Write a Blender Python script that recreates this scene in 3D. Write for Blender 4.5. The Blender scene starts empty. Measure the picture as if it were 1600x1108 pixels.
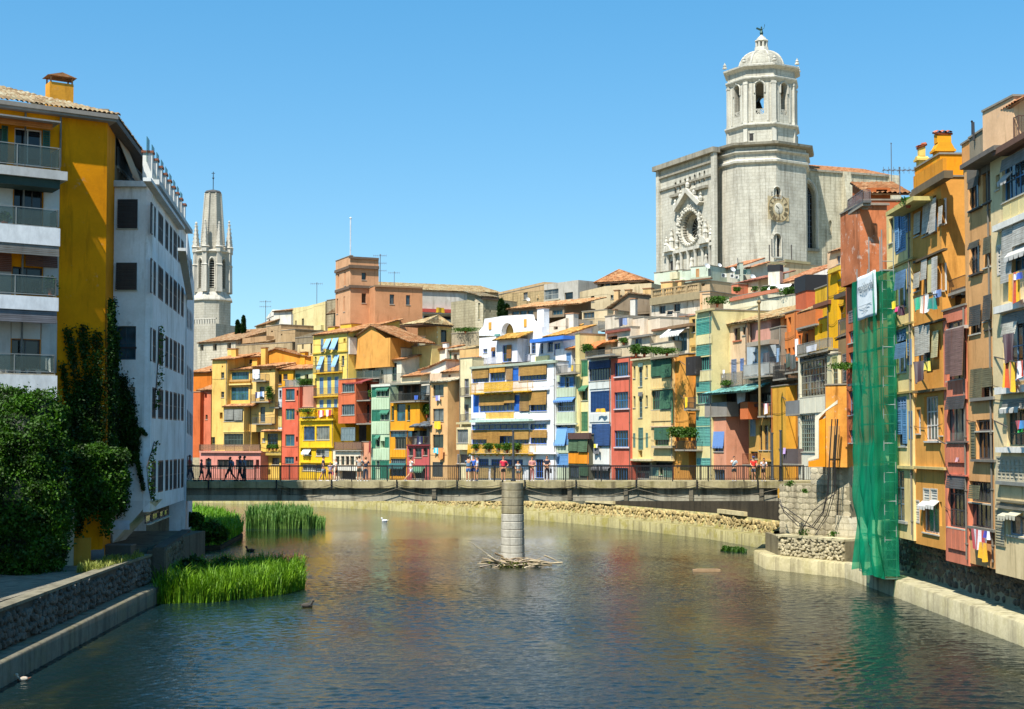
import bpy, math, random, colorsys
import numpy as np
from mathutils import Vector, Matrix, Euler

random.seed(7)
RNG = np.random.default_rng(7)
SC = bpy.context.scene
COL = SC.collection
PI = math.pi

# ------------------------------------------------------------------ camera, sky, sun, exposure
FPX, ROW, PITCH, EYE = 2200.0, 608.6, math.radians(2.3), 8.2
cam_data = bpy.data.cameras.new('camera')
cam = bpy.data.objects.new('camera', cam_data)
COL.objects.link(cam)
cam.location = (0, 0, EYE)
cam.rotation_euler = (math.radians(90) + PITCH, 0, 0)
cam_data.sensor_width = 36.0
cam_data.lens = FPX / 1600 * 36
cam_data.shift_y = (ROW - 554) / 1600
cam_data.clip_start = 0.5
cam_data.clip_end = 6000
SC.camera = cam

SUN_DIR = Vector((0.34, 0.54, -1.0)).normalized()      # from the sun to the scene
world = bpy.data.worlds.new('World')
SC.world = world
world.use_nodes = True
wn = world.node_tree.nodes
wl = world.node_tree.links
bg = wn['Background']
sky = wn.new('ShaderNodeTexSky')
sky.sky_type = 'NISHITA'
sky.sun_disc = False
sky.sun_elevation = math.asin(-SUN_DIR.z)
sky.sun_rotation = math.atan2(-SUN_DIR.x, -SUN_DIR.y)
sky.altitude = 100
sky.air_density = 1.0
sky.dust_density = 0.25
sky.ozone_density = 1.6
hs = wn.new('ShaderNodeHueSaturation')
hs.inputs['Saturation'].default_value = 1.45
hs.inputs['Value'].default_value = 1.0
wl.new(sky.outputs[0], hs.inputs['Color'])
gm = wn.new('ShaderNodeGamma')
gm.inputs[1].default_value = 0.6
wl.new(hs.outputs[0], gm.inputs[0])
tint = wn.new('ShaderNodeMix')
tint.data_type = 'RGBA'
tint.blend_type = 'MULTIPLY'
tint.inputs['Factor'].default_value = 1.0
tint.inputs[7].default_value = (1.30, 1.78, 2.02, 1)
wl.new(gm.outputs[0], tint.inputs[6])
wl.new(tint.outputs[2], bg.inputs[0])
bg.inputs[1].default_value = 0.10
sun_l = bpy.data.lights.new('sun', 'SUN')
sun_l.energy = 5.0
sun_l.angle = math.radians(0.5)
sun_l.color = (1.0, 0.95, 0.86)
sun = bpy.data.objects.new('sun', sun_l)
COL.objects.link(sun)
sun.location = (-40, 20, 90)
sun.rotation_euler = SUN_DIR.to_track_quat('-Z', 'Y').to_euler()
SC.view_settings.view_transform = 'Standard'
SC.view_settings.look = 'None'
SC.view_settings.exposure = 0.74
SC.view_settings.gamma = 1.0
SC.view_settings.use_curve_mapping = False

# ------------------------------------------------------------------ helpers
_ct, _st = math.cos(PITCH), math.sin(PITCH)
def ray(px, py):
    a, b = (px - 800) / FPX, (ROW - py) / FPX
    return Vector((a, _ct - b * _st, _st + b * _ct))

def at(px, py, Y):
    r = ray(px, py)
    t = Y / r.y
    return Vector((r.x * t, Y, EYE + r.z * t))

def lin(h):
    h = h.lstrip('#')
    out = []
    for i in (0, 2, 4):
        c = int(h[i:i + 2], 16) / 255
        out.append(c / 12.92 if c <= 0.04045 else ((c + 0.055) / 1.055) ** 2.4)
    return tuple(out)

class MB:
    def __init__(s):
        s.v, s.f, s.m = [], [], []
    def add(s, vs, fs, m=0):
        b = len(s.v)
        s.v.extend(tuple(v) for v in vs)
        s.f.extend(tuple(b + i for i in f) for f in fs)
        s.m.extend([m] * len(fs))
        return s
    def quad(s, a, b, c, d, m=0):
        return s.add((a, b, c, d), ((0, 1, 2, 3),), m)
    def box(s, x0, y0, z0, x1, y1, z1, m=0):
        return s.add(((x0, y0, z0), (x1, y0, z0), (x1, y1, z0), (x0, y1, z0), (x0, y0, z1), (x1, y0, z1), (x1, y1, z1), (x0, y1, z1)),
                     ((0, 3, 2, 1), (4, 5, 6, 7), (0, 1, 5, 4), (1, 2, 6, 5), (2, 3, 7, 6), (3, 0, 4, 7)), m)
    def bar(s, p, q, w, h=None, m=0):
        p, q = Vector(p), Vector(q)
        h = h or w
        d = (q - p)
        if d.length < 1e-6: return s
        d.normalize()
        up = Vector((0, 0, 1)) if abs(d.z) < 0.95 else Vector((0, 1, 0))
        a = d.cross(up).normalized() * (w / 2)
        b = a.cross(d).normalized() * (h / 2)
        return s.add((p - a - b, p + a - b, p + a + b, p - a + b, q - a - b, q + a - b, q + a + b, q - a + b),
                     ((0, 3, 2, 1), (4, 5, 6, 7), (0, 1, 5, 4), (1, 2, 6, 5), (2, 3, 7, 6), (3, 0, 4, 7)), m)
    def tube(s, path, r, n=6, m=0):
        path = [Vector(p) for p in path]
        rs = r if isinstance(r, (list, tuple)) else [r] * len(path)
        rings = []
        for i, p in enumerate(path):
            d = (path[min(i + 1, len(path) - 1)] - path[max(i - 1, 0)])
            d = d.normalized() if d.length > 1e-9 else Vector((0, 0, 1))
            up = Vector((0, 0, 1)) if abs(d.z) < 0.9 else Vector((1, 0, 0))
            a = d.cross(up).normalized(); b = a.cross(d).normalized()
            rings.append([p + (a * math.cos(k * 2 * PI / n) + b * math.sin(k * 2 * PI / n)) * rs[i] for k in range(n)])
        vs = [v for rg in rings for v in rg]
        fs = [(i * n + k, i * n + (k + 1) % n, (i + 1) * n + (k + 1) % n, (i + 1) * n + k) for i in range(len(path) - 1) for k in range(n)]
        fs.append(tuple(range(n))[::-1]); fs.append(tuple((len(path) - 1) * n + k for k in range(n)))
        return s.add(vs, fs, m)
    def lathe(s, prof, n=16, c=(0, 0), a0=0.0, m=0, cap=True):
        vs = [(c[0] + r * math.cos(a0 + k * 2 * PI / n), c[1] + r * math.sin(a0 + k * 2 * PI / n), z) for r, z in prof for k in range(n)]
        fs = [(i * n + k, i * n + (k + 1) % n, (i + 1) * n + (k + 1) % n, (i + 1) * n + k) for i in range(len(prof) - 1) for k in range(n)]
        if cap:
            fs.append(tuple(range(n))[::-1]); fs.append(tuple((len(prof) - 1) * n + k for k in range(n)))
        return s.add(vs, fs, m)
    def prism(s, poly, y0, y1, m=0):
        """poly: (x, z) points, counter-clockwise seen from the front (-y)"""
        n = len(poly)
        ar = sum(poly[i][0] * poly[(i + 1) % n][1] - poly[(i + 1) % n][0] * poly[i][1] for i in range(n))
        if ar < 0: poly = poly[::-1]
        vs = [(x, y0, z) for x, z in poly] + [(x, y1, z) for x, z in poly]
        fs = [tuple(range(n)), tuple(range(2 * n - 1, n - 1, -1))] + [((i + 1) % n, i, n + i, n + (i + 1) % n) for i in range(n)]
        return s.add(vs, fs, m)
    def slab(s, pts, t, m=0):
        """thin plate: four points of the top face, thickness t downwards along its normal"""
        p = [Vector(q) for q in pts]
        nrm = (p[1] - p[0]).cross(p[3] - p[0]).normalized()
        q = [v - nrm * t for v in p]
        return s.add(p + q, ((0, 1, 2, 3), (7, 6, 5, 4), (0, 4, 5, 1), (1, 5, 6, 2), (2, 6, 7, 3), (3, 7, 4, 0)), m)
    def ball(s, c, r, nu=10, nv=6, m=0):
        rx, ry, rz = (r, r, r) if not isinstance(r, (tuple, list)) else r
        prof = []
        vs = []
        for j in range(nv + 1):
            t = -PI / 2 + PI * j / nv
            for k in range(nu):
                a = 2 * PI * k / nu
                vs.append((c[0] + rx * math.cos(t) * math.cos(a), c[1] + ry * math.cos(t) * math.sin(a), c[2] + rz * math.sin(t)))
        fs = [(j * nu + k, j * nu + (k + 1) % nu, (j + 1) * nu + (k + 1) % nu, (j + 1) * nu + k) for j in range(nv) for k in range(nu)]
        return s.add(vs, fs, m)
    def plan(s, poly, z0, z1, m=0):
        n = len(poly)
        vs = [(x, y, z0) for x, y in poly] + [(x, y, z1) for x, y in poly]
        return s.add(vs, [tuple(range(n))[::-1], tuple(range(n, 2 * n))] + [(i, (i + 1) % n, n + (i + 1) % n, n + i) for i in range(n)], m)
    def mesh(s, name):
        me = bpy.data.meshes.new(name)
        me.from_pydata(s.v, [], s.f)
        if any(s.m):
            me.polygons.foreach_set('material_index', s.m)
        return me
    def build(s, name, mat, parent=None, mw=None, smooth=False, kind=None):
        me = s.mesh(name)
        for mt in (mat if isinstance(mat, (list, tuple)) else [mat]):
            me.materials.append(mt)
        if smooth:
            me.polygons.foreach_set('use_smooth', [True] * len(me.polygons))
        me.update()
        o = bpy.data.objects.new(name, me)
        COL.objects.link(o)
        if parent is not None: o.parent = parent
        if mw is not None: o.matrix_basis = mw
        if kind: o['kind'] = kind
        return o

def np_obj(name, V, Q, mat, parent=None, kind=None, smooth=False):
    """a mesh object from numpy arrays of vertices and quads / triangles"""
    me = bpy.data.meshes.new(name)
    nf, k = Q.shape
    me.vertices.add(len(V)); me.vertices.foreach_set('co', np.asarray(V, dtype=np.float32).ravel())
    me.loops.add(nf * k); me.loops.foreach_set('vertex_index', Q.astype(np.int32).ravel())
    me.polygons.add(nf)
    me.polygons.foreach_set('loop_start', np.arange(0, nf * k, k, dtype=np.int32))
    me.polygons.foreach_set('loop_total', np.full(nf, k, dtype=np.int32))
    if smooth: me.polygons.foreach_set('use_smooth', np.ones(nf, dtype=bool))
    me.materials.append(mat)
    me.update(); me.validate()
    o = bpy.data.objects.new(name, me)
    COL.objects.link(o)
    if parent is not None: o.parent = parent
    if kind: o['kind'] = kind
    return o

def tag(o, label=None, cat=None, group=None, kind=None):
    if label: o['label'] = label
    if cat: o['category'] = cat
    if group: o['group'] = group
    if kind: o['kind'] = kind
    return o

def thing(name, label, cat, loc=(0, 0, 0), rz=0.0, group=None):
    o = bpy.data.objects.new(name, None)
    o.empty_display_size = 0.3
    COL.objects.link(o)
    o.location = loc
    o.rotation_euler = (0, 0, rz)
    return tag(o, label, cat, group)

# ------------------------------------------------------------------ materials
_MATS = {}
def _new(name):
    m = bpy.data.materials.new(name)
    m.use_nodes = True
    nt = m.node_tree
    return m, nt, nt.nodes['Principled BSDF']

def _pos(nt, scale=(1, 1, 1)):
    g = nt.nodes.new('ShaderNodeNewGeometry')
    mp = nt.nodes.new('ShaderNodeMapping')
    mp.inputs['Scale'].default_value = scale
    nt.links.new(g.outputs['Position'], mp.inputs['Vector'])
    return mp.outputs[0]

def _noise(nt, vec, scale, detail=4, rough=0.6):
    n = nt.nodes.new('ShaderNodeTexNoise')
    n.inputs['Scale'].default_value = scale
    n.inputs['Detail'].default_value = detail
    n.inputs['Roughness'].default_value = rough
    if vec is not None: nt.links.new(vec, n.inputs['Vector'])
    return n.outputs['Fac']

def _ramp(nt, fac, stops):
    r = nt.nodes.new('ShaderNodeValToRGB')
    e = r.color_ramp.elements
    while len(e) < len(stops): e.new(0.5)
    for el, (p, c) in zip(e, stops):
        el.position = p
        el.color = (*c, 1) if len(c) == 3 else c
    nt.links.new(fac, r.inputs['Fac'])
    return r.outputs['Color']

def _mul(nt, a, b, fac=1.0, mode='MULTIPLY'):
    m = nt.nodes.new('ShaderNodeMix')
    m.data_type = 'RGBA'
    m.blend_type = mode
    if isinstance(fac, (int, float)): m.inputs['Factor'].default_value = fac
    else: nt.links.new(fac, m.inputs['Factor'])
    for sock, v in ((m.inputs[6], a), (m.inputs[7], b)):
        if isinstance(v, tuple): sock.default_value = (*v[:3], 1)
        else: nt.links.new(v, sock)
    return m.outputs[2]

def _bump(nt, bs, fac, strength, dist=0.05):
    b = nt.nodes.new('ShaderNodeBump')
    b.inputs['Strength'].default_value = strength
    b.inputs['Distance'].default_value = dist
    nt.links.new(fac, b.inputs['Height'])
    nt.links.new(b.outputs[0], bs.inputs['Normal'])

def plaster(h, wear=1.0):
    key = ('pl', h, wear)
    if key in _MATS: return _MATS[key]
    m, nt, bs = _new('plaster_' + h)
    hh, ss, vv = colorsys.rgb_to_hsv(*[int(h[i:i + 2], 16) / 255 for i in (0, 2, 4)])
    if .10 < hh < .19: hh -= .010
    ss = min(1.0, ss * (.93 if hh < .06 else 1.02))
    c = tuple(min(0.86, x) for x in lin('%02x%02x%02x' % tuple(int(round(255 * q)) for q in colorsys.hsv_to_rgb(hh, ss, min(1, vv * .97)))))
    p = _pos(nt)
    n1 = _noise(nt, p, 0.45, 5, 0.65)
    v1 = _ramp(nt, n1, [(0.3, (1 - .22 * wear, 1 - .24 * wear, 1 - .27 * wear)), (0.6, (1, 1, 1))])
    n2 = _noise(nt, _pos(nt, (1.7, 1.7, 0.22)), 1.0, 5, 0.65)
    v2 = _ramp(nt, n2, [(0.28, (1 - .40 * wear, 1 - .42 * wear, 1 - .46 * wear)), (0.46, (1, 1, 1)), (0.75, (1.0, 1.0, 1.0))])
    n3 = _noise(nt, p, 7.0, 3, 0.7)
    v3 = _ramp(nt, n3, [(0.3, (.92, .92, .9)), (0.7, (1, 1, 1))])
    col = _mul(nt, _mul(nt, _mul(nt, c, v1), v2), v3)
    n4 = _noise(nt, p, 1.3, 6, 0.75)
    if wear > 1.5:
        patch = _ramp(nt, n4, [(0.56, (0, 0, 0)), (0.66, (.7, .7, .7))])
        col = _mul(nt, col, (0.62, 0.53, 0.44), patch, 'MIX')
    else:
        patch = _ramp(nt, n4, [(0.62, (0, 0, 0)), (0.72, (.42 * wear, .45 * wear, .45 * wear))])
        col = _mul(nt, col, (0.36, 0.33, 0.28), patch, 'MIX')
    nt.links.new(col, bs.inputs['Base Color'])
    bs.inputs['Roughness'].default_value = 0.92
    bs.inputs['Specular IOR Level'].default_value = 0.2
    _bump(nt, bs, n3, 0.25, 0.03)
    _MATS[key] = m
    return m

def paint(h, rough=0.55, metal=0.0, var=0.25):
    key = ('pt', h, rough, metal)
    if key in _MATS: return _MATS[key]
    m, nt, bs = _new('paint_' + h)
    c = lin(h)
    n = _noise(nt, _pos(nt, (1, 1, .5)), 3.0, 4, 0.65)
    v = _ramp(nt, n, [(0.3, (1 - var, 1 - var, 1 - var)), (0.65, (1, 1, 1))])
    nt.links.new(_mul(nt, c, v), bs.inputs['Base Color'])
    bs.inputs['Roughness'].default_value = rough
    bs.inputs['Metallic'].default_value = metal
    _MATS[key] = m
    return m

def cloth(h):
    key = ('cl', h)
    if key in _MATS: return _MATS[key]
    m, nt, bs = _new('cloth_' + h)
    n = _noise(nt, _pos(nt), 9.0, 3, 0.6)
    v = _ramp(nt, n, [(0.3, (.78, .78, .78)), (0.7, (1, 1, 1))])
    nt.links.new(_mul(nt, lin(h), v), bs.inputs['Base Color'])
    bs.inputs['Roughness'].default_value = 0.9
    bs.inputs['Sheen Weight'].default_value = 0.15
    _MATS[key] = m
    return m

def bamboo(h):
    key = ('bb', h)
    if key in _MATS: return _MATS[key]
    m, nt, bs = _new('slats_' + h)
    n = _noise(nt, _pos(nt, (.8, .8, 14)), 1.0, 3, 0.7)
    n2 = _noise(nt, _pos(nt, (1.6, 1.6, .3)), 1.0, 4, 0.6)
    v = _ramp(nt, n, [(0.3, (.6, .58, .55)), (0.62, (1, 1, 1))])
    v2 = _ramp(nt, n2, [(0.3, (.7, .68, .66)), (0.6, (1, 1, 1))])
    nt.links.new(_mul(nt, _mul(nt, lin(h), v), v2), bs.inputs['Base Color'])
    bs.inputs['Roughness'].default_value = 0.8
    _MATS[key] = m
    return m

def glass_mat(i):
    key = ('gl', i)
    if key in _MATS: return _MATS[key]
    base = [(.012, .016, .018), (.03, .045, .055), (.02, .03, .026), (.10, .11, .105), (.006, .007, .008), (.02, .07, .10)][i]
    m, nt, bs = _new('window_glass')
    n = _noise(nt, _pos(nt), 0.9, 2, 0.5)
    v = _ramp(nt, n, [(0.35, tuple(x * .5 for x in base)), (0.65, tuple(x * 1.6 for x in base))])
    nt.links.new(v, bs.inputs['Base Color'])
    bs.inputs['Roughness'].default_value = 0.07
    bs.inputs['IOR'].default_value = 1.5
    _bump(nt, bs, n, 0.06, 0.1)
    _MATS[key] = m
    return m

def tile_mat(h='C88A5C'):
    key = ('ti', h)
    if key in _MATS: return _MATS[key]
    m, nt, bs = _new('roof_tile_clay')
    c = tuple(x * .72 for x in lin(h))
    v = nt.nodes.new('ShaderNodeTexVoronoi')
    v.inputs['Scale'].default_value = 2.4
    nt.links.new(_pos(nt), v.inputs['Vector'])
    sp = nt.nodes.new('ShaderNodeSeparateColor')
    nt.links.new(v.outputs['Color'], sp.inputs[0])
    cell = _ramp(nt, sp.outputs[0], [(0.0, tuple(x * .55 for x in c)), (0.35, c), (0.7, (c[0] * 1.05, c[1] * 1.25, c[2] * 1.4)), (1.0, (min(.8, c[0] * 1.2), min(.6, c[1] * 1.6), min(.5, c[2] * 2.0)))])
    n = _noise(nt, _pos(nt), 1.1, 5, 0.7)
    lich = _ramp(nt, n, [(0.42, (1, 1, 1)), (0.68, (.62, .6, .52))])
    nt.links.new(_mul(nt, cell, lich), bs.inputs['Base Color'])
    bs.inputs['Roughness'].default_value = 0.9
    bs.inputs['Specular IOR Level'].default_value = 0.2
    _MATS[key] = m
    return m

def stone_mat(h, name='stone', courses=None, wear=1.0, moss=0.0, zdark=None):
    key = ('st', h, courses, wear, moss, zdark)
    if key in _MATS: return _MATS[key]
    m, nt, bs = _new(name)
    c = lin(h)
    p = _pos(nt)
    n1 = _noise(nt, p, 0.35, 6, 0.7)
    v1 = _ramp(nt, n1, [(0.3, (1 - .3 * wear, 1 - .3 * wear, 1 - .3 * wear)), (0.6, (1, 1, 1))])
    n2 = _noise(nt, _pos(nt, (1.6, 1.6, .1)), 1.0, 5, 0.65)
    v2 = _ramp(nt, n2, [(0.35, (1 - .45 * wear, 1 - .46 * wear, 1 - .47 * wear)), (0.52, (1, 1, 1))])
    n3 = _noise(nt, p, 5.0, 5, 0.7)
    v3 = _ramp(nt, n3, [(0.3, (.78, .77, .75)), (0.66, (1, 1, 1))])
    col = _mul(nt, _mul(nt, _mul(nt, c, v1), v2), v3)
    oi = nt.nodes.new('ShaderNodeObjectInfo')
    rv = _ramp(nt, oi.outputs['Random'], [(0, (.62, .6, .58)), (.5, (.92, .9, .87)), (1, (1.12, 1.1, 1.06))])
    col = _mul(nt, col, rv, 0.8 if name == 'stone' else 0.0)
    if courses:
        bt = nt.nodes.new('ShaderNodeTexBrick')
        bt.inputs['Scale'].default_value = 1.0
        bt.inputs['Brick Width'].default_value = courses * 1.9
        bt.inputs['Row Height'].default_value = courses
        bt.inputs['Mortar Size'].default_value = 0.035
        bt.inputs['Color1'].default_value = (1, 1, 1, 1)
        bt.inputs['Color2'].default_value = (.9, .89, .87, 1)
        bt.inputs['Mortar'].default_value = (.74, .72, .68, 1)
        # wall coordinates: horizontal run along the wall, height
        g = nt.nodes.new('ShaderNodeNewGeometry')
        s1 = nt.nodes.new('ShaderNodeSeparateXYZ'); nt.links.new(g.outputs['Position'], s1.inputs[0])
        s2 = nt.nodes.new('ShaderNodeSeparateXYZ'); nt.links.new(g.outputs['Normal'], s2.inputs[0])
        def mth(op, a, b):
            q = nt.nodes.new('ShaderNodeMath'); q.operation = op
            for k, v in enumerate((a, b)):
                if isinstance(v, (int, float)): q.inputs[k].default_value = v
                else: nt.links.new(v, q.inputs[k])
            return q.outputs[0]
        run = mth('SUBTRACT', mth('MULTIPLY', s1.outputs[1], s2.outputs[0]), mth('MULTIPLY', s1.outputs[0], s2.outputs[1]))
        cb = nt.nodes.new('ShaderNodeCombineXYZ')
        nt.links.new(run, cb.inputs[0]); nt.links.new(s1.outputs[2], cb.inputs[1])
        nt.links.new(cb.outputs[0], bt.inputs['Vector'])
        col = _mul(nt, col, bt.outputs['Color'])
    if moss:
        n5 = _noise(nt, p, 0.8, 5, 0.7)
        mf = _ramp(nt, n5, [(0.5, (0, 0, 0)), (0.62, (moss, moss, moss))])
        col = _mul(nt, col, (0.20, 0.17, 0.035), mf, 'MIX')
    nt.links.new(col, bs.inputs['Base Color'])
    bs.inputs['Roughness'].default_value = 0.93
    bs.inputs['Specular IOR Level'].default_value = 0.2
    _bump(nt, bs, n3, 0.5, 0.05)
    _MATS[key] = m
    return m

def leaf_mat(h1, h2, name='leaf', scale=1.2):
    key = ('lf', h1, h2, scale)
    if key in _MATS: return _MATS[key]
    m, nt, bs = _new(name)
    n = _noise(nt, _pos(nt), scale, 4, 0.7)
    n2 = _noise(nt, _pos(nt), scale * 9, 2, 0.6)
    col = _ramp(nt, n, [(0.32, lin(h1)), (0.66, lin(h2))])
    v2 = _ramp(nt, n2, [(0.3, (.6, .62, .55)), (0.7, (1.15, 1.15, 1.1))])
    col = _mul(nt, col, v2)
    nt.links.new(col, bs.inputs['Base Color'])
    bs.inputs['Roughness'].default_value = 0.55
    bs.inputs['Specular IOR Level'].default_value = 0.3
    tr = nt.nodes.new('ShaderNodeBsdfTranslucent')
    nt.links.new(_mul(nt, col, (1.0, 1.15, .5)), tr.inputs['Color'])
    mx = nt.nodes.new('ShaderNodeMixShader')
    mx.inputs[0].default_value = 0.3
    nt.links.new(bs.outputs[0], mx.inputs[1]); nt.links.new(tr.outputs[0], mx.inputs[2])
    nt.links.new(mx.outputs[0], nt.nodes['Material Output'].inputs['Surface'])
    _MATS[key] = m
    return m

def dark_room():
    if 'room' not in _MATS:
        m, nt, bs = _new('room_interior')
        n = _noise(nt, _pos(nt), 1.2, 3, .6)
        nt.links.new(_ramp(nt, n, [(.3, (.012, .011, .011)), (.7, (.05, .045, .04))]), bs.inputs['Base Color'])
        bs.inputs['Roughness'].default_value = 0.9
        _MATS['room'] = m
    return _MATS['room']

def concrete(h='A9A491', name='concrete', wear=1.0, moss=0.0):
    return stone_mat(h, name, None, wear, moss)
# ------------------------------------------------------------------ facades and the pieces that sit on them
_CX = [285, 480, 600, 740, 820, 1000, 1100, 1200, 1260, 1335]
_CY = [206, 194, 181, 166, 159, 138, 126, 114.5, 105, 93]
def bank_depth(px):
    """distance of the far quay line, which curves round from the right bank to the left"""
    return float(np.interp(px, _CX, _CY))
ROWX, ROWT = 21.2, 0.0136
def row_depth(px, off=0.0):
    return (ROWX + off + ROWT * 70) / ((px - 800) / FPX + ROWT)

def depth_of(spec, px0, px1):
    if spec[0] == 'a': o = float(spec[1:]); return bank_depth(px0) + o, bank_depth(px1) + o
    if spec[0] == 'R': o = float(spec[1:] or 0); return row_depth(px0, o), row_depth(px1, o)
    a, b = spec.split(':'); return float(a), float(b)

class Fac:
    def __init__(s, x0, x1, Y0, Y1, py=640):
        py = 640
        a, b = at(x0, py, Y0), at(x1, py, Y1)
        s.A = Vector((a.x, a.y, 0)); d = Vector((b.x - a.x, b.y - a.y, 0))
        s.w = d.length; s.d = d.normalized()
        s.n = Vector((s.d.y, -s.d.x, 0)); s.p = -s.n
        s.rz = math.atan2(s.d.y, s.d.x)
        s.M = Matrix.Translation(s.A) @ Matrix.Rotation(s.rz, 4, 'Z')
    def uv(s, px, py, out=0.0):
        r = ray(px, py)
        C = Vector((0, 0, EYE))
        O = s.A + s.n * out
        t = (O - C).dot(s.n) / r.dot(s.n)
        P = C + r * t
        return (P - s.A).dot(s.d), P.z
    def rect(s, x0, y0, x1, y1, out=0.0):
        ym, xm = (y0 + y1) / 2, (x0 + x1) / 2
        u0, u1 = s.uv(x0, ym, out)[0], s.uv(x1, ym, out)[0]
        zb, zt = s.uv(xm, y1, out)[1], s.uv(xm, y0, out)[1]
        return u0, u1, zb, zt

def wallface(mb, u0, u1, z0, z1, holes, y, m=0):
    us = sorted({u0, u1, *[min(max(h[i], u0), u1) for h in holes for i in (0, 1)]})
    zs = sorted({z0, z1, *[min(max(h[i], z0), z1) for h in holes for i in (2, 3)]})
    for i in range(len(us) - 1):
        if us[i + 1] - us[i] < 1e-5: continue
        cu = (us[i] + us[i + 1]) / 2
        run = None
        for j in range(len(zs) - 1):
            cz = (zs[j] + zs[j + 1]) / 2
            inside = any(h[0] < cu < h[1] and h[2] < cz < h[3] for h in holes)
            if not inside:
                if run is None: run = zs[j]
                end = zs[j + 1]
            if run is not None and (inside or j == len(zs) - 2):
                e = zs[j] if inside else zs[j + 1]
                if e - run > 1e-5: mb.quad((us[i], y, run), (us[i + 1], y, run), (us[i + 1], y, e), (us[i], y, e), m)
                run = None
    for h in holes:
        a, b, c, d, r = max(h[0], u0), min(h[1], u1), max(h[2], z0), min(h[3], z1), h[4]
        if b - a < 1e-4 or d - c < 1e-4: continue
        mb.quad((a, y, c), (a, y, d), (a, y + r, d), (a, y + r, c), m)
        mb.quad((b, y, d), (b, y, c), (b, y + r, c), (b, y + r, d), m)
        mb.quad((a, y, c), (a, y + r, c), (b, y + r, c), (b, y, c), m)
        mb.quad((a, y, d), (b, y, d), (b, y + r, d), (a, y + r, d), m)

def wallbox(mb, u0, u1, z0, z1, L, holes, y=0.0, top=True, bottom=False, m=0):
    wallface(mb, u0, u1, z0, z1, holes, y, m)
    e = y + L
    mb.quad((u1, y, z0), (u1, e, z0), (u1, e, z1), (u1, y, z1), m)
    mb.quad((u0, e, z0), (u0, y, z0), (u0, y, z1), (u0, e, z1), m)
    mb.quad((u1, e, z0), (u0, e, z0), (u0, e, z1), (u1, e, z1), m)
    if top: mb.quad((u0, y, z1), (u1, y, z1), (u1, e, z1), (u0, e, z1), m)
    if bottom: mb.quad((u0, y, z0), (u0, e, z0), (u1, e, z0), (u1, y, z0), m)

def tile_roof(P0, U, S, name, mat, parent, mw=None, bmax=None, period=0.30, course=0.5, amp=0.07, kind=None):
    """barrel tiles in columns and courses over the slope P0 + U*a + S*b, with a board beneath"""
    P0, U, S = Vector(P0), Vector(U), Vector(S)
    N = U.cross(S).normalized()
    if N.z < 0: N = -N
    nc = max(3, int(U.length / period)); nr = max(2, int(S.length / course))
    if nc * nr > 6000: nr = max(2, 6000 // nc)
    prof = np.array([0, .75, 1.0, .75])
    a = np.arange(nc * 4 + 1) / (nc * 4.0)
    h = prof[np.arange(nc * 4 + 1) % 4] * amp
    b = np.repeat(np.arange(nr + 1), 2)[1:-1] / nr
    lift = np.tile([amp * .7, 0.0], nr)
    Ag, Bg = np.meshgrid(a, b)
    col = (np.arange(nc * 4 + 1) // 4)
    jit = RNG.normal(0, amp * .18, (nr, nc + 1))
    Hg = h[None, :] + lift[:, None] + np.repeat(jit, 2, axis=0)[:, col]
    if bmax is not None:
        Bg = Bg * np.array([bmax(x) for x in a])[None, :]
    u, s_, n = np.array(U), np.array(S), np.array(N)
    V = np.array(P0) + Ag[..., None] * u + Bg[..., None] * s_ + Hg[..., None] * n
    R, Cn = Ag.shape
    i, j = np.meshgrid(np.arange(R - 1), np.arange(Cn - 1), indexing='ij')
    Q = np.stack([i * Cn + j, i * Cn + j + 1, (i + 1) * Cn + j + 1, (i + 1) * Cn + j], -1).reshape(-1, 4)
    V = V.reshape(-1, 3)
    # board below
    if bmax is None:
        base = len(V)
        c0 = [P0, P0 + U, P0 + U + S, P0 + S]
        bot = [np.array(v - N * 0.10) for v in c0]; top = [np.array(v - N * 0.002) for v in c0]
        V = np.vstack([V, top, bot])
        o = base
        Q = np.vstack([Q, [[o + 4, o + 7, o + 6, o + 5], [o, o + 4, o + 5, o + 1], [o + 1, o + 5, o + 6, o + 2], [o + 2, o + 6, o + 7, o + 3], [o + 3, o + 7, o + 4, o]]])
    ob = np_obj(name, V, Q, mat, parent, kind)
    if mw is not None: ob.matrix_basis = mw
    return ob

def leaf_quads(C, size, bias=None, aspect=0.55):
    """one folded leaf (two triangles) at every centre of C"""
    n = len(C)
    d = RNG.normal(size=(n, 3)); d /= np.linalg.norm(d, axis=1)[:, None]
    if bias is not None: d = d * .9 + bias; d /= np.linalg.norm(d, axis=1)[:, None]
    e = np.cross(d, RNG.normal(size=(n, 3))); e /= np.linalg.norm(e, axis=1)[:, None] + 1e-9
    f = np.cross(d, e)
    s = size * RNG.uniform(.6, 1.35, n)[:, None]
    V = np.stack([C - e * s, C + f * s * aspect + d * s * .12, C + e * s, C - f * s * aspect + d * s * .12], 1).reshape(-1, 3)
    Q = np.arange(4 * n).reshape(-1, 4)
    return V, Q

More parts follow.
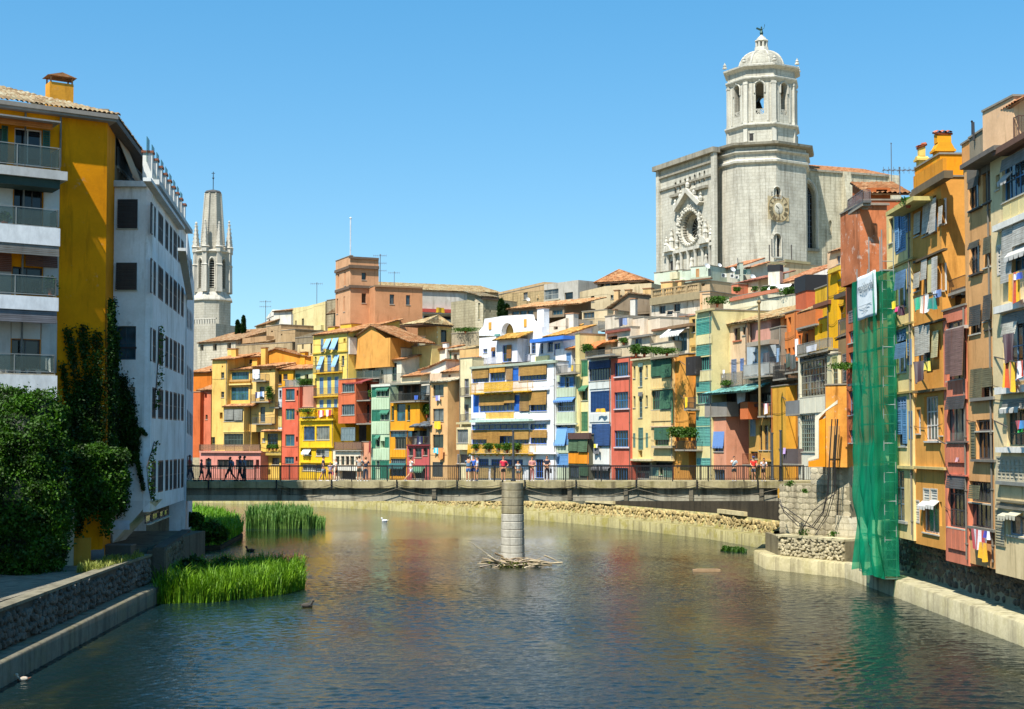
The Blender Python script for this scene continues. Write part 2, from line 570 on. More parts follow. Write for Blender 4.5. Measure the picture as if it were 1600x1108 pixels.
def plant(label, x, y, z, w, h, cat='plant', name='potted_plant', mats=None, pot=True, n=None, rz=0, group=None, col=None):
    root = thing(name, label, cat, (x, y, z), rz, group)
    n = n or int(120 + 480 * w * h)
    ph = min(.35, h * .3) if pot else 0
    C = np.stack([RNG.normal(0, w * .26, n), RNG.normal(0, w * .2, n), ph + np.abs(RNG.beta(1.6, 1.5, n)) * (h - ph)], 1)
    V, Q = leaf_quads(C, min(.10, .07 + .03 * h))
    np_obj('foliage', V, Q, mats or leaf_mat('20380e', '587f24'), root)
    st = MB()
    for k in range(3):
        st.bar((0, 0, ph * .8), (random.uniform(-.2, .2) * w, random.uniform(-.1, .1), h * .75), .025)
    st.build('stem', paint('4a3a22'), root)
    if pot:
        MB().lathe([(.11, 0), (.16, ph), (.18, ph), (.18, ph + .04), (.13, ph + .04)], 10).build('pot', paint(col or 'A5532F', .8), root)
    return root

def hang_cloth(name, fac, x0, y0, x1, y1, out, cols, label, cat, group=None):
    u0, u1, zb, zt = fac.rect(x0, y0, x1, y1, out)
    zb, zt = min(zb, zt), max(zb, zt)
    mats = [cloth(c) for c in cols]
    nx, nz = max(6, 2 * len(cols)), 7
    w, h = u1 - u0, zt - zb
    ph = random.uniform(0, 6)
    V = []
    for j in range(nz + 1):
        for i in range(nx + 1):
            a, b = i / nx, j / nz
            dz = -.10 * h * math.sin(a * PI * 1.3 + ph) * b
            V.append(((a - .5) * w * (1 - .12 * b * math.sin(ph + 1)), .07 * math.sin(a * 9 + ph) * (.3 + b) , -b * h + dz))
    mb = MB()
    mb.v = V
    for j in range(nz):
        for i in range(nx):
            k = j * (nx + 1) + i
            mb.f.append((k, k + nx + 1, k + nx + 2, k + 1)); mb.m.append(min(len(cols) - 1, int(i / nx * len(cols))))
    P = fac.A + fac.d * ((u0 + u1) / 2) + fac.n * out
    o = mb.build(name, mats)
    o.location = (P.x, P.y, zt); o.rotation_euler = (0, 0, fac.rz)
    md = o.modifiers.new('thickness', 'SOLIDIFY'); md.thickness = .012
    return tag(o, label, cat, group)

# --------------------------------------------------------------------------- the house language
LEDGE = 'BDB7A5'
class House:
    def __init__(s, name, label, cat, group=None):
        s.name, s.label, s.cat, s.group = name, label, cat, group
        s.root = None
    def start(s, fac, zb):
        s.zb = zb
        s.root = thing(s.name, s.label, s.cat, (fac.A.x, fac.A.y, zb), fac.rz, s.group)
        s.inv = (Matrix.Translation((fac.A.x, fac.A.y, zb)) @ Matrix.Rotation(fac.rz, 4, 'Z')).inverted()
    def mw(s, fac): return s.inv @ fac.M

PANES = [0, 0, 1, 1, 2, 4, 3]
def window_part(H, fac, u0, u1, z0, z1, style, col, nx, ny, y0=0.0, sill=True):
    mw = H.mw(fac)
    w, h = u1 - u0, z1 - z0
    r = .21
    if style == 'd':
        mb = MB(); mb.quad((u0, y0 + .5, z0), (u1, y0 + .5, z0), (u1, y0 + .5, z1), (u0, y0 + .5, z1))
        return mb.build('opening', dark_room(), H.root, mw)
    t = min(.075, .13 * min(w, h)); f = paint(col, .5)
    mb = MB()
    ya, yb = y0 + r - .07, y0 + r
    if style in 'Lo': ya, yb = y0 - .02, y0 + .05
    if style == 'n': ya, yb = y0 - .01, y0 + .05
    mb.box(u0, ya, z0, u0 + t, yb, z1); mb.box(u1 - t, ya, z0, u1, yb, z1)
    mb.box(u0 + t, ya, z0, u1 - t, yb, z0 + t); mb.box(u0 + t, ya, z1 - t, u1 - t, yb, z1)
    iw, ih = w - 2 * t, h - 2 * t
    if style in 'cktn':
        b = t * .8
        for i in range(1, nx):
            x = u0 + t + iw * i / nx
            mb.box(x - b / 2, ya + .008, z0 + t, x + b / 2, yb - .008, z1 - t)
        for j in range(1, ny):
            z = z0 + t + ih * j / ny
            mb.box(u0 + t, ya + .014, z - b / 2, u1 - t, yb - .014, z + b / 2)
    o = mb.build('window', f, H.root, mw)
    if style in 'cktn':
        g = MB()
        for i in range(nx):
            x0 = u0 + t + iw * i / nx; x1 = u0 + t + iw * (i + 1) / nx
            tl = random.uniform(-.006, .006)
            g.quad((x0, yb - .03 + tl, z0 + t), (x1, yb - .03 - tl, z0 + t), (x1, yb - .03 - tl, z1 - t), (x0, yb - .03 + tl, z1 - t))
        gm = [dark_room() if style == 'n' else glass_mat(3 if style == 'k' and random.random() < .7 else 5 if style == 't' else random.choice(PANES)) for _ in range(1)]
        g.build('pane', gm, o)
    elif style == 'L':
        for i in range(nx):
            x0 = u0 + t + iw * i / nx + .012; x1 = u0 + t + iw * (i + 1) / nx - .012
            g = MB(); e = min(.05, (x1 - x0) * .2)
            g.box(x0, y0 + .0, z0 + t, x0 + e, y0 + .045, z1 - t); g.box(x1 - e, y0, z0 + t, x1, y0 + .045, z1 - t)
            for q in range(max(1, ny) + 1):
                z = z0 + t + (ih - .06) * q / max(1, ny)
                g.box(x0 + e, y0, z, x1 - e, y0 + .045, z + .06)
            ns = max(4, int(ih / .13))
            for q in range(ns):
                z = z0 + t + ih * (q + .5) / ns
                g.slab(((x0 + e, y0 + .01, z - ih / ns * .5), (x1 - e, y0 + .01, z - ih / ns * .5), (x1 - e, y0 + .05, z + ih / ns * .45), (x0 + e, y0 + .05, z + ih / ns * .45)), .01)
            g.build('shutter', f, o)
    if sill and style in 'ck' and w > .35:
        MB().box(u0 - .05, y0 - .07, z0 - .07, u1 + .05, y0 + .10, z0 - .004).build('sill', paint(LEDGE, .8), o)
    return o

def railing(mb, pts, h, style, step=.13, r=.018):
    """posts, rails and bars along a polyline of (x, y) at height z"""
    for (a, b) in zip(pts[:-1], pts[1:]):
        A, B = Vector(a), Vector(b)
        L = (B - A).length
        mb.bar(A + Vector((0, 0, h)), B + Vector((0, 0, h)), .04, .03)
        mb.bar(A + Vector((0, 0, .08)), B + Vector((0, 0, .08)), .03, .02)
        n = max(1, int(L / step))
        for i in range(n + 1):
            p = A.lerp(B, i / n)
            mb.bar(p, p + Vector((0, 0, h)), r)
    for a in pts: mb.bar(Vector(a), Vector(a) + Vector((0, 0, h + .02)), .045)

def parse_houses(text):
    ox = oy = 0.0; sc = 1.0
    H = None; cur = None; facs = []
    out = []
    X = lambda v: ox + float(v) / sc
    Yp = lambda v: oy + float(v) / sc
    for ln in text.strip().splitlines():
        ln = ln.strip()
        if not ln or ln[0] == '#': continue
        k = ln[0]
        if k == '@':
            a = ln[1:].split(); ox, oy, sc = float(a[0]), float(a[1]), float(a[2]); continue
        if k == 'H':
            q = [t.strip() for t in ln[1:].split('|')]
            H = dict(name=q[0], label=q[1], cat=q[2], group=q[3] if len(q) > 3 else None, facs=[]); out.append(H); continue
        if k == 'F':
            a = ln[1:].split()
            x0, x1 = X(a[0]), X(a[1])
            cur = dict(spec=a[4][0], x0=x0, x1=x1, yt=Yp(a[2]), yb=Yp(a[3]), Y=depth_of(a[4], x0, x1), L=float(a[5]), col=a[6], opt=a[7:], el=[])
            H['facs'].append(cur); continue
        if '|' in ln:
            q = [t.strip() for t in ln[1:].split('|')]
            n = q[0].split()
            cur['el'].append((k, [X(n[0]), Yp(n[1]), X(n[2]), Yp(n[3])] + n[4:], q[1:])); continue
        a = ln[1:].split()
        if k in 'wbslpkaBtcofxEzD':
            cur['el'].append((k, [X(a[0]), Yp(a[1]), X(a[2]), Yp(a[3])] + a[4:], None))
        elif k == 'r':
            cur['el'].append((k, [X(a[0]), X(a[1]), Yp(a[2]), Yp(a[3])] + a[4:], None))
        elif k == 'g':
            cur['el'].append((k, [X(a[0]), Yp(a[1]), X(a[2]), Yp(a[3]), X(a[4]), Yp(a[5])] + a[6:], None))
        elif k == 'h':
            cur['el'].append((k, [X(a[0]), X(a[1]), Yp(a[2]), X(a[3]), Yp(a[4])] + a[5:], None))
        elif k == 'q':
            pts = [(X(a[i]), Yp(a[i + 1])) for i in range(2, len(a) - 1, 2)]
            cur['el'].append((k, [float(a[0]), a[1], pts], None))
        else:
            raise ValueError(ln)
    return out

PARAM = {'dark': '2E2C2B'}
def build_house(hd):
    H = House(hd['name'], hd['label'], hd['cat'], hd['group'])
    later = []
    for F in hd['facs']:
        fac = Fac(F['x0'], F['x1'], *F['Y'])
        xm = (F['x0'] + F['x1']) / 2
        zt, zb = fac.uv(xm, F['yt'])[1], fac.uv(xm, F['yb'])[1]
        if F['spec'] == 'a' and F['yb'] > 735: zb = min(zb, 2.05)
        if H.root is None: H.start(fac, min(zb, zt - 1))
        mw = H.mw(fac)
        L = F['L']
        els = F['el']
        bays = []
        for e in els:
            if e[0] == 'B': bays.append(e)
        holes, bayholes, wins = [], {id(b): [] for b in bays}, []
        for e in els:
            if e[0] != 'w': continue
            x0, y0, x1, y1, st = e[1][:5]
            r = e[1][5:]
            col = r[0] if len(r) > 0 else '8E8E88'
            nx = int(r[1]) if len(r) > 1 else 2
            ny = int(r[2]) if len(r) > 2 else 2
            home = None
            for b in bays:
                bx0, by0, bx1, by1 = b[1][:4]
                if bx0 <= (x0 + x1) / 2 <= bx1 and by0 <= (y0 + y1) / 2 <= by1: home = b
            off = float(home[1][4]) if home else 0.0
            u0, u1, z0, z1 = fac.rect(x0, y0, x1, y1, off)
            rd = .52 if st == 'd' else .24
            if st in 'Ln': rd = .06
            hl = (u0, u1, z0, z1, rd)
            (bayholes[id(home)] if home else holes).append(hl)
            wins.append((u0, u1, z0, z1, st, col, nx, ny, -off))
        # walls
        mb = MB()
        wallbox(mb, .012, fac.w - .012, zb, zt, L, holes, 0.0)
        wname = 'wall'
        wm = plaster(F['col']) if not F['col'].startswith('s') else stone_mat(F['col'][1:], 'rubble', None, .8)
        if 'brick' in F['opt']: wm = stone_mat(F['col'].lstrip('s'), 'masonry', .42, .8)
        if 'peel' in F['opt']: wm = plaster(F['col'], 2.0)
        mb.build(wname, wm, H.root, mw)
        hasroof = any(e[0] in 'rgh' for e in els) or 'noroof' in F['opt']
        if not hasroof:
            MB().box(-.05, -.06, zt - .002, fac.w + .05, L, zt + .09).build('coping', paint('8B8374', .9), H.root, mw)
        if F['spec'] in 'aR' and fac.w > 2.2 and zt - zb > 4 and 'noroof' not in F['opt']:
            rnd = random.random()
            if rnd < .75:
                ux = fac.w - .14 if rnd < .5 else .16
                mb = MB().tube([(ux, -.07, zt - .1), (ux, -.07, (zt + zb) / 2), (ux, -.07, zb + .3)], .045, 6)
                for q_ in range(int((zt - zb) / 2.5)): mb.box(ux - .07, -.12, zb + 1 + q_ * 2.5, ux + .07, -.005, zb + 1.06 + q_ * 2.5)
                mb.build('downpipe', paint(random.choice(['7A7468', 'A8683A', '8E8A7E', '5E564C']), .6), H.root, mw)
            for q_ in range(random.randint(1, 2)):
                zc = random.uniform(zb + 2, zt - .6); sg = random.uniform(.05, .3)
                MB().tube([(fac.w * t, -.05, zc - sg * 4 * t * (1 - t)) for t in (0.01, .2, .4, .6, .8, .99)], .014, 4).build('cable', paint('2E2A28', .7), H.root, mw)
        for w in wins: window_part(H, fac, *w)
        for k, a, q in els:
            if k == 'w': continue
            if k == 'B':
                out = float(a[4]); col = a[5] if len(a) > 5 else F['col']
                u0, u1, z0, z1 = fac.rect(*a[:4], out)
                mb = MB(); wallbox(mb, u0, u1, z0, z1, out - .004, bayholes[id(next(b for b in bays if b[1] is a))], -out, True, True)
                mb.build('bay', plaster(col.lstrip('s')), H.root, mw)
            elif k == 'b':      # rolled-down blind of slats, hung in front of its window
                out = float(a[5]) if len(a) > 5 else .10
                u0, u1, z0, z1 = fac.rect(*a[:4], out)
                n = max(4, int((z1 - z0) / .09)); mb = MB(); tilt = random.uniform(.02, .12)
                for i in range(n):
                    za, zc = z1 - (z1 - z0) * i / n, z1 - (z1 - z0) * (i + 1) / n
                    y = -out - tilt * i / n
                    mb.box(u0, y - .012, zc + .012, u1, y + .012, za)
                mb.box(u0, -out + .02, z0, u1, -out + .026, z1) if tilt < .03 else None
                mb.build('blind', bamboo(a[4]), H.root, mw)
            elif k == 's':      # a pair / leaf of louvred shutters on the wall
                u0, u1, z0, z1 = fac.rect(*a[:4])
                f = paint(a[4], .5); n = int(a[5]) if len(a) > 5 else 1
                for i in range(n):
                    x0 = u0 + (u1 - u0) * i / n + .01; x1 = u0 + (u1 - u0) * (i + 1) / n - .01
                    g = MB(); e = min(.06, (x1 - x0) * .2); ya = -.055
                    g.box(x0, ya, z0, x0 + e, -.006, z1); g.box(x1 - e, ya, z0, x1, -.006, z1)
                    for zq in (z0, (z0 + z1) / 2, z1 - .07): g.box(x0 + e, ya, zq, x1 - e, -.006, zq + .07)
                    ns = max(4, int((z1 - z0) / .12)); hh = (z1 - z0) / ns
                    for j in range(ns):
                        z = z0 + hh * j
                        g.slab(((x0 + e, ya + .005, z), (x1 - e, ya + .005, z), (x1 - e, -.012, z + hh * .95), (x0 + e, -.012, z + hh * .95)), .01)
                    g.build('shutter', f, H.root, mw)
            elif k == 'l':
                out = float(a[5]) if len(a) > 5 else .12
                u0, u1, z0, z1 = fac.rect(*a[:4], out)
                MB().box(u0, -out, z0, u1, -.003 if out < .6 else .0, z1).build('ledge', paint(a[4], .8), H.root, mw)
            elif k == 'p':      # boarded panel
                n = int(a[5]) if len(a) > 5 else 5
                u0, u1, z0, z1 = fac.rect(*a[:4], .05)
                mb = MB(); wd = (u1 - u0) / n
                mb.box(u0, -.035, z0, u1, -.004, z1)
                for i in range(n): mb.box(u0 + wd * i + .03, -.075, z0 + .02, u0 + wd * (i + 1) - .03, -.0355, z1 - .02)
                mb.build('panel', plaster(a[4], .7), H.root, mw)
            elif k == 'k':
                col, dep, st = a[4], float(a[5]), a[6]
                u0, u1, z0, z1 = fac.rect(*a[:4], dep)
                slab = MB().box(u0, -dep, z0 - .14, u1, -.003, z0)
                nb = max(2, int((u1 - u0) / 1.1))
                if dep < 1.3:
                    for i in range(nb):
                        x = u0 + (u1 - u0) * (i + .5) / nb
                        slab.box(x - .06, -dep * .7, z0 - .26, x + .06, -.004, z0 - .142)
                so = slab.build('balcony', paint('9A9282' if st != 'y' else 'D8A51C', .85), H.root, mw)
                h = max(.5, z1 - z0); e = .04
                pts = [(u0 + e, -.02, z0), (u0 + e, -dep + e, z0), (u1 - e, -dep + e, z0), (u1 - e, -.02, z0)]
                rl = MB()
                if st in 'ry': railing(rl, pts, h, st); rl.build('railing', paint(col, .5, .3), so)
                elif st == 's':
                    wallbox(rl, u0, u1, z0 + .001, z1, .09, [], -dep)
                    rl.box(u0, -dep + .092, z0 + .001, u0 + .08, -.01, z1); rl.box(u1 - .08, -dep + .092, z0 + .001, u1, -.01, z1)
                    rl.build('parapet', plaster(col), so)
                elif st in 'Gm':
                    for (p, q_) in zip(pts[:-1], pts[1:]):
                        P, Q = Vector(p), Vector(q_)
                        rl.bar(P + Vector((0, 0, h)), Q + Vector((0, 0, h)), .05, .04); rl.bar(P + Vector((0, 0, .1)), Q + Vector((0, 0, .1)), .05, .04)
                        n = max(1, int((Q - P).length / 1.6))
                        for i in range(n + 1):
                            pp = P.lerp(Q, i / n); rl.bar(pp, pp + Vector((0, 0, h)), .05)
                    rl.build('railing', paint(col, .5, .3), so)
                    pn = MB()
                    for (p, q_) in zip(pts[:-1], pts[1:]):
                        P, Q = Vector(p), Vector(q_); d = (Q - P).normalized()
                        pn.bar(P + d * .06 + Vector((0, 0, h / 2 + .05)), Q - d * .06 + Vector((0, 0, h / 2 + .05)), .012, h - .2)
                    pn.build('railing_panel', RAIL_GLASS() if st == 'G' else RAIL_MESH(col), so)
            elif k == 'a':
                out = float(a[5]) if len(a) > 5 else .8
                u0, u1, _, z1 = fac.rect(a[0], a[1], a[2], a[3], .05); z0 = fac.uv((a[0] + a[2]) / 2, a[3], out)[1]
                mb = MB(); n = max(3, int((u1 - u0) / .5))
                mb.slab(((u0, -out, z0), (u1, -out, z0), (u1, -.01, z1), (u0, -.01, z1)), .03)
                for i in range(n):
                    x0, x1 = u0 + (u1 - u0) * i / n, u0 + (u1 - u0) * (i + 1) / n
                    mb.quad((x0, -out - .004, z0), (x1, -out - .004, z0), (x1 - .06, -out - .004, z0 - .2), (x0 + .06, -out - .004, z0 - .2))
                mb.build('awning', cloth(a[4]), H.root, mw)
            elif k == 't':      # small tiled canopy
                dep = float(a[5]) if len(a) > 5 else .8
                u0, u1, z0, z1 = fac.rect(a[0], a[1], a[2], a[3], dep)
                z1 = fac.uv((a[0] + a[2]) / 2, a[1], 0)[1]
                if z1 < z0 + .1: z1 = z0 + .15
                tile_roof((u0, -dep, z0), (u1 - u0, 0, 0), (0, dep - .01, z1 - z0), 'canopy', tile_mat(a[4]), H.root, mw)
            elif k == 'c':
                st = float(a[5]) if len(a) > 5 else 2.0
                cap = a[6] if len(a) > 6 else 'f'
                u0, u1, z0, z1 = fac.rect(*a[:4], -st)
                w = u1 - u0; d = max(.45, w * .7)
                ch = MB().box(u0, st, z0 - (1.2 if st >= 0 else 4), u1, st + d, z1 - .12).build('chimney', plaster(a[4]), H.root, mw)
                cp = MB()
                if cap == 'f':
                    cp.box(u0 - .08, st - .08, z1 - .117, u1 + .08, st + d + .08, z1)
                    cp.build('chimney_cap', paint('A0714F', .9), ch)
                elif cap == 'p':
                    for xx in (u0 + .06, u1 - .06):
                        for yy in (st + .06, st + d - .06): cp.bar((xx, yy, z1 - .117), (xx, yy, z1 + .2), .07)
                    cp.prism([(u0 - .15, z1 + .2), (u1 + .15, z1 + .2), ((u0 + u1) / 2, z1 + .42)], st - .12, st + d + .12)
                    cp.build('chimney_cap', tile_mat(), ch)
                elif cap == 'k':
                    cp.box(u0 - .06, st - .06, z1 - .117, u1 + .06, st + d + .06, z1 + w * .45)
                    cp.build('chimney_cap', paint('1E1C1D', .6), ch)
                elif cap == 'h':
                    zz = z1 - .117; hh = w * .55
                    cp.box(u0 - .12, st - .12, zz, u1 + .12, st + d + .12, zz + .12)
                    cp.prism([(u0 - .08, zz + .121), (u1 + .08, zz + .121), (u1 - .12, zz + hh), (u0 + .12, zz + hh)], st - .08, st + d + .08)
                    cp.box(u0 + .06, st + .06, zz + hh + .002, u1 - .06, st + d - .06, zz + hh + .5)
                    cp.build('chimney_cap', plaster(a[4]), ch)
                    tile_roof((u0, st, zz + hh + .5), (w, 0, 0), (0, d, .18), 'chimney_tiles', tile_mat('D07048'), ch, period=.25)
            elif k == 'r':
                x0, x1, ye, yr, run = a[0], a[1], a[2], a[3], float(a[4])
                col = a[5] if len(a) > 5 else 'C88A5C'
                ov = .35; xm2 = (x0 + x1) / 2
                ua, ub = fac.uv(x0, ye, ov)[0], fac.uv(x1, ye, ov)[0]
                ze = fac.uv(xm2, ye, ov)[1]; zr = fac.uv(xm2, yr, -run)[1]
                zr = min(max(zr, ze + .06 * run), ze + .75 * run)
                tile_roof((ua, -ov, ze), (ub - ua, 0, 0), (0, run + ov, zr - ze), 'roof', tile_mat(col), H.root, mw)
                fl = MB(); fl.prism([(0, ze - .02), (0, ze - .1), (.01, ze - .1)], -ov, -ov + .01)
                ya, yb = 0.02, run
                za = ze + (zr - ze) * (ov / (run + ov)) - .12
                if za > zt - .5 or True:
                    fl = MB(); z0w = min(zt, za) - .3
                    w0, w1 = max(ua, .03), min(ub, fac.w - .03)
                    # wall rising under the slope at both ends
                    fl.add([(w0, ya, z0w), (w0, yb, z0w), (w0, yb, zr - .13), (w0, ya, za), (w1, ya, z0w), (w1, yb, z0w), (w1, yb, zr - .13), (w1, ya, za)],
                           ((0, 3, 2, 1), (4, 5, 6, 7), (1, 2, 6, 5), (0, 4, 7, 3), (3, 7, 6, 2)))
                    fl.build('gable_wall', wm, H.root, mw)
            elif k == 'g':
                x0, y0, xm2, ym, x1, y1 = a[:6]
                col = a[6] if len(a) > 6 else 'C88A5C'
                (ua, za), (uc, zc), (ub, zbb) = fac.uv(x0, y0), fac.uv(xm2, ym), fac.uv(x1, y1)
                zlow = min(za, zbb, zt) - .3
                MB().prism([(max(ua, .02), zlow), (min(ub, fac.w - .02), zlow), (min(ub, fac.w - .02), zbb), (uc, zc), (max(ua, .02), za)], .02, L - .02).build('gable_wall', wm, H.root, mw)
                ov = .3
                def side(p, q, sgn):
                    dv = Vector((p[0] - q[0], 0, p[1] - q[1])); dv.normalize()
                    e = Vector((p[0], 0, p[1] + .11)) + dv * ov; rr = Vector((q[0], 0, q[1] + .11))
                    if sgn > 0: tile_roof(e + Vector((0, L + .1, 0)), Vector((0, -(L + .1 + ov), 0)), rr - e, 'roof', tile_mat(col), H.root, mw)
                    else: tile_roof(e + Vector((0, -ov, 0)), Vector((0, L + .1 + ov, 0)), rr - e, 'roof', tile_mat(col), H.root, mw)
                if abs(uc - ua) > .2: side((ua, za), (uc, zc), 1)
                if abs(ub - uc) > .2: side((ub, zbb), (uc, zc), -1)
                MB().bar((uc, -ov, zc + .2), (uc, L, zc + .2), .22, .14).build('ridge_tiles', tile_mat(col), H.root, mw)
            elif k == 'h':
                x0, x1, ye, xm2, ym, ov = a[0], a[1], a[2], a[3], a[4], float(a[5])
                col = a[6] if len(a) > 6 else 'C88A5C'
                ua, ub = fac.uv(x0, ye, ov)[0], fac.uv(x1, ye, ov)[0]; ze = fac.uv((x0 + x1) / 2, ye, ov)[1]
                um, zm = fac.uv(xm2, ym, -L / 2)
                y0, y1 = -ov, L + ov
                cs = [Vector((ua, y0, ze)), Vector((ub, y0, ze)), Vector((ub, y1, ze)), Vector((ua, y1, ze))]
                ap = Vector((um, L / 2, zm))
                fn = lambda x: 1 - abs(2 * x - 1)
                for i in range(4):
                    p, q_ = cs[i], cs[(i + 1) % 4]
                    mid = (p + q_) / 2
                    tile_roof(p, q_ - p, ap - mid, 'roof', tile_mat(col), H.root, mw, bmax=fn)
                hip = MB()
                for c_ in cs: hip.bar(c_ + Vector((0, 0, .05)), ap + Vector((0, 0, .08)), .22, .14)
                hip.build('hip_tiles', tile_mat(col), H.root, mw)
                MB().box(ua + .05, y0 + .05, ze - .16, ub - .05, y1 - .05, ze - .02).build('eave', paint('5A4230', .9), H.root, mw)
            elif k == 'q':
                dep, col, pts = a
                pp = [fac.uv(x, y) for x, y in pts]
                y0 = 0.004 if dep > 0 else dep
                MB().prism(pp, -.02 if dep > 0 else dep, dep if dep > 0 else -.003).build('gable_wall', plaster(col), H.root, mw)
            elif k == 'o':
                out = float(a[4]); P = fac.uv(a[0], a[1]); Q = fac.uv(a[2], a[3], out)
                MB().bar((P[0], -.0, P[1]), (Q[0], -out, Q[1]), .045).build('drying_rod', paint(a[5] if len(a) > 5 else '5A544C'), H.root, mw)
            elif k == 'E':      # downpipe or cable
                u0, u1, z0, z1 = fac.rect(*a[:4], .1)
                MB().tube([(u0, -.09, z1), (u1, -.09, z0)], float(a[5]) if len(a) > 5 else .05, 6).build('downpipe', paint(a[4], .5), H.root, mw)
            elif k == 'z':      # stone balustrade
                u0, u1, z0, z1 = fac.rect(*a[:4], .15)
                mb = MB(); st = stone_mat(a[4].lstrip('s'), 'masonry', None, .8)
                mb.box(u0, -.3, z0, u1, -.004, z0 + .15); mb.box(u0, -.32, z1 - .15, u1, -.004, z1)
                n = int((u1 - u0) / .32)
                for i in range(n):
                    x = u0 + (u1 - u0) * (i + .5) / n
                    if i % 7 == 0: mb.box(x - .18, -.31, z0 + .151, x + .18, -.006, z1 - .151)
                    else: mb.lathe([(.05, z0 + .15), (.11, z0 + .15 + (z1 - z0 - .3) * .3), (.05, z0 + .15 + (z1 - z0 - .3) * .7), (.08, z1 - .15)], 6, (x, -.16), cap=False)
                mb.build('balustrade', st, H.root, mw)
            elif k in 'fvnjD':
                later.append((k, fac, a, q))
    for k, fac, a, q in later:
        if k == 'f':
            hang_cloth(q[3] if len(q) > 3 else 'hanging_cloth', fac, a[0], a[1], a[2], a[3], float(a[4]) if len(a) > 4 else .5, q[0].split(','), q[1], q[2] if len(q) > 2 else 'laundry')
        elif k == 'v':
            out = float(a[4]) if len(a) > 4 else .4
            u0, u1, z0, z1 = fac.rect(*a[:4], out)
            P = fac.A + fac.d * ((u0 + u1) / 2) + fac.n * out
            plant(q[0], P.x, P.y, z0, u1 - u0, z1 - z0, rz=fac.rz, n=int(a[5]) if len(a) > 5 else None)
        elif k == 'j':          # air conditioner
            out = .35
            u0, u1, z0, z1 = fac.rect(*a[:4], out)
            P = fac.A + fac.d * ((u0 + u1) / 2) + fac.n * out
            air_unit(q[0], P, z0, u1 - u0, z1 - z0, fac.rz)
        elif k == 'D':
            out = float(a[4]) if len(a) > 4 else .3
            u0, u1, z0, z1 = fac.rect(*a[:4], out)
            P = fac.A + fac.d * ((u0 + u1) / 2) + fac.n * out
            dish(q[0], Vector((P.x, P.y, (z0 + z1) / 2)), (z1 - z0) / 2)
    return H

def RAIL_GLASS():
    if 'rg' not in _MATS:
        m, nt, bs = _new('railing_glass')
        bs.inputs['Base Color'].default_value = (.10, .13, .12, 1); bs.inputs['Roughness'].default_value = .12
        tr = nt.nodes.new('ShaderNodeBsdfTransparent'); tr.inputs[0].default_value = (.75, .8, .76, 1)
        mx = nt.nodes.new('ShaderNodeMixShader'); mx.inputs[0].default_value = .36
        nt.links.new(tr.outputs[0], mx.inputs[1]); nt.links.new(bs.outputs[0], mx.inputs[2])
        nt.links.new(mx.outputs[0], nt.nodes['Material Output'].inputs['Surface'])
        _MATS['rg'] = m
    return _MATS['rg']
def RAIL_MESH(h):
    if ('rm', h) not in _MATS:
        m, nt, bs = _new('railing_mesh')
        bs.inputs['Base Color'].default_value = (*lin(h), 1); bs.inputs['Roughness'].default_value = .7
        tr = nt.nodes.new('ShaderNodeBsdfTransparent')
        mx = nt.nodes.new('ShaderNodeMixShader'); mx.inputs[0].default_value = .55
        nt.links.new(tr.outputs[0], mx.inputs[1]); nt.links.new(bs.outputs[0], mx.inputs[2])
        nt.links.new(mx.outputs[0], nt.nodes['Material Output'].inputs['Surface'])
        _MATS['rm', h] = m
    return _MATS['rm', h]

def air_unit(label, P, z, w, h, rz):
    r = thing('air_conditioner', label, 'air conditioner', (P.x, P.y, z), rz)
    MB().box(-w / 2, -.15, 0, w / 2, .15, h).build('casing', paint('D8D6CE', .5), r)
    g = MB()
    for k in range(5):
        rad = min(w * .3, h * .42) * (k + 1) / 5
        g.tube([(-w * .12 + rad * math.cos(t * PI / 6), -.165, h / 2 + rad * math.sin(t * PI / 6)) for t in range(13)], .012, 4)
    g.build('fan_grille', paint('55565A', .5), r)
def dish(label, P, rad):
    r = thing('satellite_dish', label, 'satellite dish', P)
    pr = [(rad * t, .45 * rad * t * t) for t in (0.02, .3, .55, .8, 1.0)]
    o = MB().lathe(pr + [(rad, .45 * rad + .02), (rad * .5, .45 * rad * .25 + .02), (.02, .02)], 16).build('reflector', paint('D9DADA', .4), r)
    o.rotation_euler = (math.radians(62), 0, math.radians(25))
    MB().bar((0, .05, 0), (0, .1, -rad * 1.6), .05).bar((0, 0, 0), (rad * .35, -rad * .7, rad * .35), .03).build('mast', paint('77777A', .5), r)
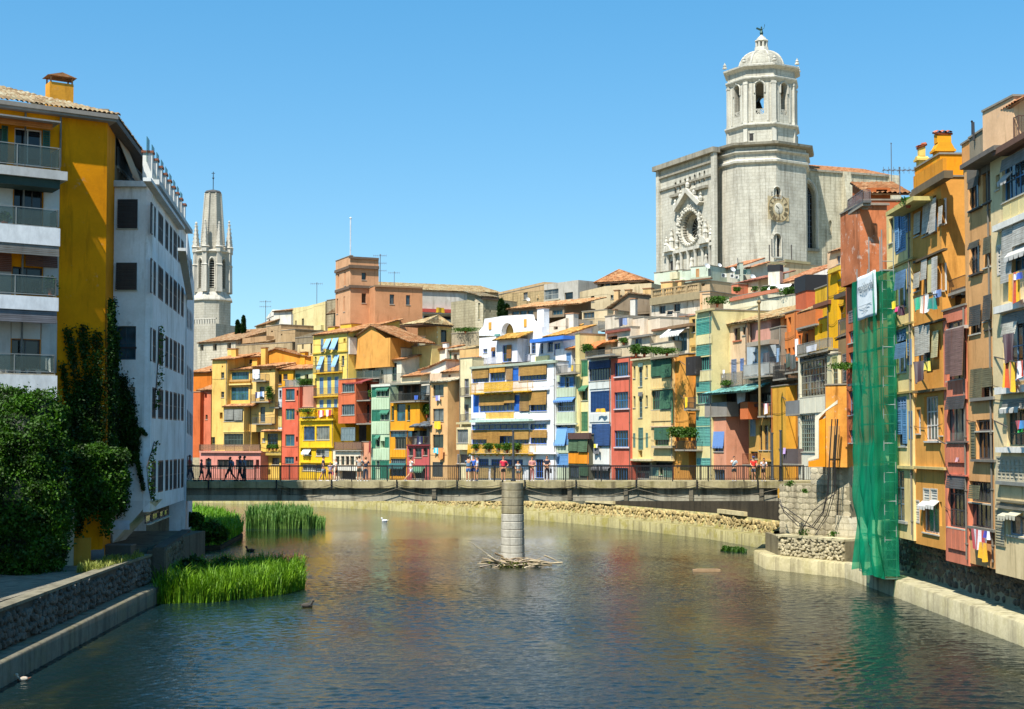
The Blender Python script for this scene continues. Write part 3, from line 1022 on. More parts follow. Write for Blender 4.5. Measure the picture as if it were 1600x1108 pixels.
# ------------------------------------------------------------------ the houses along the far bank and up the hill
FAR = r'''
@280 520 4.617
H townhouse|plain orange-red house next to the white block, with two tiny windows|house
F 150 230 412 900 a5 8 DB7350
r 120 236 414 372 4
w 183 437 200 470 d
w 190 592 205 625 c 8A7A60 1 1
F 96 152 428 900 a4 6 D4662F
H townhouse|orange gable wall above the tiled lean-to by the white block|house
F 70 232 285 430 a10 8 DC7E2E
r 60 240 285 236 6
w 205 258 216 300 d
H townhouse|tall pale yellow house with a plain tower front and three small windows|house
F 235 345 200 900 a4 9 F0CF72
r 228 385 192 164 5
w 302 285 325 328 c 7A6A50 1 2
w 302 425 325 467 c 7A6A50 1 2
w 292 575 313 620 d
w 232 752 258 850 c 8A8A50 1 2
w 308 238 316 250 d
F 345 522 262 900 a5 9 F0CB68
r 345 700 262 228 7
w 377 270 503 340 t 2F6A55 6 1
l 352 338 512 352 C89A58 .3
l 352 366 516 377 E8C878 .4
w 373 392 500 487 t 3E6A50 5 2
c 376 112 408 246 ECC060 1
c 590 104 622 226 ECC060 2
B 318 530 466 850 1.2 F3D57E
t 306 514 522 532 C88A5C 1.6
w 322 548 460 638 c 8A8A78 4 1
b 325 552 392 628 9A9A90 1.35
b 396 552 456 632 9A9A90 1.35
w 322 728 462 812 c 5A6A60 6 2
l 316 712 468 718 E8C878 1.3
F 345 560 180 300 a9 7 EEC05A
r 405 590 176 138 6
w 432 182 455 226 c 5A4A40 1 1
w 502 180 526 224 c 5A4A40 1 1
c 348 112 376 180 F0CF72 2
H townhouse|yellowish house with three stacked iron balconies hung with washing|house
F 522 690 246 715 a5 8 EAC878
r 520 690 244 218 6
w 537 280 585 345 c 4A5A60 2 2
w 580 390 616 482 c 3A5A58 1 2
w 585 535 620 642 c 5A6A70 1 2
w 650 252 664 275 d
k 525 300 622 345 6A6A66 .9 r
k 520 445 646 496 55564E .9 r
k 525 610 668 655 6A6A66 .9 r
f 530 265 578 330 .9|ECECEE|white sheet drying on the topmost balcony of the yellowish house|laundry
f 548 428 582 470 .95|2A3A6A,E6E6EA|dark blue and white washing on the middle iron balcony|laundry
f 586 424 612 462 .95|7A9AC8,F0F0F0|pale blue washing on the middle iron balcony beside the dark blue|laundry
v 632 385 668 500 .8|climbing green plant beside the middle iron balcony of the yellowish house
F 540 690 660 860 a7 7 A8805A
H townhouse|slim pale blue house strip with tall blue balcony doors|house
F 676 742 398 712 a6 8 D6DDE4
w 684 405 712 535 k 7A9AC0 2 3
w 680 545 708 680 k 7A9AC0 2 3
w 722 415 738 470 c 6A7A8A 1 2
p 715 555 740 680 D9C878 2
k 650 500 720 538 4A4A48 .8 r
H townhouse|small yellow bay on a shaded base with flower pots under its grid window|house
F 588 738 712 1060 a4 8 E9C860
w 598 760 622 790 k D0D0C8 1 1
w 637 728 712 822 c 4A6A7A 3 3
l 584 868 736 884 B79A48 .7
k 625 822 730 866 C8A848 .6 r
v 634 806 664 850 .75|leftmost potted plant hanging below the grid window of the yellow bay
v 662 806 686 850 .75|middle potted plant hanging below the grid window of the yellow bay
v 690 806 712 850 .75|right potted plant hanging below the grid window of the yellow bay
w 668 902 722 950 c 4A3A30 2 1
t 584 700 742 712 C88A5C .8
H townhouse|ochre top storey under a long tiled roof with two small windows|house
F 684 822 262 400 a6 8 EBB636
r 678 968 264 220 6
w 707 300 740 372 c 8A6A58 2 1
w 750 298 782 338 c 8A6A58 2 1
F 822 966 258 400 a6.5 8 C6C79A
w 840 296 875 356 L 3E6A5A 2 1
w 905 300 932 330 d
p 880 330 955 382 7A4A3A 3
k 762 340 868 390 8A8A88 1.2 m
v 872 330 960 395 1|dark green creeper on the roof terrace behind the red house
c 735 130 790 180 D9A48C 5
c 872 136 906 180 EBB636 3
F 560 965 175 260 a11 7 E0A43C
g 560 176 700 118 940 180
H townhouse|low dusty pink house with a railed roof terrace behind the shaded walkers|house
F 150 590 862 1075 a1.8 6 DB8A78
w 275 915 385 975 c 6A5A50 3 1
w 408 916 536 975 c 6A5A50 4 1
w 190 910 232 975 c 6A5A50 1 1
w 553 915 576 980 d
l 146 852 592 866 C98A74 .3
k 150 806 588 852 8A6A50 -.2 m
H townhouse|coral red house with four greenish windows in a column|house
F 742 868 392 1060 a3 9 DE6244
w 768 405 833 488 t 6A7A60 2 1
w 768 548 833 628 t 8A9A68 3 1
w 765 733 832 818 t 7A8A68 2 1
w 762 895 828 945 t 7A8A80 3 1
w 847 415 861 456 d
w 847 563 861 596 d
w 842 750 856 786 d
w 840 893 854 926 d
l 765 486 836 492 D9B8A0 .1
H townhouse|plain dusky pink upper wall between the coral house and the shuttered house|house
F 868 968 384 560 a4 8 C98A70
l 868 530 968 536 C99A80 .1
H townhouse|bright lemon yellow low house with blue barred windows and ledges|house
F 868 1112 545 1060 a3 9 F6D02A
k 872 545 978 606 E8C428 .4 s
w 897 675 978 775 c 3A6AA0 8 1
w 988 673 1085 773 c A8A898 8 1
w 893 838 955 886 c C8C8C0 2 1
a 896 838 952 868 E8E8E4 .5
w 985 838 1080 890 k C8C8C0 3 1
s 1052 838 1082 890 9A9A90 1
w 888 950 985 996 k C8C8C0 3 1
w 985 950 1040 1000 c 5A5A58 2 1
l 864 622 1110 634 E0B820 .35
l 864 822 1110 830 E0B820 .3
l 864 932 1110 940 E0B820 .3
v 880 548 980 585 .5|trailing green plants along the yellow parapet beside the flags
f 1000 560 1046 608 .45|D03A30,F0F0F0,D03A30|red and white cloth hung over the lemon yellow parapet|cloth
f 1056 556 1100 600 .45|E8E8E8,C84038|pale cloth with a red end on the lemon yellow parapet|cloth
@500 380 3.693
H townhouse|tall pale yellow house with blue shutters, awning flaps and three iron balcony rows|house
F -42 162 520 985 a5 10 F2DC72
r -48 172 522 480 9
w 5 553 20 622 L 6A8AA8 1 1
w 38 553 62 612 L 6A8AA8 1 1
w 78 548 105 616 L 6A8AA8 1 1
w 135 550 147 576 d
w -2 652 20 745 L 6A8AA8 1 2
w 43 648 65 742 L 6A8AA8 1 2
w 85 645 107 740 L 6A8AA8 1 2
w 124 650 140 706 c 7A7A70 1 2
w -2 775 20 870 L 6A8AA8 1 2
w 43 772 65 868 L 6A8AA8 1 2
w 85 770 107 866 L 6A8AA8 1 2
w -2 905 20 968 L 6A8AA8 1 2
w 40 903 64 965 L 6A8AA8 1 2
w 82 900 100 960 L 6A8AA8 1 2
w -30 655 -20 715 c 7A7A70 1 2
w -30 780 -20 840 c 7A7A70 1 2
w -30 905 -20 960 c 7A7A70 1 2
a 36 552 64 600 8AB0D0 .7
a 74 547 106 604 8AB0D0 .7
a 0 655 24 720 8AB0D0 .7
a 84 645 110 705 8AB0D0 .7
l -44 626 158 634 C8A838 .15
k -40 700 112 745 6A6A60 .6 y
k -40 835 105 882 6A6A60 .6 y
k 2 590 20 622 6A6A60 .3 r
c 118 463 180 500 F0D050 4
c 45 480 85 510 F0D050 5
F 162 171 545 640 a5 10 DDD8CC
F 186 404 556 720 a7 4 E2AE56
g 186 556 298 478 520 572
H townhouse|cream house with small dark windows and a glass-railed terrace above the orange house|house
F 152 352 652 790 a9 8 E9E4D3
r 150 245 668 628 4
r 245 350 640 606 5
w 218 692 234 775 c 4A4A48 1 2
w 277 683 318 738 c 5A5A58 4 2
w 180 697 192 722 d
k 115 738 350 782 A8A89A 1.0 G
F 340 470 676 810 a8 8 E8E2C8
r 336 472 676 652 4
w 415 690 443 795 c 2F6A52 1 3
k 340 755 470 805 6A6A62 .8 r
F 358 470 610 680 a10 8 EAE2C6
c 385 550 430 612 E9DCC0 1
F 470 645 596 830 a13 10 DCCB82
c 520 535 565 600 EBDCB0 1
H townhouse|lean-to of rough clay tiles below the big olive wall|house
F 466 582 768 810 a6 6 E8DCB4
r 462 584 768 726 5
H townhouse|orange house with barred windows beside a stack of open red-slabbed balconies|house
F 105 205 785 1040 a3 9 DD6E42
w 126 807 200 860 c 8AA0A0 7 1
w 124 930 200 992 c 8AA0A0 7 1
w 122 1064 202 1140 L 7A8A8A 5 2
F 205 297 800 1040 a6 8 B0482E
w 208 810 250 905 d
w 262 810 285 900 c 5A3A30 1 2
w 208 925 250 1040 d
w 262 930 285 1035 c 5A3A30 1 2
w 208 1050 250 1150 d
k 205 855 296 905 5A4440 1.6 r
k 205 985 296 1040 5A4440 1.6 r
a 206 784 306 800 8A2A24 1.8
v 284 848 300 905 1.7|small green plant at the end of the upper red balcony
@500 540 4.617
H townhouse|cream ground storey with four narrow dark windows under the orange house|house
F 95 306 757 1010 a2.6 9 EBDDC2
w 113 798 140 862 c 6A5A48 1 1
w 150 798 176 862 c 6A5A48 1 1
w 184 798 210 862 c 6A5A48 1 1
w 217 798 246 862 c 6A5A48 1 1
w 256 800 276 862 d
k 100 696 300 754 8A6A58 .3 m
w 140 905 260 965 d
l 96 872 305 902 F2EAD8 .5
F 306 366 695 1010 a2.8 9 D9936E
f 352 690 366 780 .4|8A2A26|dark red cloth at the edge of the peach wall by the green house|cloth
H townhouse|pale green house with dark green louvred bands and boarded panels|house
F 370 502 282 1010 a3 9 BFD3B0
p 372 378 500 462 C0D4B2 7
p 372 552 500 640 C0D4B2 7
p 372 744 500 826 C0D4B2 7
w 374 302 408 372 L 2E7458 1 1
w 410 318 436 366 c 2E7458 2 1
w 440 318 466 366 c 2E7458 2 1
w 468 318 498 366 c 2E7458 2 1
a 408 300 500 318 2E7458 .35
w 374 468 436 545 L 2E7458 2 1
w 438 490 464 536 c 2E7458 2 1
w 466 488 498 536 c 2E7458 2 1
a 436 466 500 486 2E7458 .35
w 374 646 402 742 L 2E7458 1 1
w 403 672 432 732 c 2E7458 1 1
w 436 688 466 736 d
w 468 660 498 736 L 2E7458 1 1
a 402 646 434 668 2E7458 .4
w 374 832 402 965 L 2E7458 1 2
w 404 832 430 880 c 2E7458 1 1
w 432 832 498 960 L 2E7458 3 2
l 368 280 504 296 D8D8C8 .2
H townhouse|amber house with a deep shaded loggia above three slim windows|house
F 508 720 400 615 a3 9 EDB02C
w 552 420 616 545 t 2E6A58 1 2
w 514 436 534 540 c 3A6A50 1 2
w 630 430 650 540 c 3A6A50 1 2
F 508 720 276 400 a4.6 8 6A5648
w 520 285 600 398 d
w 606 285 655 398 d
w 662 285 716 398 d
k 508 345 718 402 5A5A52 1.5 r
l 506 268 722 280 8A8A78 1.6
f 678 360 708 392 1.6|2A5AB8|bright blue tub cloth on the shaded loggia rail|laundry
F 504 628 616 1010 a2.8 8 EEB02A
p 506 750 624 808 F0B22C 6
w 506 618 656 660 t 2E5A68 5 1
w 540 660 624 746 c 7A7A6A 4 1
w 508 816 622 858 c 8AA0A0 8 1
a 506 848 622 880 1E5A58 .6
w 508 880 620 940 t 1E4A48 4 1
p 506 944 622 966 EAB23A 6
H townhouse|narrow white house with small balconies and climbing green plants|house
F 724 792 260 620 a5 8 E6E2D4
w 752 372 786 520 d
k 724 290 790 350 A8A8A0 .7 m
v 752 420 790 520 .3|tall climbing plant against the narrow white house
F 724 906 168 262 a8 8 E9E3D4
g 724 180 800 158 906 110
F 792 1008 196 262 a7 8 E6C9AA
r 864 1010 190 122 5
w 926 196 942 228 c 8A3A2A 1 2
H townhouse|small red house with a grey canopied terrace on its roof|house
F 628 788 722 1010 a2.4 8 CB5A58
w 640 740 672 795 c 6A6A58 1 1
w 685 740 733 808 c 6A6A58 2 1
w 745 738 776 793 c 6A6A58 1 1
l 624 714 792 724 7A2A2E .25
w 668 905 755 960 c 4A5A4A 4 1
a 666 872 758 905 4F7A5A .5
k 630 655 786 714 6A5A56 .1 r
F 668 788 590 722 a4 7 8E8E88
w 672 596 702 630 c 5A5A58 1 1
w 720 600 770 700 d
t 640 552 792 586 6F6F70 1.5
f 700 656 742 708 .3|3A4AA8,E8E8F0,3A4AA8|blue cloth with a white centre hung on the red house terrace rail|cloth
f 742 656 764 700 .3|D8C83A,6A3A2A|yellow and brown cloth on the red house terrace rail|cloth
H townhouse|tan house with four big dark windows one above another|house
F 791 921 262 1010 a2.2 4 EBC283
l 788 254 924 264 C8B898 .2
r 790 922 262 232 4 C8B090
w 815 280 892 363 c 4A4A42 2 1
w 815 455 892 547 c 3A3A36 2 1
w 813 642 890 738 c 3A3A36 2 1
w 813 840 887 946 L 4A4A40 2 1
f 832 360 866 400 .3|8A8AC8,D8D8E8|small lilac cloth under the top window of the tan house|laundry
f 826 546 868 600 .3|F0C81E|yellow cloth hanging from the second window of the tan house|laundry
f 822 738 852 778 .3|4AC0D8,D8F0F4,4AC0D8|turquoise towel under the third window of the tan house|towel
f 852 738 888 820 .35|D8904A|long orange towel under the third window of the tan house|towel
@720 470 3.692
H townhouse|pale yellow house with narrow balcony doors left of the white and blue house|house
F -8 66 332 1060 a4.5 8 E9DFB0
w 20 450 46 542 k 8A8AA0 1 2
w 20 598 46 690 k 8A8AA0 1 2
k -4 500 60 548 6A6258 .8 r
k -4 655 60 694 6A6258 .8 r
B -26 730 58 860 .8 EDDDA8
w -22 742 42 820 k 7A7A80 5 1
l -28 700 60 712 C8B888 .85
w -26 885 40 940 k 8A8A92 5 1
F -8 106 280 335 a8 8 DDB67C
r -10 108 332 310 3
v -10 630 30 705 .9|leafy potted plants on the lower balcony of the pale yellow house
v 20 862 62 925 .5|bright green bush in front of the pale yellow house base
H townhouse|white house with blue windows, bamboo blinds, yellow balconies and a scalloped white parapet|house
F 60 546 366 1060 a2.5 9 F4F4F6
l 50 362 548 376 A8B09A .3
w 65 395 162 472 c 2F62B8 5 2
w 165 408 256 466 c 2F62B8 5 1
w 335 372 496 460 c 2F62B8 8 2
b 65 390 160 448 B98F4A .14
b 165 366 254 414 E2A43A .2
b 260 384 300 456 A8875A .12
s 302 390 334 462 2F6AC0 1
b 334 372 494 430 BF944C .15
p 100 470 136 514 ECECF0 2
k 54 470 386 526 E8B01E .8 y
b 135 470 302 522 E9B423 .86
w 72 536 104 646 L 2F6AC0 1 2
w 105 540 312 640 c 2F62B8 9 2
b 106 532 250 604 C1934A .16
b 252 532 312 590 C1934A .2
s 310 545 342 638 2F6AC0 1
w 340 540 398 640 c 2F62B8 3 2
b 340 526 396 636 A8834C .13
w 396 590 496 638 c 2F62B8 5 1
b 396 520 494 600 C1934A .15
l 390 506 502 516 E8E8EA .3
b 145 645 306 680 E9B423 .5
p 60 645 140 680 E8E8EC 4
p 312 645 390 680 E8E8EC 4
l 50 684 392 698 BFD8C8 .9
w 62 712 392 742 t 2F62B8 10 1
w 398 710 496 742 t 2F62B8 4 1
w 62 746 392 826 c 2F62B8 14 2
w 398 746 496 826 c 2F62B8 5 2
b 62 745 152 800 B9893E .15
b 152 745 226 826 B9893E .2
b 226 745 300 780 B9893E .15
b 300 745 392 800 BF944C .18
b 398 745 496 790 C1934A .15
k 38 826 394 882 E8B01E 1.0 y
b 40 834 392 880 E9B01F 1.04
l 392 874 548 884 ECECEE .4
l 50 886 396 896 D8E0EC .5
w 100 912 160 956 t 2F62B8 5 2
w 173 915 358 956 t 2F62B8 12 2
b 50 960 160 1026 B99A62 .06
b 173 962 357 1026 B99A62 .06
w 430 915 476 1022 c 2F62B8 3 3
l 390 680 506 690 E8E8EA .3
v 75 826 104 866 1.15|first green plant hanging from the yellow balcony of the white and blue house
v 140 822 186 872 1.15|second green plant hanging from the yellow balcony, the widest one
v 205 826 234 864 1.15|third green plant hanging from the yellow balcony, a small one
v 246 820 288 880 1.15|fourth green plant hanging from the yellow balcony, the longest one
v 306 820 346 878 1.15|fifth green plant on the yellow balcony, behind the lamp post
F 228 312 118 210 a8.9 .5 BFA256 noroof
F 106 470 198 372 a8 8 F4F4F6 noroof
q .7 F4F4F6 106 202 106 175 130 148 138 104 180 98 240 88 396 78 402 108 425 135 446 148 468 150 468 202 306 202 304 168 296 146 284 132 270 127 254 132 242 148 236 170 234 202
w 128 278 153 301 c 2F62B8 1 1
w 175 268 200 355 c 2F62B8 2 2
b 176 268 198 292 A8702E .1
w 355 262 372 298 c 7A9AB0 1 2
w 390 260 404 300 c A8702E 1 1
B 205 222 326 356 1.6 E6E6F0
w 240 255 292 352 c 2F62B8 2 2
b 266 254 292 332 9A6A30 1.7
t 180 192 328 222 D29A4A 2.4
l 194 192 218 204 6FA59A .3
l 318 180 340 196 6FA59A .3
l 160 124 174 166 D9A03A .1
l 363 106 377 150 D9A03A .1
c 440 40 478 160 F4F4F6 1
k 106 320 400 362 C8C8D0 .5 m
F 400 592 212 365 a7 7 ECEEF4 noroof
r 466 600 204 170 4 D89A50
w 404 232 432 305 c 4A6A9A 2 3
w 458 232 476 305 c 4A6A9A 1 3
w 500 228 532 295 c 4A6A9A 2 3
w 538 245 574 312 c 2F62B8 2 2
l 398 212 592 232 3A7AD8 1.5
l 426 318 500 346 EBDDA0 .3
l 392 346 530 360 BFD8C8 .4
H townhouse|greenish house with blue window bands and drooping blue awning shutters|house
F 546 661 420 1060 a3 8 C6D0B4
w 548 468 572 498 c 5A8AC0 2 1
w 574 440 600 500 L 5A8AC0 1 1
w 602 440 626 500 c 5A8AC0 1 2
w 628 440 658 500 L 5A8AC0 1 1
p 547 502 660 556 C8D4B8 6
w 547 576 660 640 c 8AA4C8 8 2
a 546 556 660 574 5A8AC8 .4
p 547 642 660 706 C8D4B8 6
w 547 716 660 832 c 6A94C0 4 1
a 546 730 612 826 6FA4D8 .35
s 575 735 660 830 6A9ACC 3
w 547 884 620 960 L 6A9ACC 3 1
p 547 836 660 880 C8D4B8 6
k 546 372 660 418 6A6A62 .7 r
l 546 706 664 716 C8CCB8 .25
F 546 640 276 425 a6 7 F0F0F0
w 610 300 636 385 L 6A94C0 1 1
w 660 300 672 330 c 6A94C0 1 1
r 596 700 276 232 5 D98A50
f 636 372 650 408 .2|F0C81E|yellow cloth on the roof terrace of the greenish house|laundry
H townhouse|narrow pale yellow house with green shutters and a tall white chimney pier|house
F 661 686 190 1060 a3.4 6 EBDD9A
F 686 737 342 1060 a3.8 8 EDE2A0
w 690 345 733 436 L 3E7A52 2 1
w 690 510 733 575 c 3E7A52 3 1
a 690 488 734 510 3E7A52 .4
w 690 640 733 752 L 4A7A52 2 2
H townhouse|pale grey house with dark blue glazed galleries on four floors|house
F 737 867 322 1060 a3 9 E2E4DE
l 730 312 868 334 8A9094 .5
w 738 350 864 460 c 2A4A7A 8 1
b 738 346 864 392 34507E .12
p 742 470 862 508 DDE0DA 3
w 750 520 864 640 L 22406E 6 1
p 742 650 862 700 DDE0DA 1
w 756 710 864 840 L 2A4A78 5 1
b 780 712 862 836 34568A .14
p 738 846 862 944 E6E6DE 1
w 738 958 864 1030 t 2A4A68 6 1
a 736 950 866 968 5A5A5A .4
f 784 622 830 642 .5|F0B81E|orange-yellow cloth on the second floor sill of the pale grey house|cloth
f 766 826 790 850 .5|E8D83A,F0F0F0|yellow and white cloth below the lower gallery of the pale grey house|cloth
f 764 846 800 886 .35|6A6A6C|grey cloth hanging on the pale grey house below the yellow and white cloth|laundry
F 720 868 250 330 a7 7 C8B088 noroof
r 716 870 250 205 5 D98A50
w 745 258 832 318 d
a 740 236 836 262 D8702E 1.2
k 716 285 862 318 6A6A62 3.4 r
v 712 250 745 318 3|dark potted shrub on the roof terrace above the dark blue galleries
H townhouse|small box bay with a dark flat top, green blinds and an orange panel|house
F 620 738 772 1060 a1.8 5 6A6A58
l 616 762 740 798 5A4038 .3
w 622 798 732 870 d
b 622 796 676 868 5F7A58 .1
b 678 796 732 872 5F7A58 .14
p 621 876 736 940 EDA42A 4
w 622 948 680 1030 c 3A4A3A 2 1
b 684 946 734 1010 4A6A4A .1
'''
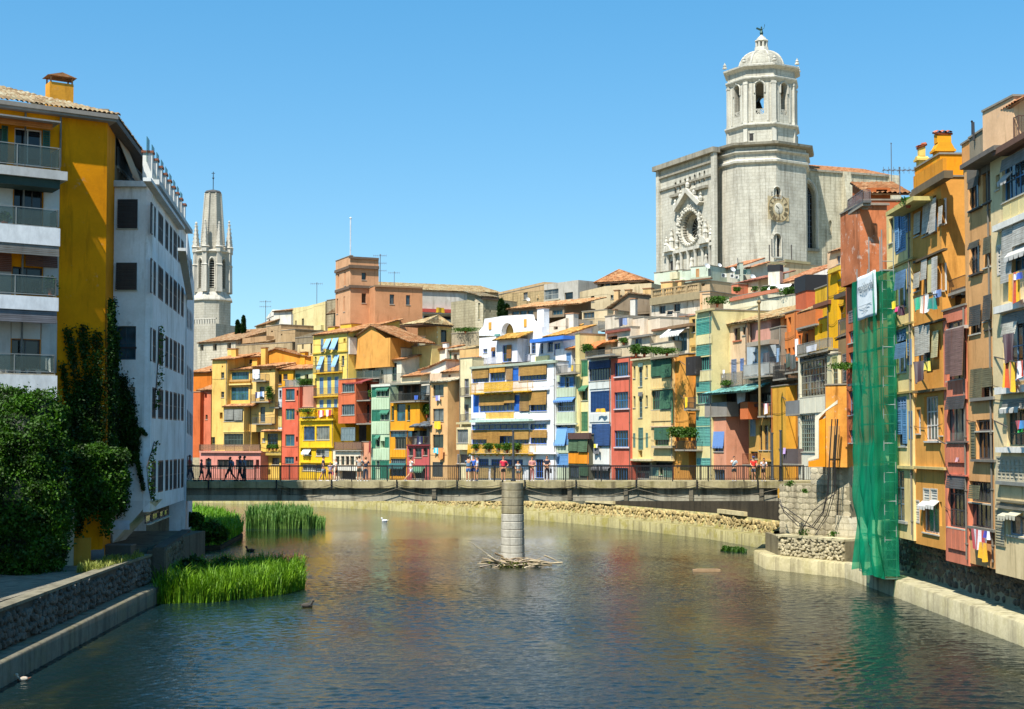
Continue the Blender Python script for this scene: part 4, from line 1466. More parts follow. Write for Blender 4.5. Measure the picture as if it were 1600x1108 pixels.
FAR2 = r'''
@880 540 4.617
H townhouse|coral house with three deep windows of blue frames in a column|house
F 345 487 88 1060 a2.6 9 DF6A50
w 368 122 470 222 c 2F72A8 5 1
w 368 335 470 455 c 2F72A8 5 2
w 368 612 470 732 c 2F72A8 5 2
w 368 882 470 1000 c 2F72A8 5 1
l 362 221 474 231 D8C8C8 .15
l 362 454 474 463 D8C8C8 .15
l 362 731 474 741 D8C8C8 .15
F 355 487 12 90 a3.4 .4 D9C8A4
H townhouse|pale yellow house with slim arched windows either side of a tall central one|house
F 488 632 98 840 a3 8 F1DE94
w 505 150 521 236 c 5A6A6A 1 3
w 593 143 609 230 c 5A6A6A 1 3
w 543 130 571 296 c 5A7A80 2 5
w 505 365 521 448 c 5A6A6A 1 3
w 593 360 609 440 c 5A6A6A 1 3
w 543 340 571 520 c 5A7A80 2 5
w 505 632 521 735 L 6A8A7A 1 2
w 596 630 612 735 L 6A8A7A 1 2
w 543 592 577 750 L 5A7A6A 1 2
b 541 126 573 156 7A9A90 .1
b 541 336 573 366 8A8A86 .1
w 540 756 570 806 d
l 484 90 634 102 CFC09A .3
l 484 818 634 832 CFC09A .3
F 488 632 832 1060 a4 7 A8A28A
w 520 840 625 905 d
w 520 915 620 960 k 8A9A98 3 1
H townhouse|pale yellow house with wide green gallery windows and boarded panels below them|house
F 632 790 84 832 a3 8 EFD794
w 636 88 780 226 L 3E6E52 7 1
b 634 86 708 222 3F7254 .12
b 709 86 782 230 3F7254 .16
w 638 320 780 460 c 3E6E52 9 2
b 700 322 780 456 4A7A5A .1
w 657 590 762 722 c 4A7A58 5 2
b 656 592 762 680 46745A .1
p 634 236 782 308 EED590 7
p 634 466 782 545 EED590 7
l 628 308 786 318 CFBB80 .2
l 628 578 784 588 D8B890 .15
l 634 722 786 740 B8A888 .4
k 630 20 790 84 7A7A70 .3 r
l 628 78 800 92 8A7E68 .5
E 786 320 786 560 3F7254 .09
F 632 806 832 1060 a4 7 C8C09A
w 640 842 800 880 d
w 645 880 690 940 L 6A8A78 2 1
w 692 880 720 935 c 2E7A4A 1 1
w 724 880 800 950 L 5A7A6A 3 1
F 640 800 -20 84 a7 6 DCD2B4
v 640 10 700 70 4|leafy grey-green plants on the terrace above the green galleries, left clump
v 705 20 790 75 4|leafy green plants on the terrace above the green galleries, right clump
v 505 -10 545 85 2|red flowering plant on the terrace of the arched-window house, left
v 560 5 610 85 2|red flowering plant on the terrace of the arched-window house, right
H townhouse|ochre house end with small side balconies and a dark shade box|house
F 790 905 66 1060 a3.6 5 EAAE4C
k 870 412 900 455 5A5A52 1.1 r
f 876 372 896 445 1.1|F0C81E|yellow towel hung on the small balcony of the ochre house|towel
o 840 355 876 385 1.0
o 838 110 880 140 1.0
F 905 960 60 1060 a5 5 D89A44
B 884 80 955 214 1.5 3C3A3A
k 872 375 955 458 5A5A52 1.4 r
w 905 270 950 372 c 5A6A60 1 2
k 805 690 962 750 3A3A38 1.6 r
v 790 585 860 690 1.3|tall green bush on the balcony of the ochre house, left one
v 880 590 945 690 1.3|tall green bush on the balcony of the ochre house, right one
w 820 770 925 865 c 4A5456 2 1
p 812 872 960 928 E9A83A 8
l 804 754 962 764 8A7A60 .3
w 820 936 930 972 c 5A6A70 2 1
@1060 440 3.464
H townhouse|tall pale house with teal shutter bands up its narrow front|house
F 95 181 158 1060 a3 7 E9DFA0
w 97 196 178 218 L 5FA08E 5 1
w 97 220 178 286 L 4F9A88 3 1
w 97 346 178 400 L 5FA08E 5 1
w 97 408 178 480 c 4F9A88 7 1
w 97 545 178 595 L 5FA08E 5 1
w 97 600 178 660 c 4F9A88 6 1
w 97 730 178 780 L 5FA08E 3 1
w 97 785 178 890 L 6AA898 2 2
w 100 955 178 1000 L 6AA898 3 1
p 97 288 178 340 E8E0A8 5
p 97 484 178 540 E8E0A8 5
l 92 150 184 162 B8A878 .25
H townhouse|salmon house with a blue awning window under a covered terrace|house
F 140 258 724 1080 a3.4 9 E39A76
w 150 815 245 920 c 3E6AA8 3 1
a 150 812 246 890 5F8AC8 .14
s 148 820 162 895 6A94CC 1
w 150 1018 165 1072 c 3A4A5A 1 1
w 178 1018 250 1076 c 4A6A8A 5 1
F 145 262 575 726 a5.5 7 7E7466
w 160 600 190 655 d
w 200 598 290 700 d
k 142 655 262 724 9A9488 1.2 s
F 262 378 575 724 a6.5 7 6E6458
w 266 600 310 720 d
f 312 588 365 655 .8|E8E8E6,D8D8D8|white curtain cloth under the covered terrace roof|curtain
t 128 568 380 602 7AA89A 2.2
B 334 652 376 745 1.5 D8703A
H townhouse|peach house with a pair of blue-grey doors over a planted balcony|house
F 250 376 228 600 a7 8 EBD0A6
r 240 390 226 190 6 C8A070
w 300 250 335 320 c 4A3A4A 1 1
w 262 258 276 305 c 6A5A48 1 1
w 347 245 362 290 c 6A5A48 1 1
w 287 420 315 550 L 7A8AA8 1 2
w 335 416 355 483 L 6A86B8 1 1
l 292 318 338 326 B86A48 .1
k 206 495 346 574 8A8478 1.0 m
v 250 535 290 575 .95|small green pot plant on the peach house balcony
E 372 235 372 600 B89878 .06
f 238 478 252 520 .9|F0F0F4|white shirt drying at the peach house balcony|laundry
H townhouse|dusty pink house above a pale blue balcony with a dark lower floor|house
F 376 502 212 345 a8 8 D69A86
r 378 560 205 150 8 C8A070
E 392 225 392 345 6A4A40 .06
F 372 490 335 510 a6.4 8 C4D0D8
w 403 380 426 498 k 9AB0C8 1 2
l 370 322 492 346 A89A86 .9
k 348 445 492 512 B8B8B0 1.1 m
f 462 385 490 480 .9|3A3A40|dark clothes drying beside the pale blue balcony|laundry
F 384 506 510 668 a6.8 8 7A7468
w 440 600 500 728 c 4A4A44 3 2
w 388 610 425 655 L 8A8680 2 1
k 428 658 506 726 3E3C3A .9 r
f 460 660 488 718 1.0|C84A48,F0E8E8,C84A48|red and white striped towel on the dark balcony|towel
F 380 506 668 1080 a6 8 D9B05A
w 388 702 418 838 L 8A9894 1 2
w 437 778 453 912 c 5A4A38 1 3
w 461 778 486 912 c 5A4A38 1 3
w 493 776 504 912 c 5A4A38 1 3
l 376 664 430 680 6A3A28 .5
l 436 966 505 974 C8A048 .2
k 345 932 388 990 8A4A2C 1.0 r
w 390 920 430 960 c 4A6A5A 2 1
H townhouse|orange house with paired slit windows and clothes hung on its balcony|house
F 556 642 168 470 a9 8 E98E4C
w 570 200 586 275 d
w 593 193 609 272 d
w 570 365 586 420 d
w 592 360 606 410 d
w 618 355 630 400 d
F 500 560 250 520 a8 7 9A8A78
w 505 320 550 440 c 4A5A68 2 2
c 480 245 510 330 F0F0F0 1
k 510 455 580 525 4A4A48 1.1 r
k 455 410 545 482 3A3A3A .9 r
f 530 360 548 440 .9|7A9AB8|blue cloth drying beside the wooden mast|laundry
F 575 642 440 600 a8 7 8A6A50
k 575 450 652 488 4A4A48 1.1 r
f 580 390 606 462 1.15|3A4A3A|dark green clothes drying on the orange house balcony|laundry
f 606 396 632 470 1.15|4A4A44,3A4440|dark grey clothes drying on the orange house balcony|laundry
f 630 310 648 400 1.15|F4F0E8|long white sheet at the end of the orange house balcony|laundry
H townhouse|golden yellow house with two grey clad balconies on its shaded side|house
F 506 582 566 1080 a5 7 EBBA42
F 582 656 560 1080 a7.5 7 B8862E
k 580 645 656 716 8A8A88 1.6 s
k 564 905 648 985 6A5E5C 1.8 s
o 545 605 582 640 1.6
o 520 890 566 920 1.6
f 566 900 582 935 1.9|C8A8E0|lilac towel on the lower clad balcony of the golden yellow house|towel
w 570 1015 585 1075 c 5A4A5A 1 1
w 605 1010 625 1075 c 5A4A5A 1 1
H townhouse|bright yellow house with a tall chimney tower and grey terrace screens|house
F 742 866 195 372 a8 8 F1C61E
w 765 230 779 280 d
w 803 215 817 265 d
w 794 160 800 172 k E8E0D0 1 1
w 806 160 812 172 k E8E0D0 1 1
l 728 112 812 134 7A4A30 .7
F 745 815 30 200 a9 8 F0C832
q .8 F0C832 745 60 815 25 815 110 745 125
F 815 866 -60 375 a6.4 2 F4C41C
l 808 -74 872 -52 E8C040 .3
c 822 -78 860 -60 E8B850 .2
F 866 916 -10 300 a6.8 7 E9BE2A
w 870 130 900 210 c 6A5A3A 1 2
k 862 200 918 290 6A6258 1.0 r
l 840 60 918 84 5A4A38 .8
H townhouse|orange top storey with a slatted orange terrace rail|house
F 640 742 160 345 a9.5 8 E8813E
w 684 280 702 335 c 5A4A48 1 1
w 648 290 662 340 c 5A4A48 1 1
c 634 50 690 130 C8603A 1 k
k 636 165 742 240 D9824A .8 s
r 640 742 160 120 6 C8A070
p 638 240 740 262 7A6A5A 5
H townhouse|cream house with a huge grey gridded gallery window above the orange buttress|house
F 650 806 385 1080 a3 8 EBE6CC
w 657 425 806 620 c 8A8A78 9 5
w 657 392 804 424 L 4A4A44 6 1
w 658 720 740 922 c 8A9888 7 8
p 657 626 804 712 EAE6CC 5
l 646 374 812 388 B8A468 .35
k 640 325 806 384 9A968A .4 m
F 806 868 395 1080 a2.7 8 EDE4B8
w 830 450 862 602 c 7A8270 1 4
w 832 404 860 444 L A8A468 3 1
f 690 345 750 380 .6|C8C8CC|grey plastic sheet on the terrace above the gridded gallery|sheet
H townhouse|brown shadowy house strip behind the scaffold|house
F 868 918 295 700 a3.4 7 9A7E58
w 888 390 912 545 L 7A7064 1 3
t 846 285 920 305 6A5A48 1.0
H townhouse|amber house wall with a stained patch and black cables above the stone abutment|house
F 796 912 560 1005 91.2:90.4 7 EEAE4A peel
q .6 EDE6CC 700 958 740 942 740 735 800 690 862 640 862 660 800 700 760 745 760 962 700 975
q .55 EFA820 704 970 762 955 762 752 796 738 796 1003 704 1003
p 812 780 874 960 CFA25A 1
'''
HILL = r'''
@360 420 7.915
H hill_house|pale cream house with a shallow gable on the hill top at far left|house
F 440 525 610 740 238:232 .4 E9E6D8
w 470 625 492 700 c A8A898 1 2
q 4 E9E6D8 440 612 520 505 525 620
F 525 765 515 760 232:230 10 E6E3D4
r 515 770 522 505 5 A87850
H hill_house|low yellowish house with orange shutters below the cream gable|house
F 305 440 690 860 236:231 8 E3CF9A
r 296 440 700 660 4 A87850
w 335 720 350 790 L D89A38 1 1
w 390 705 412 790 L D89A38 1 1
H hill_house|long pale olive house with tall dark windows and a sloping roofline|house
F 770 1030 470 850 222:218 10 D8CE96 noroof
q 9 D8CE96 770 520 1030 440 1030 480 770 560
w 800 640 818 830 c 5A4A3A 1 2
w 882 615 908 810 c 5A4A3A 1 2
E 760 530 760 700 4A3A30 .09
F 1030 1185 430 830 218:215 10 D8CC92 noroof
q 9 D8CC92 1030 445 1185 400 1185 440 1030 470
l 1030 700 1120 760 CFC48E .5
E 1180 400 1180 760 5A4A3A .08
k 820 735 1030 805 A89868 .5 m
H hill_house|grey stone wall block tucked behind the orange tower|house
F 1185 1300 385 800 213:211 8 sB0A284 brick
t 1180 500 1290 560 8A6A4A 1.5
H hill_house|plain brown-grey wall with two small holes below the cream gable|house
F 440 620 705 1120 218:214 8 B8A17A
q 7 B8A17A 440 695 620 740 620 780 440 730
w 500 765 525 785 d
F 620 795 760 1120 214:211 8 B49C72
q 7 B49C72 620 740 795 780 795 800 620 790
w 622 805 642 825 d
H hill_house|shaded grey house with a dark gable end and a tall doorway|house
F 795 1020 850 1130 209:206 8 8E8268
q 7 857A62 795 850 1020 790 1150 765 1150 860
F 825 1024 925 1130 207:204.5 2 DCCB96
w 885 935 908 990 L 7A6A48 1 1
w 990 925 1012 1050 c 5A4A38 1 2
H hill_house|long low rubble wall with a tiled lean-to under the cypresses|house
F 60 440 850 1120 222:215 5 B7946E
r 60 440 925 830 8 B08A64
F 62 760 930 1180 216:209 4 sB5A27E
@280 260 3.957
H hill_house|stone house with a broad tiled roof below the old spire|house
F 110 345 1085 1260 226:220 9 sCFC7B2 brick
r 108 350 1084 1026 9 B08560
w 130 1092 150 1140 d
w 208 1092 232 1140 d
w 296 1092 320 1140 d
@500 380 3.693
H tower_house|square orange tower house with dark cornices and slit windows on the hill|tower house
F 86 172 90 600 205:199 .4 D9A880
w 101 178 111 264 c 4A3A38 1 2
w 140 165 150 246 c 4A3A38 1 2
w 95 320 104 408 c 4A3A38 1 2
w 135 308 144 396 c 4A3A38 1 2
l 82 142 172 158 6A5644 .2
l 84 258 172 274 6A5644 .15
F 172 336 84 600 199:200.75 6 CE9A72 noroof
w 240 170 266 212 c 6A4A3A 1 1
w 240 290 266 346 c 6A4A3A 1 1
l 168 128 342 146 6A5644 .35
l 169 244 340 260 6A5644 .25
l 168 80 340 92 6A5644 .2
F 316 590 250 620 197:199.5 10 CC946A
w 402 296 428 352 c 4A3A30 1 1
w 496 300 520 356 c 4A3A30 1 1
w 384 508 414 530 c 4A3A30 1 1
l 312 246 592 256 9A7A58 .25
H hill_house|long grey-white building under a level clay tile roof|house
F 400 800 280 500 232:236 14 CFCBBE
r 396 1056 276 240 12 B99A70
l 588 380 792 400 B8483A 1.0
l 590 400 792 408 CFCBBE .8
w 600 420 790 440 d
F 800 1050 285 420 236:240 12 C9C4B6 noroof
H hill_house|pale stone house with small windows beneath the long tiled roof|house
F 805 896 365 560 218:216 8 D6CBAA brick
r 800 900 362 345 4 C07A58
w 836 375 844 398 d
w 850 373 858 396 d
w 866 370 874 394 d
w 850 455 860 485 d
w 808 462 818 485 d
F 896 940 320 560 214:213 8 D9D0B2 brick
w 912 345 924 440 c 8A8A70 1 2
q 6 D9D0B2 893 328 940 316 940 330 893 345
F 940 1032 320 560 213:215 8 sB9AF90 brick
w 948 385 956 400 d
w 978 385 986 400 d
l 936 312 1036 326 6A5644 .3
r 930 1036 310 290 4 A89070
H pavilion|striped yellow and cream pavilion with a clay tile hip roof|pavilion
F 598 678 470 620 196:193 .4 E9CB80
l 598 486 678 496 EFE6C0 .03
l 598 514 678 524 EFE6C0 .03
l 598 542 678 552 EFE6C0 .03
w 645 534 668 582 c 7A9A98 1 1
w 612 548 622 580 d
F 678 760 470 620 193:195 4 E6C67A
w 698 500 732 572 c 3A4A40 1 2
h 596 772 470 682 418 .4 C8A87A
f 672 372 716 402 -3|F0B81E|yellow flag flying over the striped pavilion|flag|flag
H hill_wall|rubble terrace wall topped with bushes behind the white parapet|wall
F 758 918 520 620 190:188 2 sA89C82
v 780 488 900 520 .0|grass and low bushes on the rubble terrace wall
H hill_house|small white house with a green shutter and a chimney over the olive roof|house
F 640 730 612 700 188:186 7 EBE5D2
r 640 712 612 598 4 C88A5C
c 708 572 730 690 F0EEE6 .3
F 726 812 618 700 187:185 6 C9C0A4
w 732 625 758 698 L 2E6E4C 1 1
r 720 815 620 596 5 B89A70
w 770 640 790 690 d
F 812 905 620 690 184:182 6 D5B27C
c 806 610 826 660 E8DCC0 .4
@740 420 10
H hill_house|weathered tan house with a long sloping eave and a satellite dish|house
F 390 1100 330 640 228:214 10 C8AE80 brick
q 9 C8AE80 390 370 1100 205 1100 340 390 400
w 775 370 845 480 c 5A5A6A 2 1
w 430 450 456 490 d
D 805 450 880 520 .6|white satellite dish on the weathered tan house
l 980 420 1000 460 C8AE80 .2
F 1100 1640 210 640 214:208 10 C0BCB0 noroof
w 1102 322 1326 480 c B8B8AC 2 2
w 1420 368 1552 480 c 8A7A60 1 1
f 1430 400 1535 470 -.3|F0F0F0|white washing in the upper window of the grey concrete house|laundry
l 1096 480 1340 500 B0A890 .2
H hill_house|low house with a long rippled clay roof and a row of teal windows|house
F 540 1420 600 780 190:184 7 8A7A66
r 500 1640 590 525 6 D09868
w 600 640 710 720 t 6A6A60 2 1
w 720 640 830 720 t 6A6A60 2 1
w 840 645 930 720 t 6A6A60 2 1
w 1120 650 1180 740 t 6A6A60 1 1
w 1230 645 1390 720 t 6A6A60 3 1
H townhouse|small whitewashed gable with orange tiles beside the scalloped parapet|house
F 1060 1440 860 1060 177:174 6 CFC0AC
q 5 CFC0AC 1060 900 1440 770 1440 900
r 1040 1440 1040 900 3 DDA050
w 1250 880 1316 950 d
c 1440 690 1560 980 D9CFC0 .5
@860 420 5.036
H hill_pavilion|open roof pavilion with a broad clay hip roof against the sky|pavilion
F 372 700 92 260 206:203 9 9A8E78 noroof
w 392 112 420 150 d
w 430 105 470 140 k 9A948A 1 1
w 476 102 530 136 d
w 540 104 610 140 k 8E887C 1 1
w 616 110 664 160 d
h 340 738 100 540 10 .7 C88A5C
H hill_house|beige stepped house below the hip roofed pavilion|house
F 232 420 180 330 200:196 8 D2C29A noroof
q 6 D2C29A 232 182 420 140 420 200 232 230
w 318 200 346 260 c 4A3A3A 1 1
F 420 800 125 330 196:192 8 CDBE98 noroof
q 7 CDBE98 420 150 610 118 800 190 800 240 420 200
w 474 188 496 238 c 4A3A30 1 1
c 500 165 535 245 E9C890 -1
c 585 162 628 200 E6BC88 -1
c 728 150 792 200 E6C088 -2
H hill_house|open timber-roofed terrace between beige walls|house
F 400 460 330 420 185:184 6 CDBB8E
F 450 800 345 440 184:180 6 8A7A66
w 500 340 780 400 d
g 400 350 620 196 800 215 B08560
c 628 232 668 370 D6D2C6 -2
c 455 318 505 400 E9CFA8 -3
H hill_house|long cottage roof over a recessed beige terrace with railings|house
F 250 450 330 470 182:179 6 D8C8A0
w 258 342 345 390 c 6A5A40 3 1
k 250 395 450 440 6A5A44 .8 r
H townhouse|plastered house with a wide arched opening and a washing terrace on top|house
F 436 640 470 650 a8 8 DCCDB4
w 452 530 528 640 d
w 555 540 600 600 c 5A6A4A 1 1
l 430 480 612 498 8A4A3A .3
v 552 545 600 600 .3|green plant on the sill beside the arched opening
F 432 510 372 490 a9 6 E6DCC6
F 510 620 385 490 a9 5 DED2BA
k 440 400 610 472 9A9A92 -1 m
f 535 385 572 455 .6|2E3448|dark blue jacket drying on the washing terrace|laundry
f 572 388 600 440 .6|8A9AC0|pale blue shirt drying on the washing terrace|laundry
F 640 740 385 560 a10 7 E4D3BC
F 740 865 390 540 a11 7 E6D6BC
H townhouse|light house with a blue window and flower boxes next to the washing terrace|house
F 622 785 530 720 a7.5 6 D9CFB6
w 665 548 720 600 c 4A6A9A 2 1
l 618 522 780 538 8A8478 .4
F 797 940 480 690 a9 7 E4D6B4
l 795 468 925 484 8A5A3A .25
F 930 1090 490 690 a8.5 6 D8CDB0
w 955 505 1075 650 t 6A7A70 3 1
a 925 465 1080 510 E8E4DC 1.0
l 920 440 1100 462 8A6A4A .6
H townhouse|mustard wing with a dark doorway beside the teal-shuttered front|house
F 1096 1150 370 660 a8.5 5 E0C070
w 1112 395 1140 500 c 4A5A50 1 2
l 1098 600 1146 616 B08A40 .2
H hill_house|peeling white house topped by a balustrade|house
F 790 1180 250 400 178:170 9 E6DCC6 peel
w 858 292 906 396 c 5A4A48 2 2
w 970 276 1022 336 c 5A4A48 2 1
l 780 205 1180 262 9A8A68 .5
z 800 140 1180 206 B8A078
F 1180 1262 180 420 169:168 9 D6AE84
F 1200 1262 200 330 168.5:168 9 D9C29A
F 820 1000 352 400 166:164 6 DCD0BC
r 880 1000 408 370 4 C07A58
w 915 330 960 360 c 6A5A50 1 1
w 960 420 1020 450 d
c 1018 372 1060 440 E3D2B4 -1
H hill_house|mint grey flat-topped block with aerials in front of the church|house
F 820 1046 20 170 203:199 8 C8D2C0
w 862 18 886 34 d
w 990 4 1006 22 d
l 930 90 1040 100 CFC9A8 .6
B 940 25 1000 80 .5 CFC9A8
F 1046 1110 12 160 199:198 8 C4D0BE
F 1110 1260 -20 170 197:195 8 C6D2C0
w 1145 0 1172 65 L B88A58 1 1
w 1240 0 1256 60 c 3A4048 1 1
l 1100 65 1262 78 A8A890 .4
c 870 100 960 150 E9BE80 -14
c 985 92 1030 120 E9BE80 -12
F 955 1260 110 190 190:185 7 CDB48A
w 1145 122 1162 136 d
w 1190 115 1214 136 d
l 950 86 1260 96 7A5A40 .4
@1090 360 6.667
H hill_house|grey stone-topped block directly under the church tower windows|house
F 725 920 345 560 205:202 8 D8BE98
F 920 1172 330 560 202:205 8 D2B088
l 720 330 925 352 A89A72 .2
l 915 316 1176 342 A89A72 .2
E 748 150 750 345 5A5248 .1
E 978 150 980 320 5A5248 .1
H hill_house|roof clutter house with air conditioners and satellite dishes below the church|house
F 235 555 385 560 200:194 7 C4C2B4
r 250 450 386 350 4 D08A60
r 480 560 390 368 3 D08A60
F 445 485 340 560 193:193 2 B8C0B0
w 390 405 442 460 c 3A6A60 1 1
w 478 405 510 460 c 4A7A70 2 1
w 515 405 550 460 c 4A7A70 2 1
j 250 450 300 490 .6|leftmost air conditioner below the church tower
j 340 450 385 498 .6|middle air conditioner below the church tower
j 395 470 430 505 .6|right air conditioner below the church tower
D 70 345 120 405 1.5|leftmost satellite dish below the church facade
D 200 345 250 390 1.2|second satellite dish below the church facade
D 335 385 390 440 1.2|third satellite dish below the church tower
D 550 460 590 520 1.5|rightmost satellite dish below the church tower
E 415 285 420 345 5A5A5C .05
H hill_house|low peach terrace house behind the planted roof garden|house
F 430 640 540 680 178:174 7 E6C8A4
r 355 720 530 508 4 B0705A
w 660 590 700 640 c 6A5A48 1 1
F 360 432 560 680 176:175 5 D27A58
H townhouse|cream roof-garden house with a long terracotta planter and awning|house
F 275 640 680 960 150:143 8 EDE6C4
l 330 655 830 692 C87A58 .2
F 640 1020 700 870 143:137 8 EAE4C6
l 270 806 640 816 C8BE98 .06
v 385 590 430 655 -.4|leftmost clipped shrub in the terracotta planter on the cream roof garden
v 575 585 615 655 -.4|second clipped shrub in the terracotta planter on the cream roof garden
v 675 590 715 655 -.4|third clipped shrub in the terracotta planter on the cream roof garden
v 765 580 808 655 -.4|fourth clipped shrub in the terracotta planter on the cream roof garden
v 900 590 1000 705 -.4|broad leafy bush at the end of the cream roof garden
v 145 690 265 800 2|dark bushy plants in the planter corner beside the teal-shuttered house
H townhouse|white gabled house with a clay roof and a black-capped chimney|house
F 1012 1375 560 800 158:150 8 DED8CE
q 7 DED8CE 1012 560 1225 462 1375 560
r 690 1030 560 490 6 D08A60
F 690 1012 570 700 160:158 7 5A5650
a 760 560 985 610 E8E4DC 1.2
w 850 620 990 690 c 4A5A6A 3 1
c 735 415 855 560 EBE3D0 1 k
c 1022 630 1125 760 C86A48 -6 k
H hill_house|peach house with a tiled eave right of the church buttress|house
F 1365 1570 205 460 150:146 7 E6C09A
r 1355 1570 206 150 5 C89068
w 1450 265 1485 350 k 8A8A98 1 2
f 1462 380 1478 520 .4|8A8A90|grey sheet hanging beside the yellow chimney tower|laundry
'''
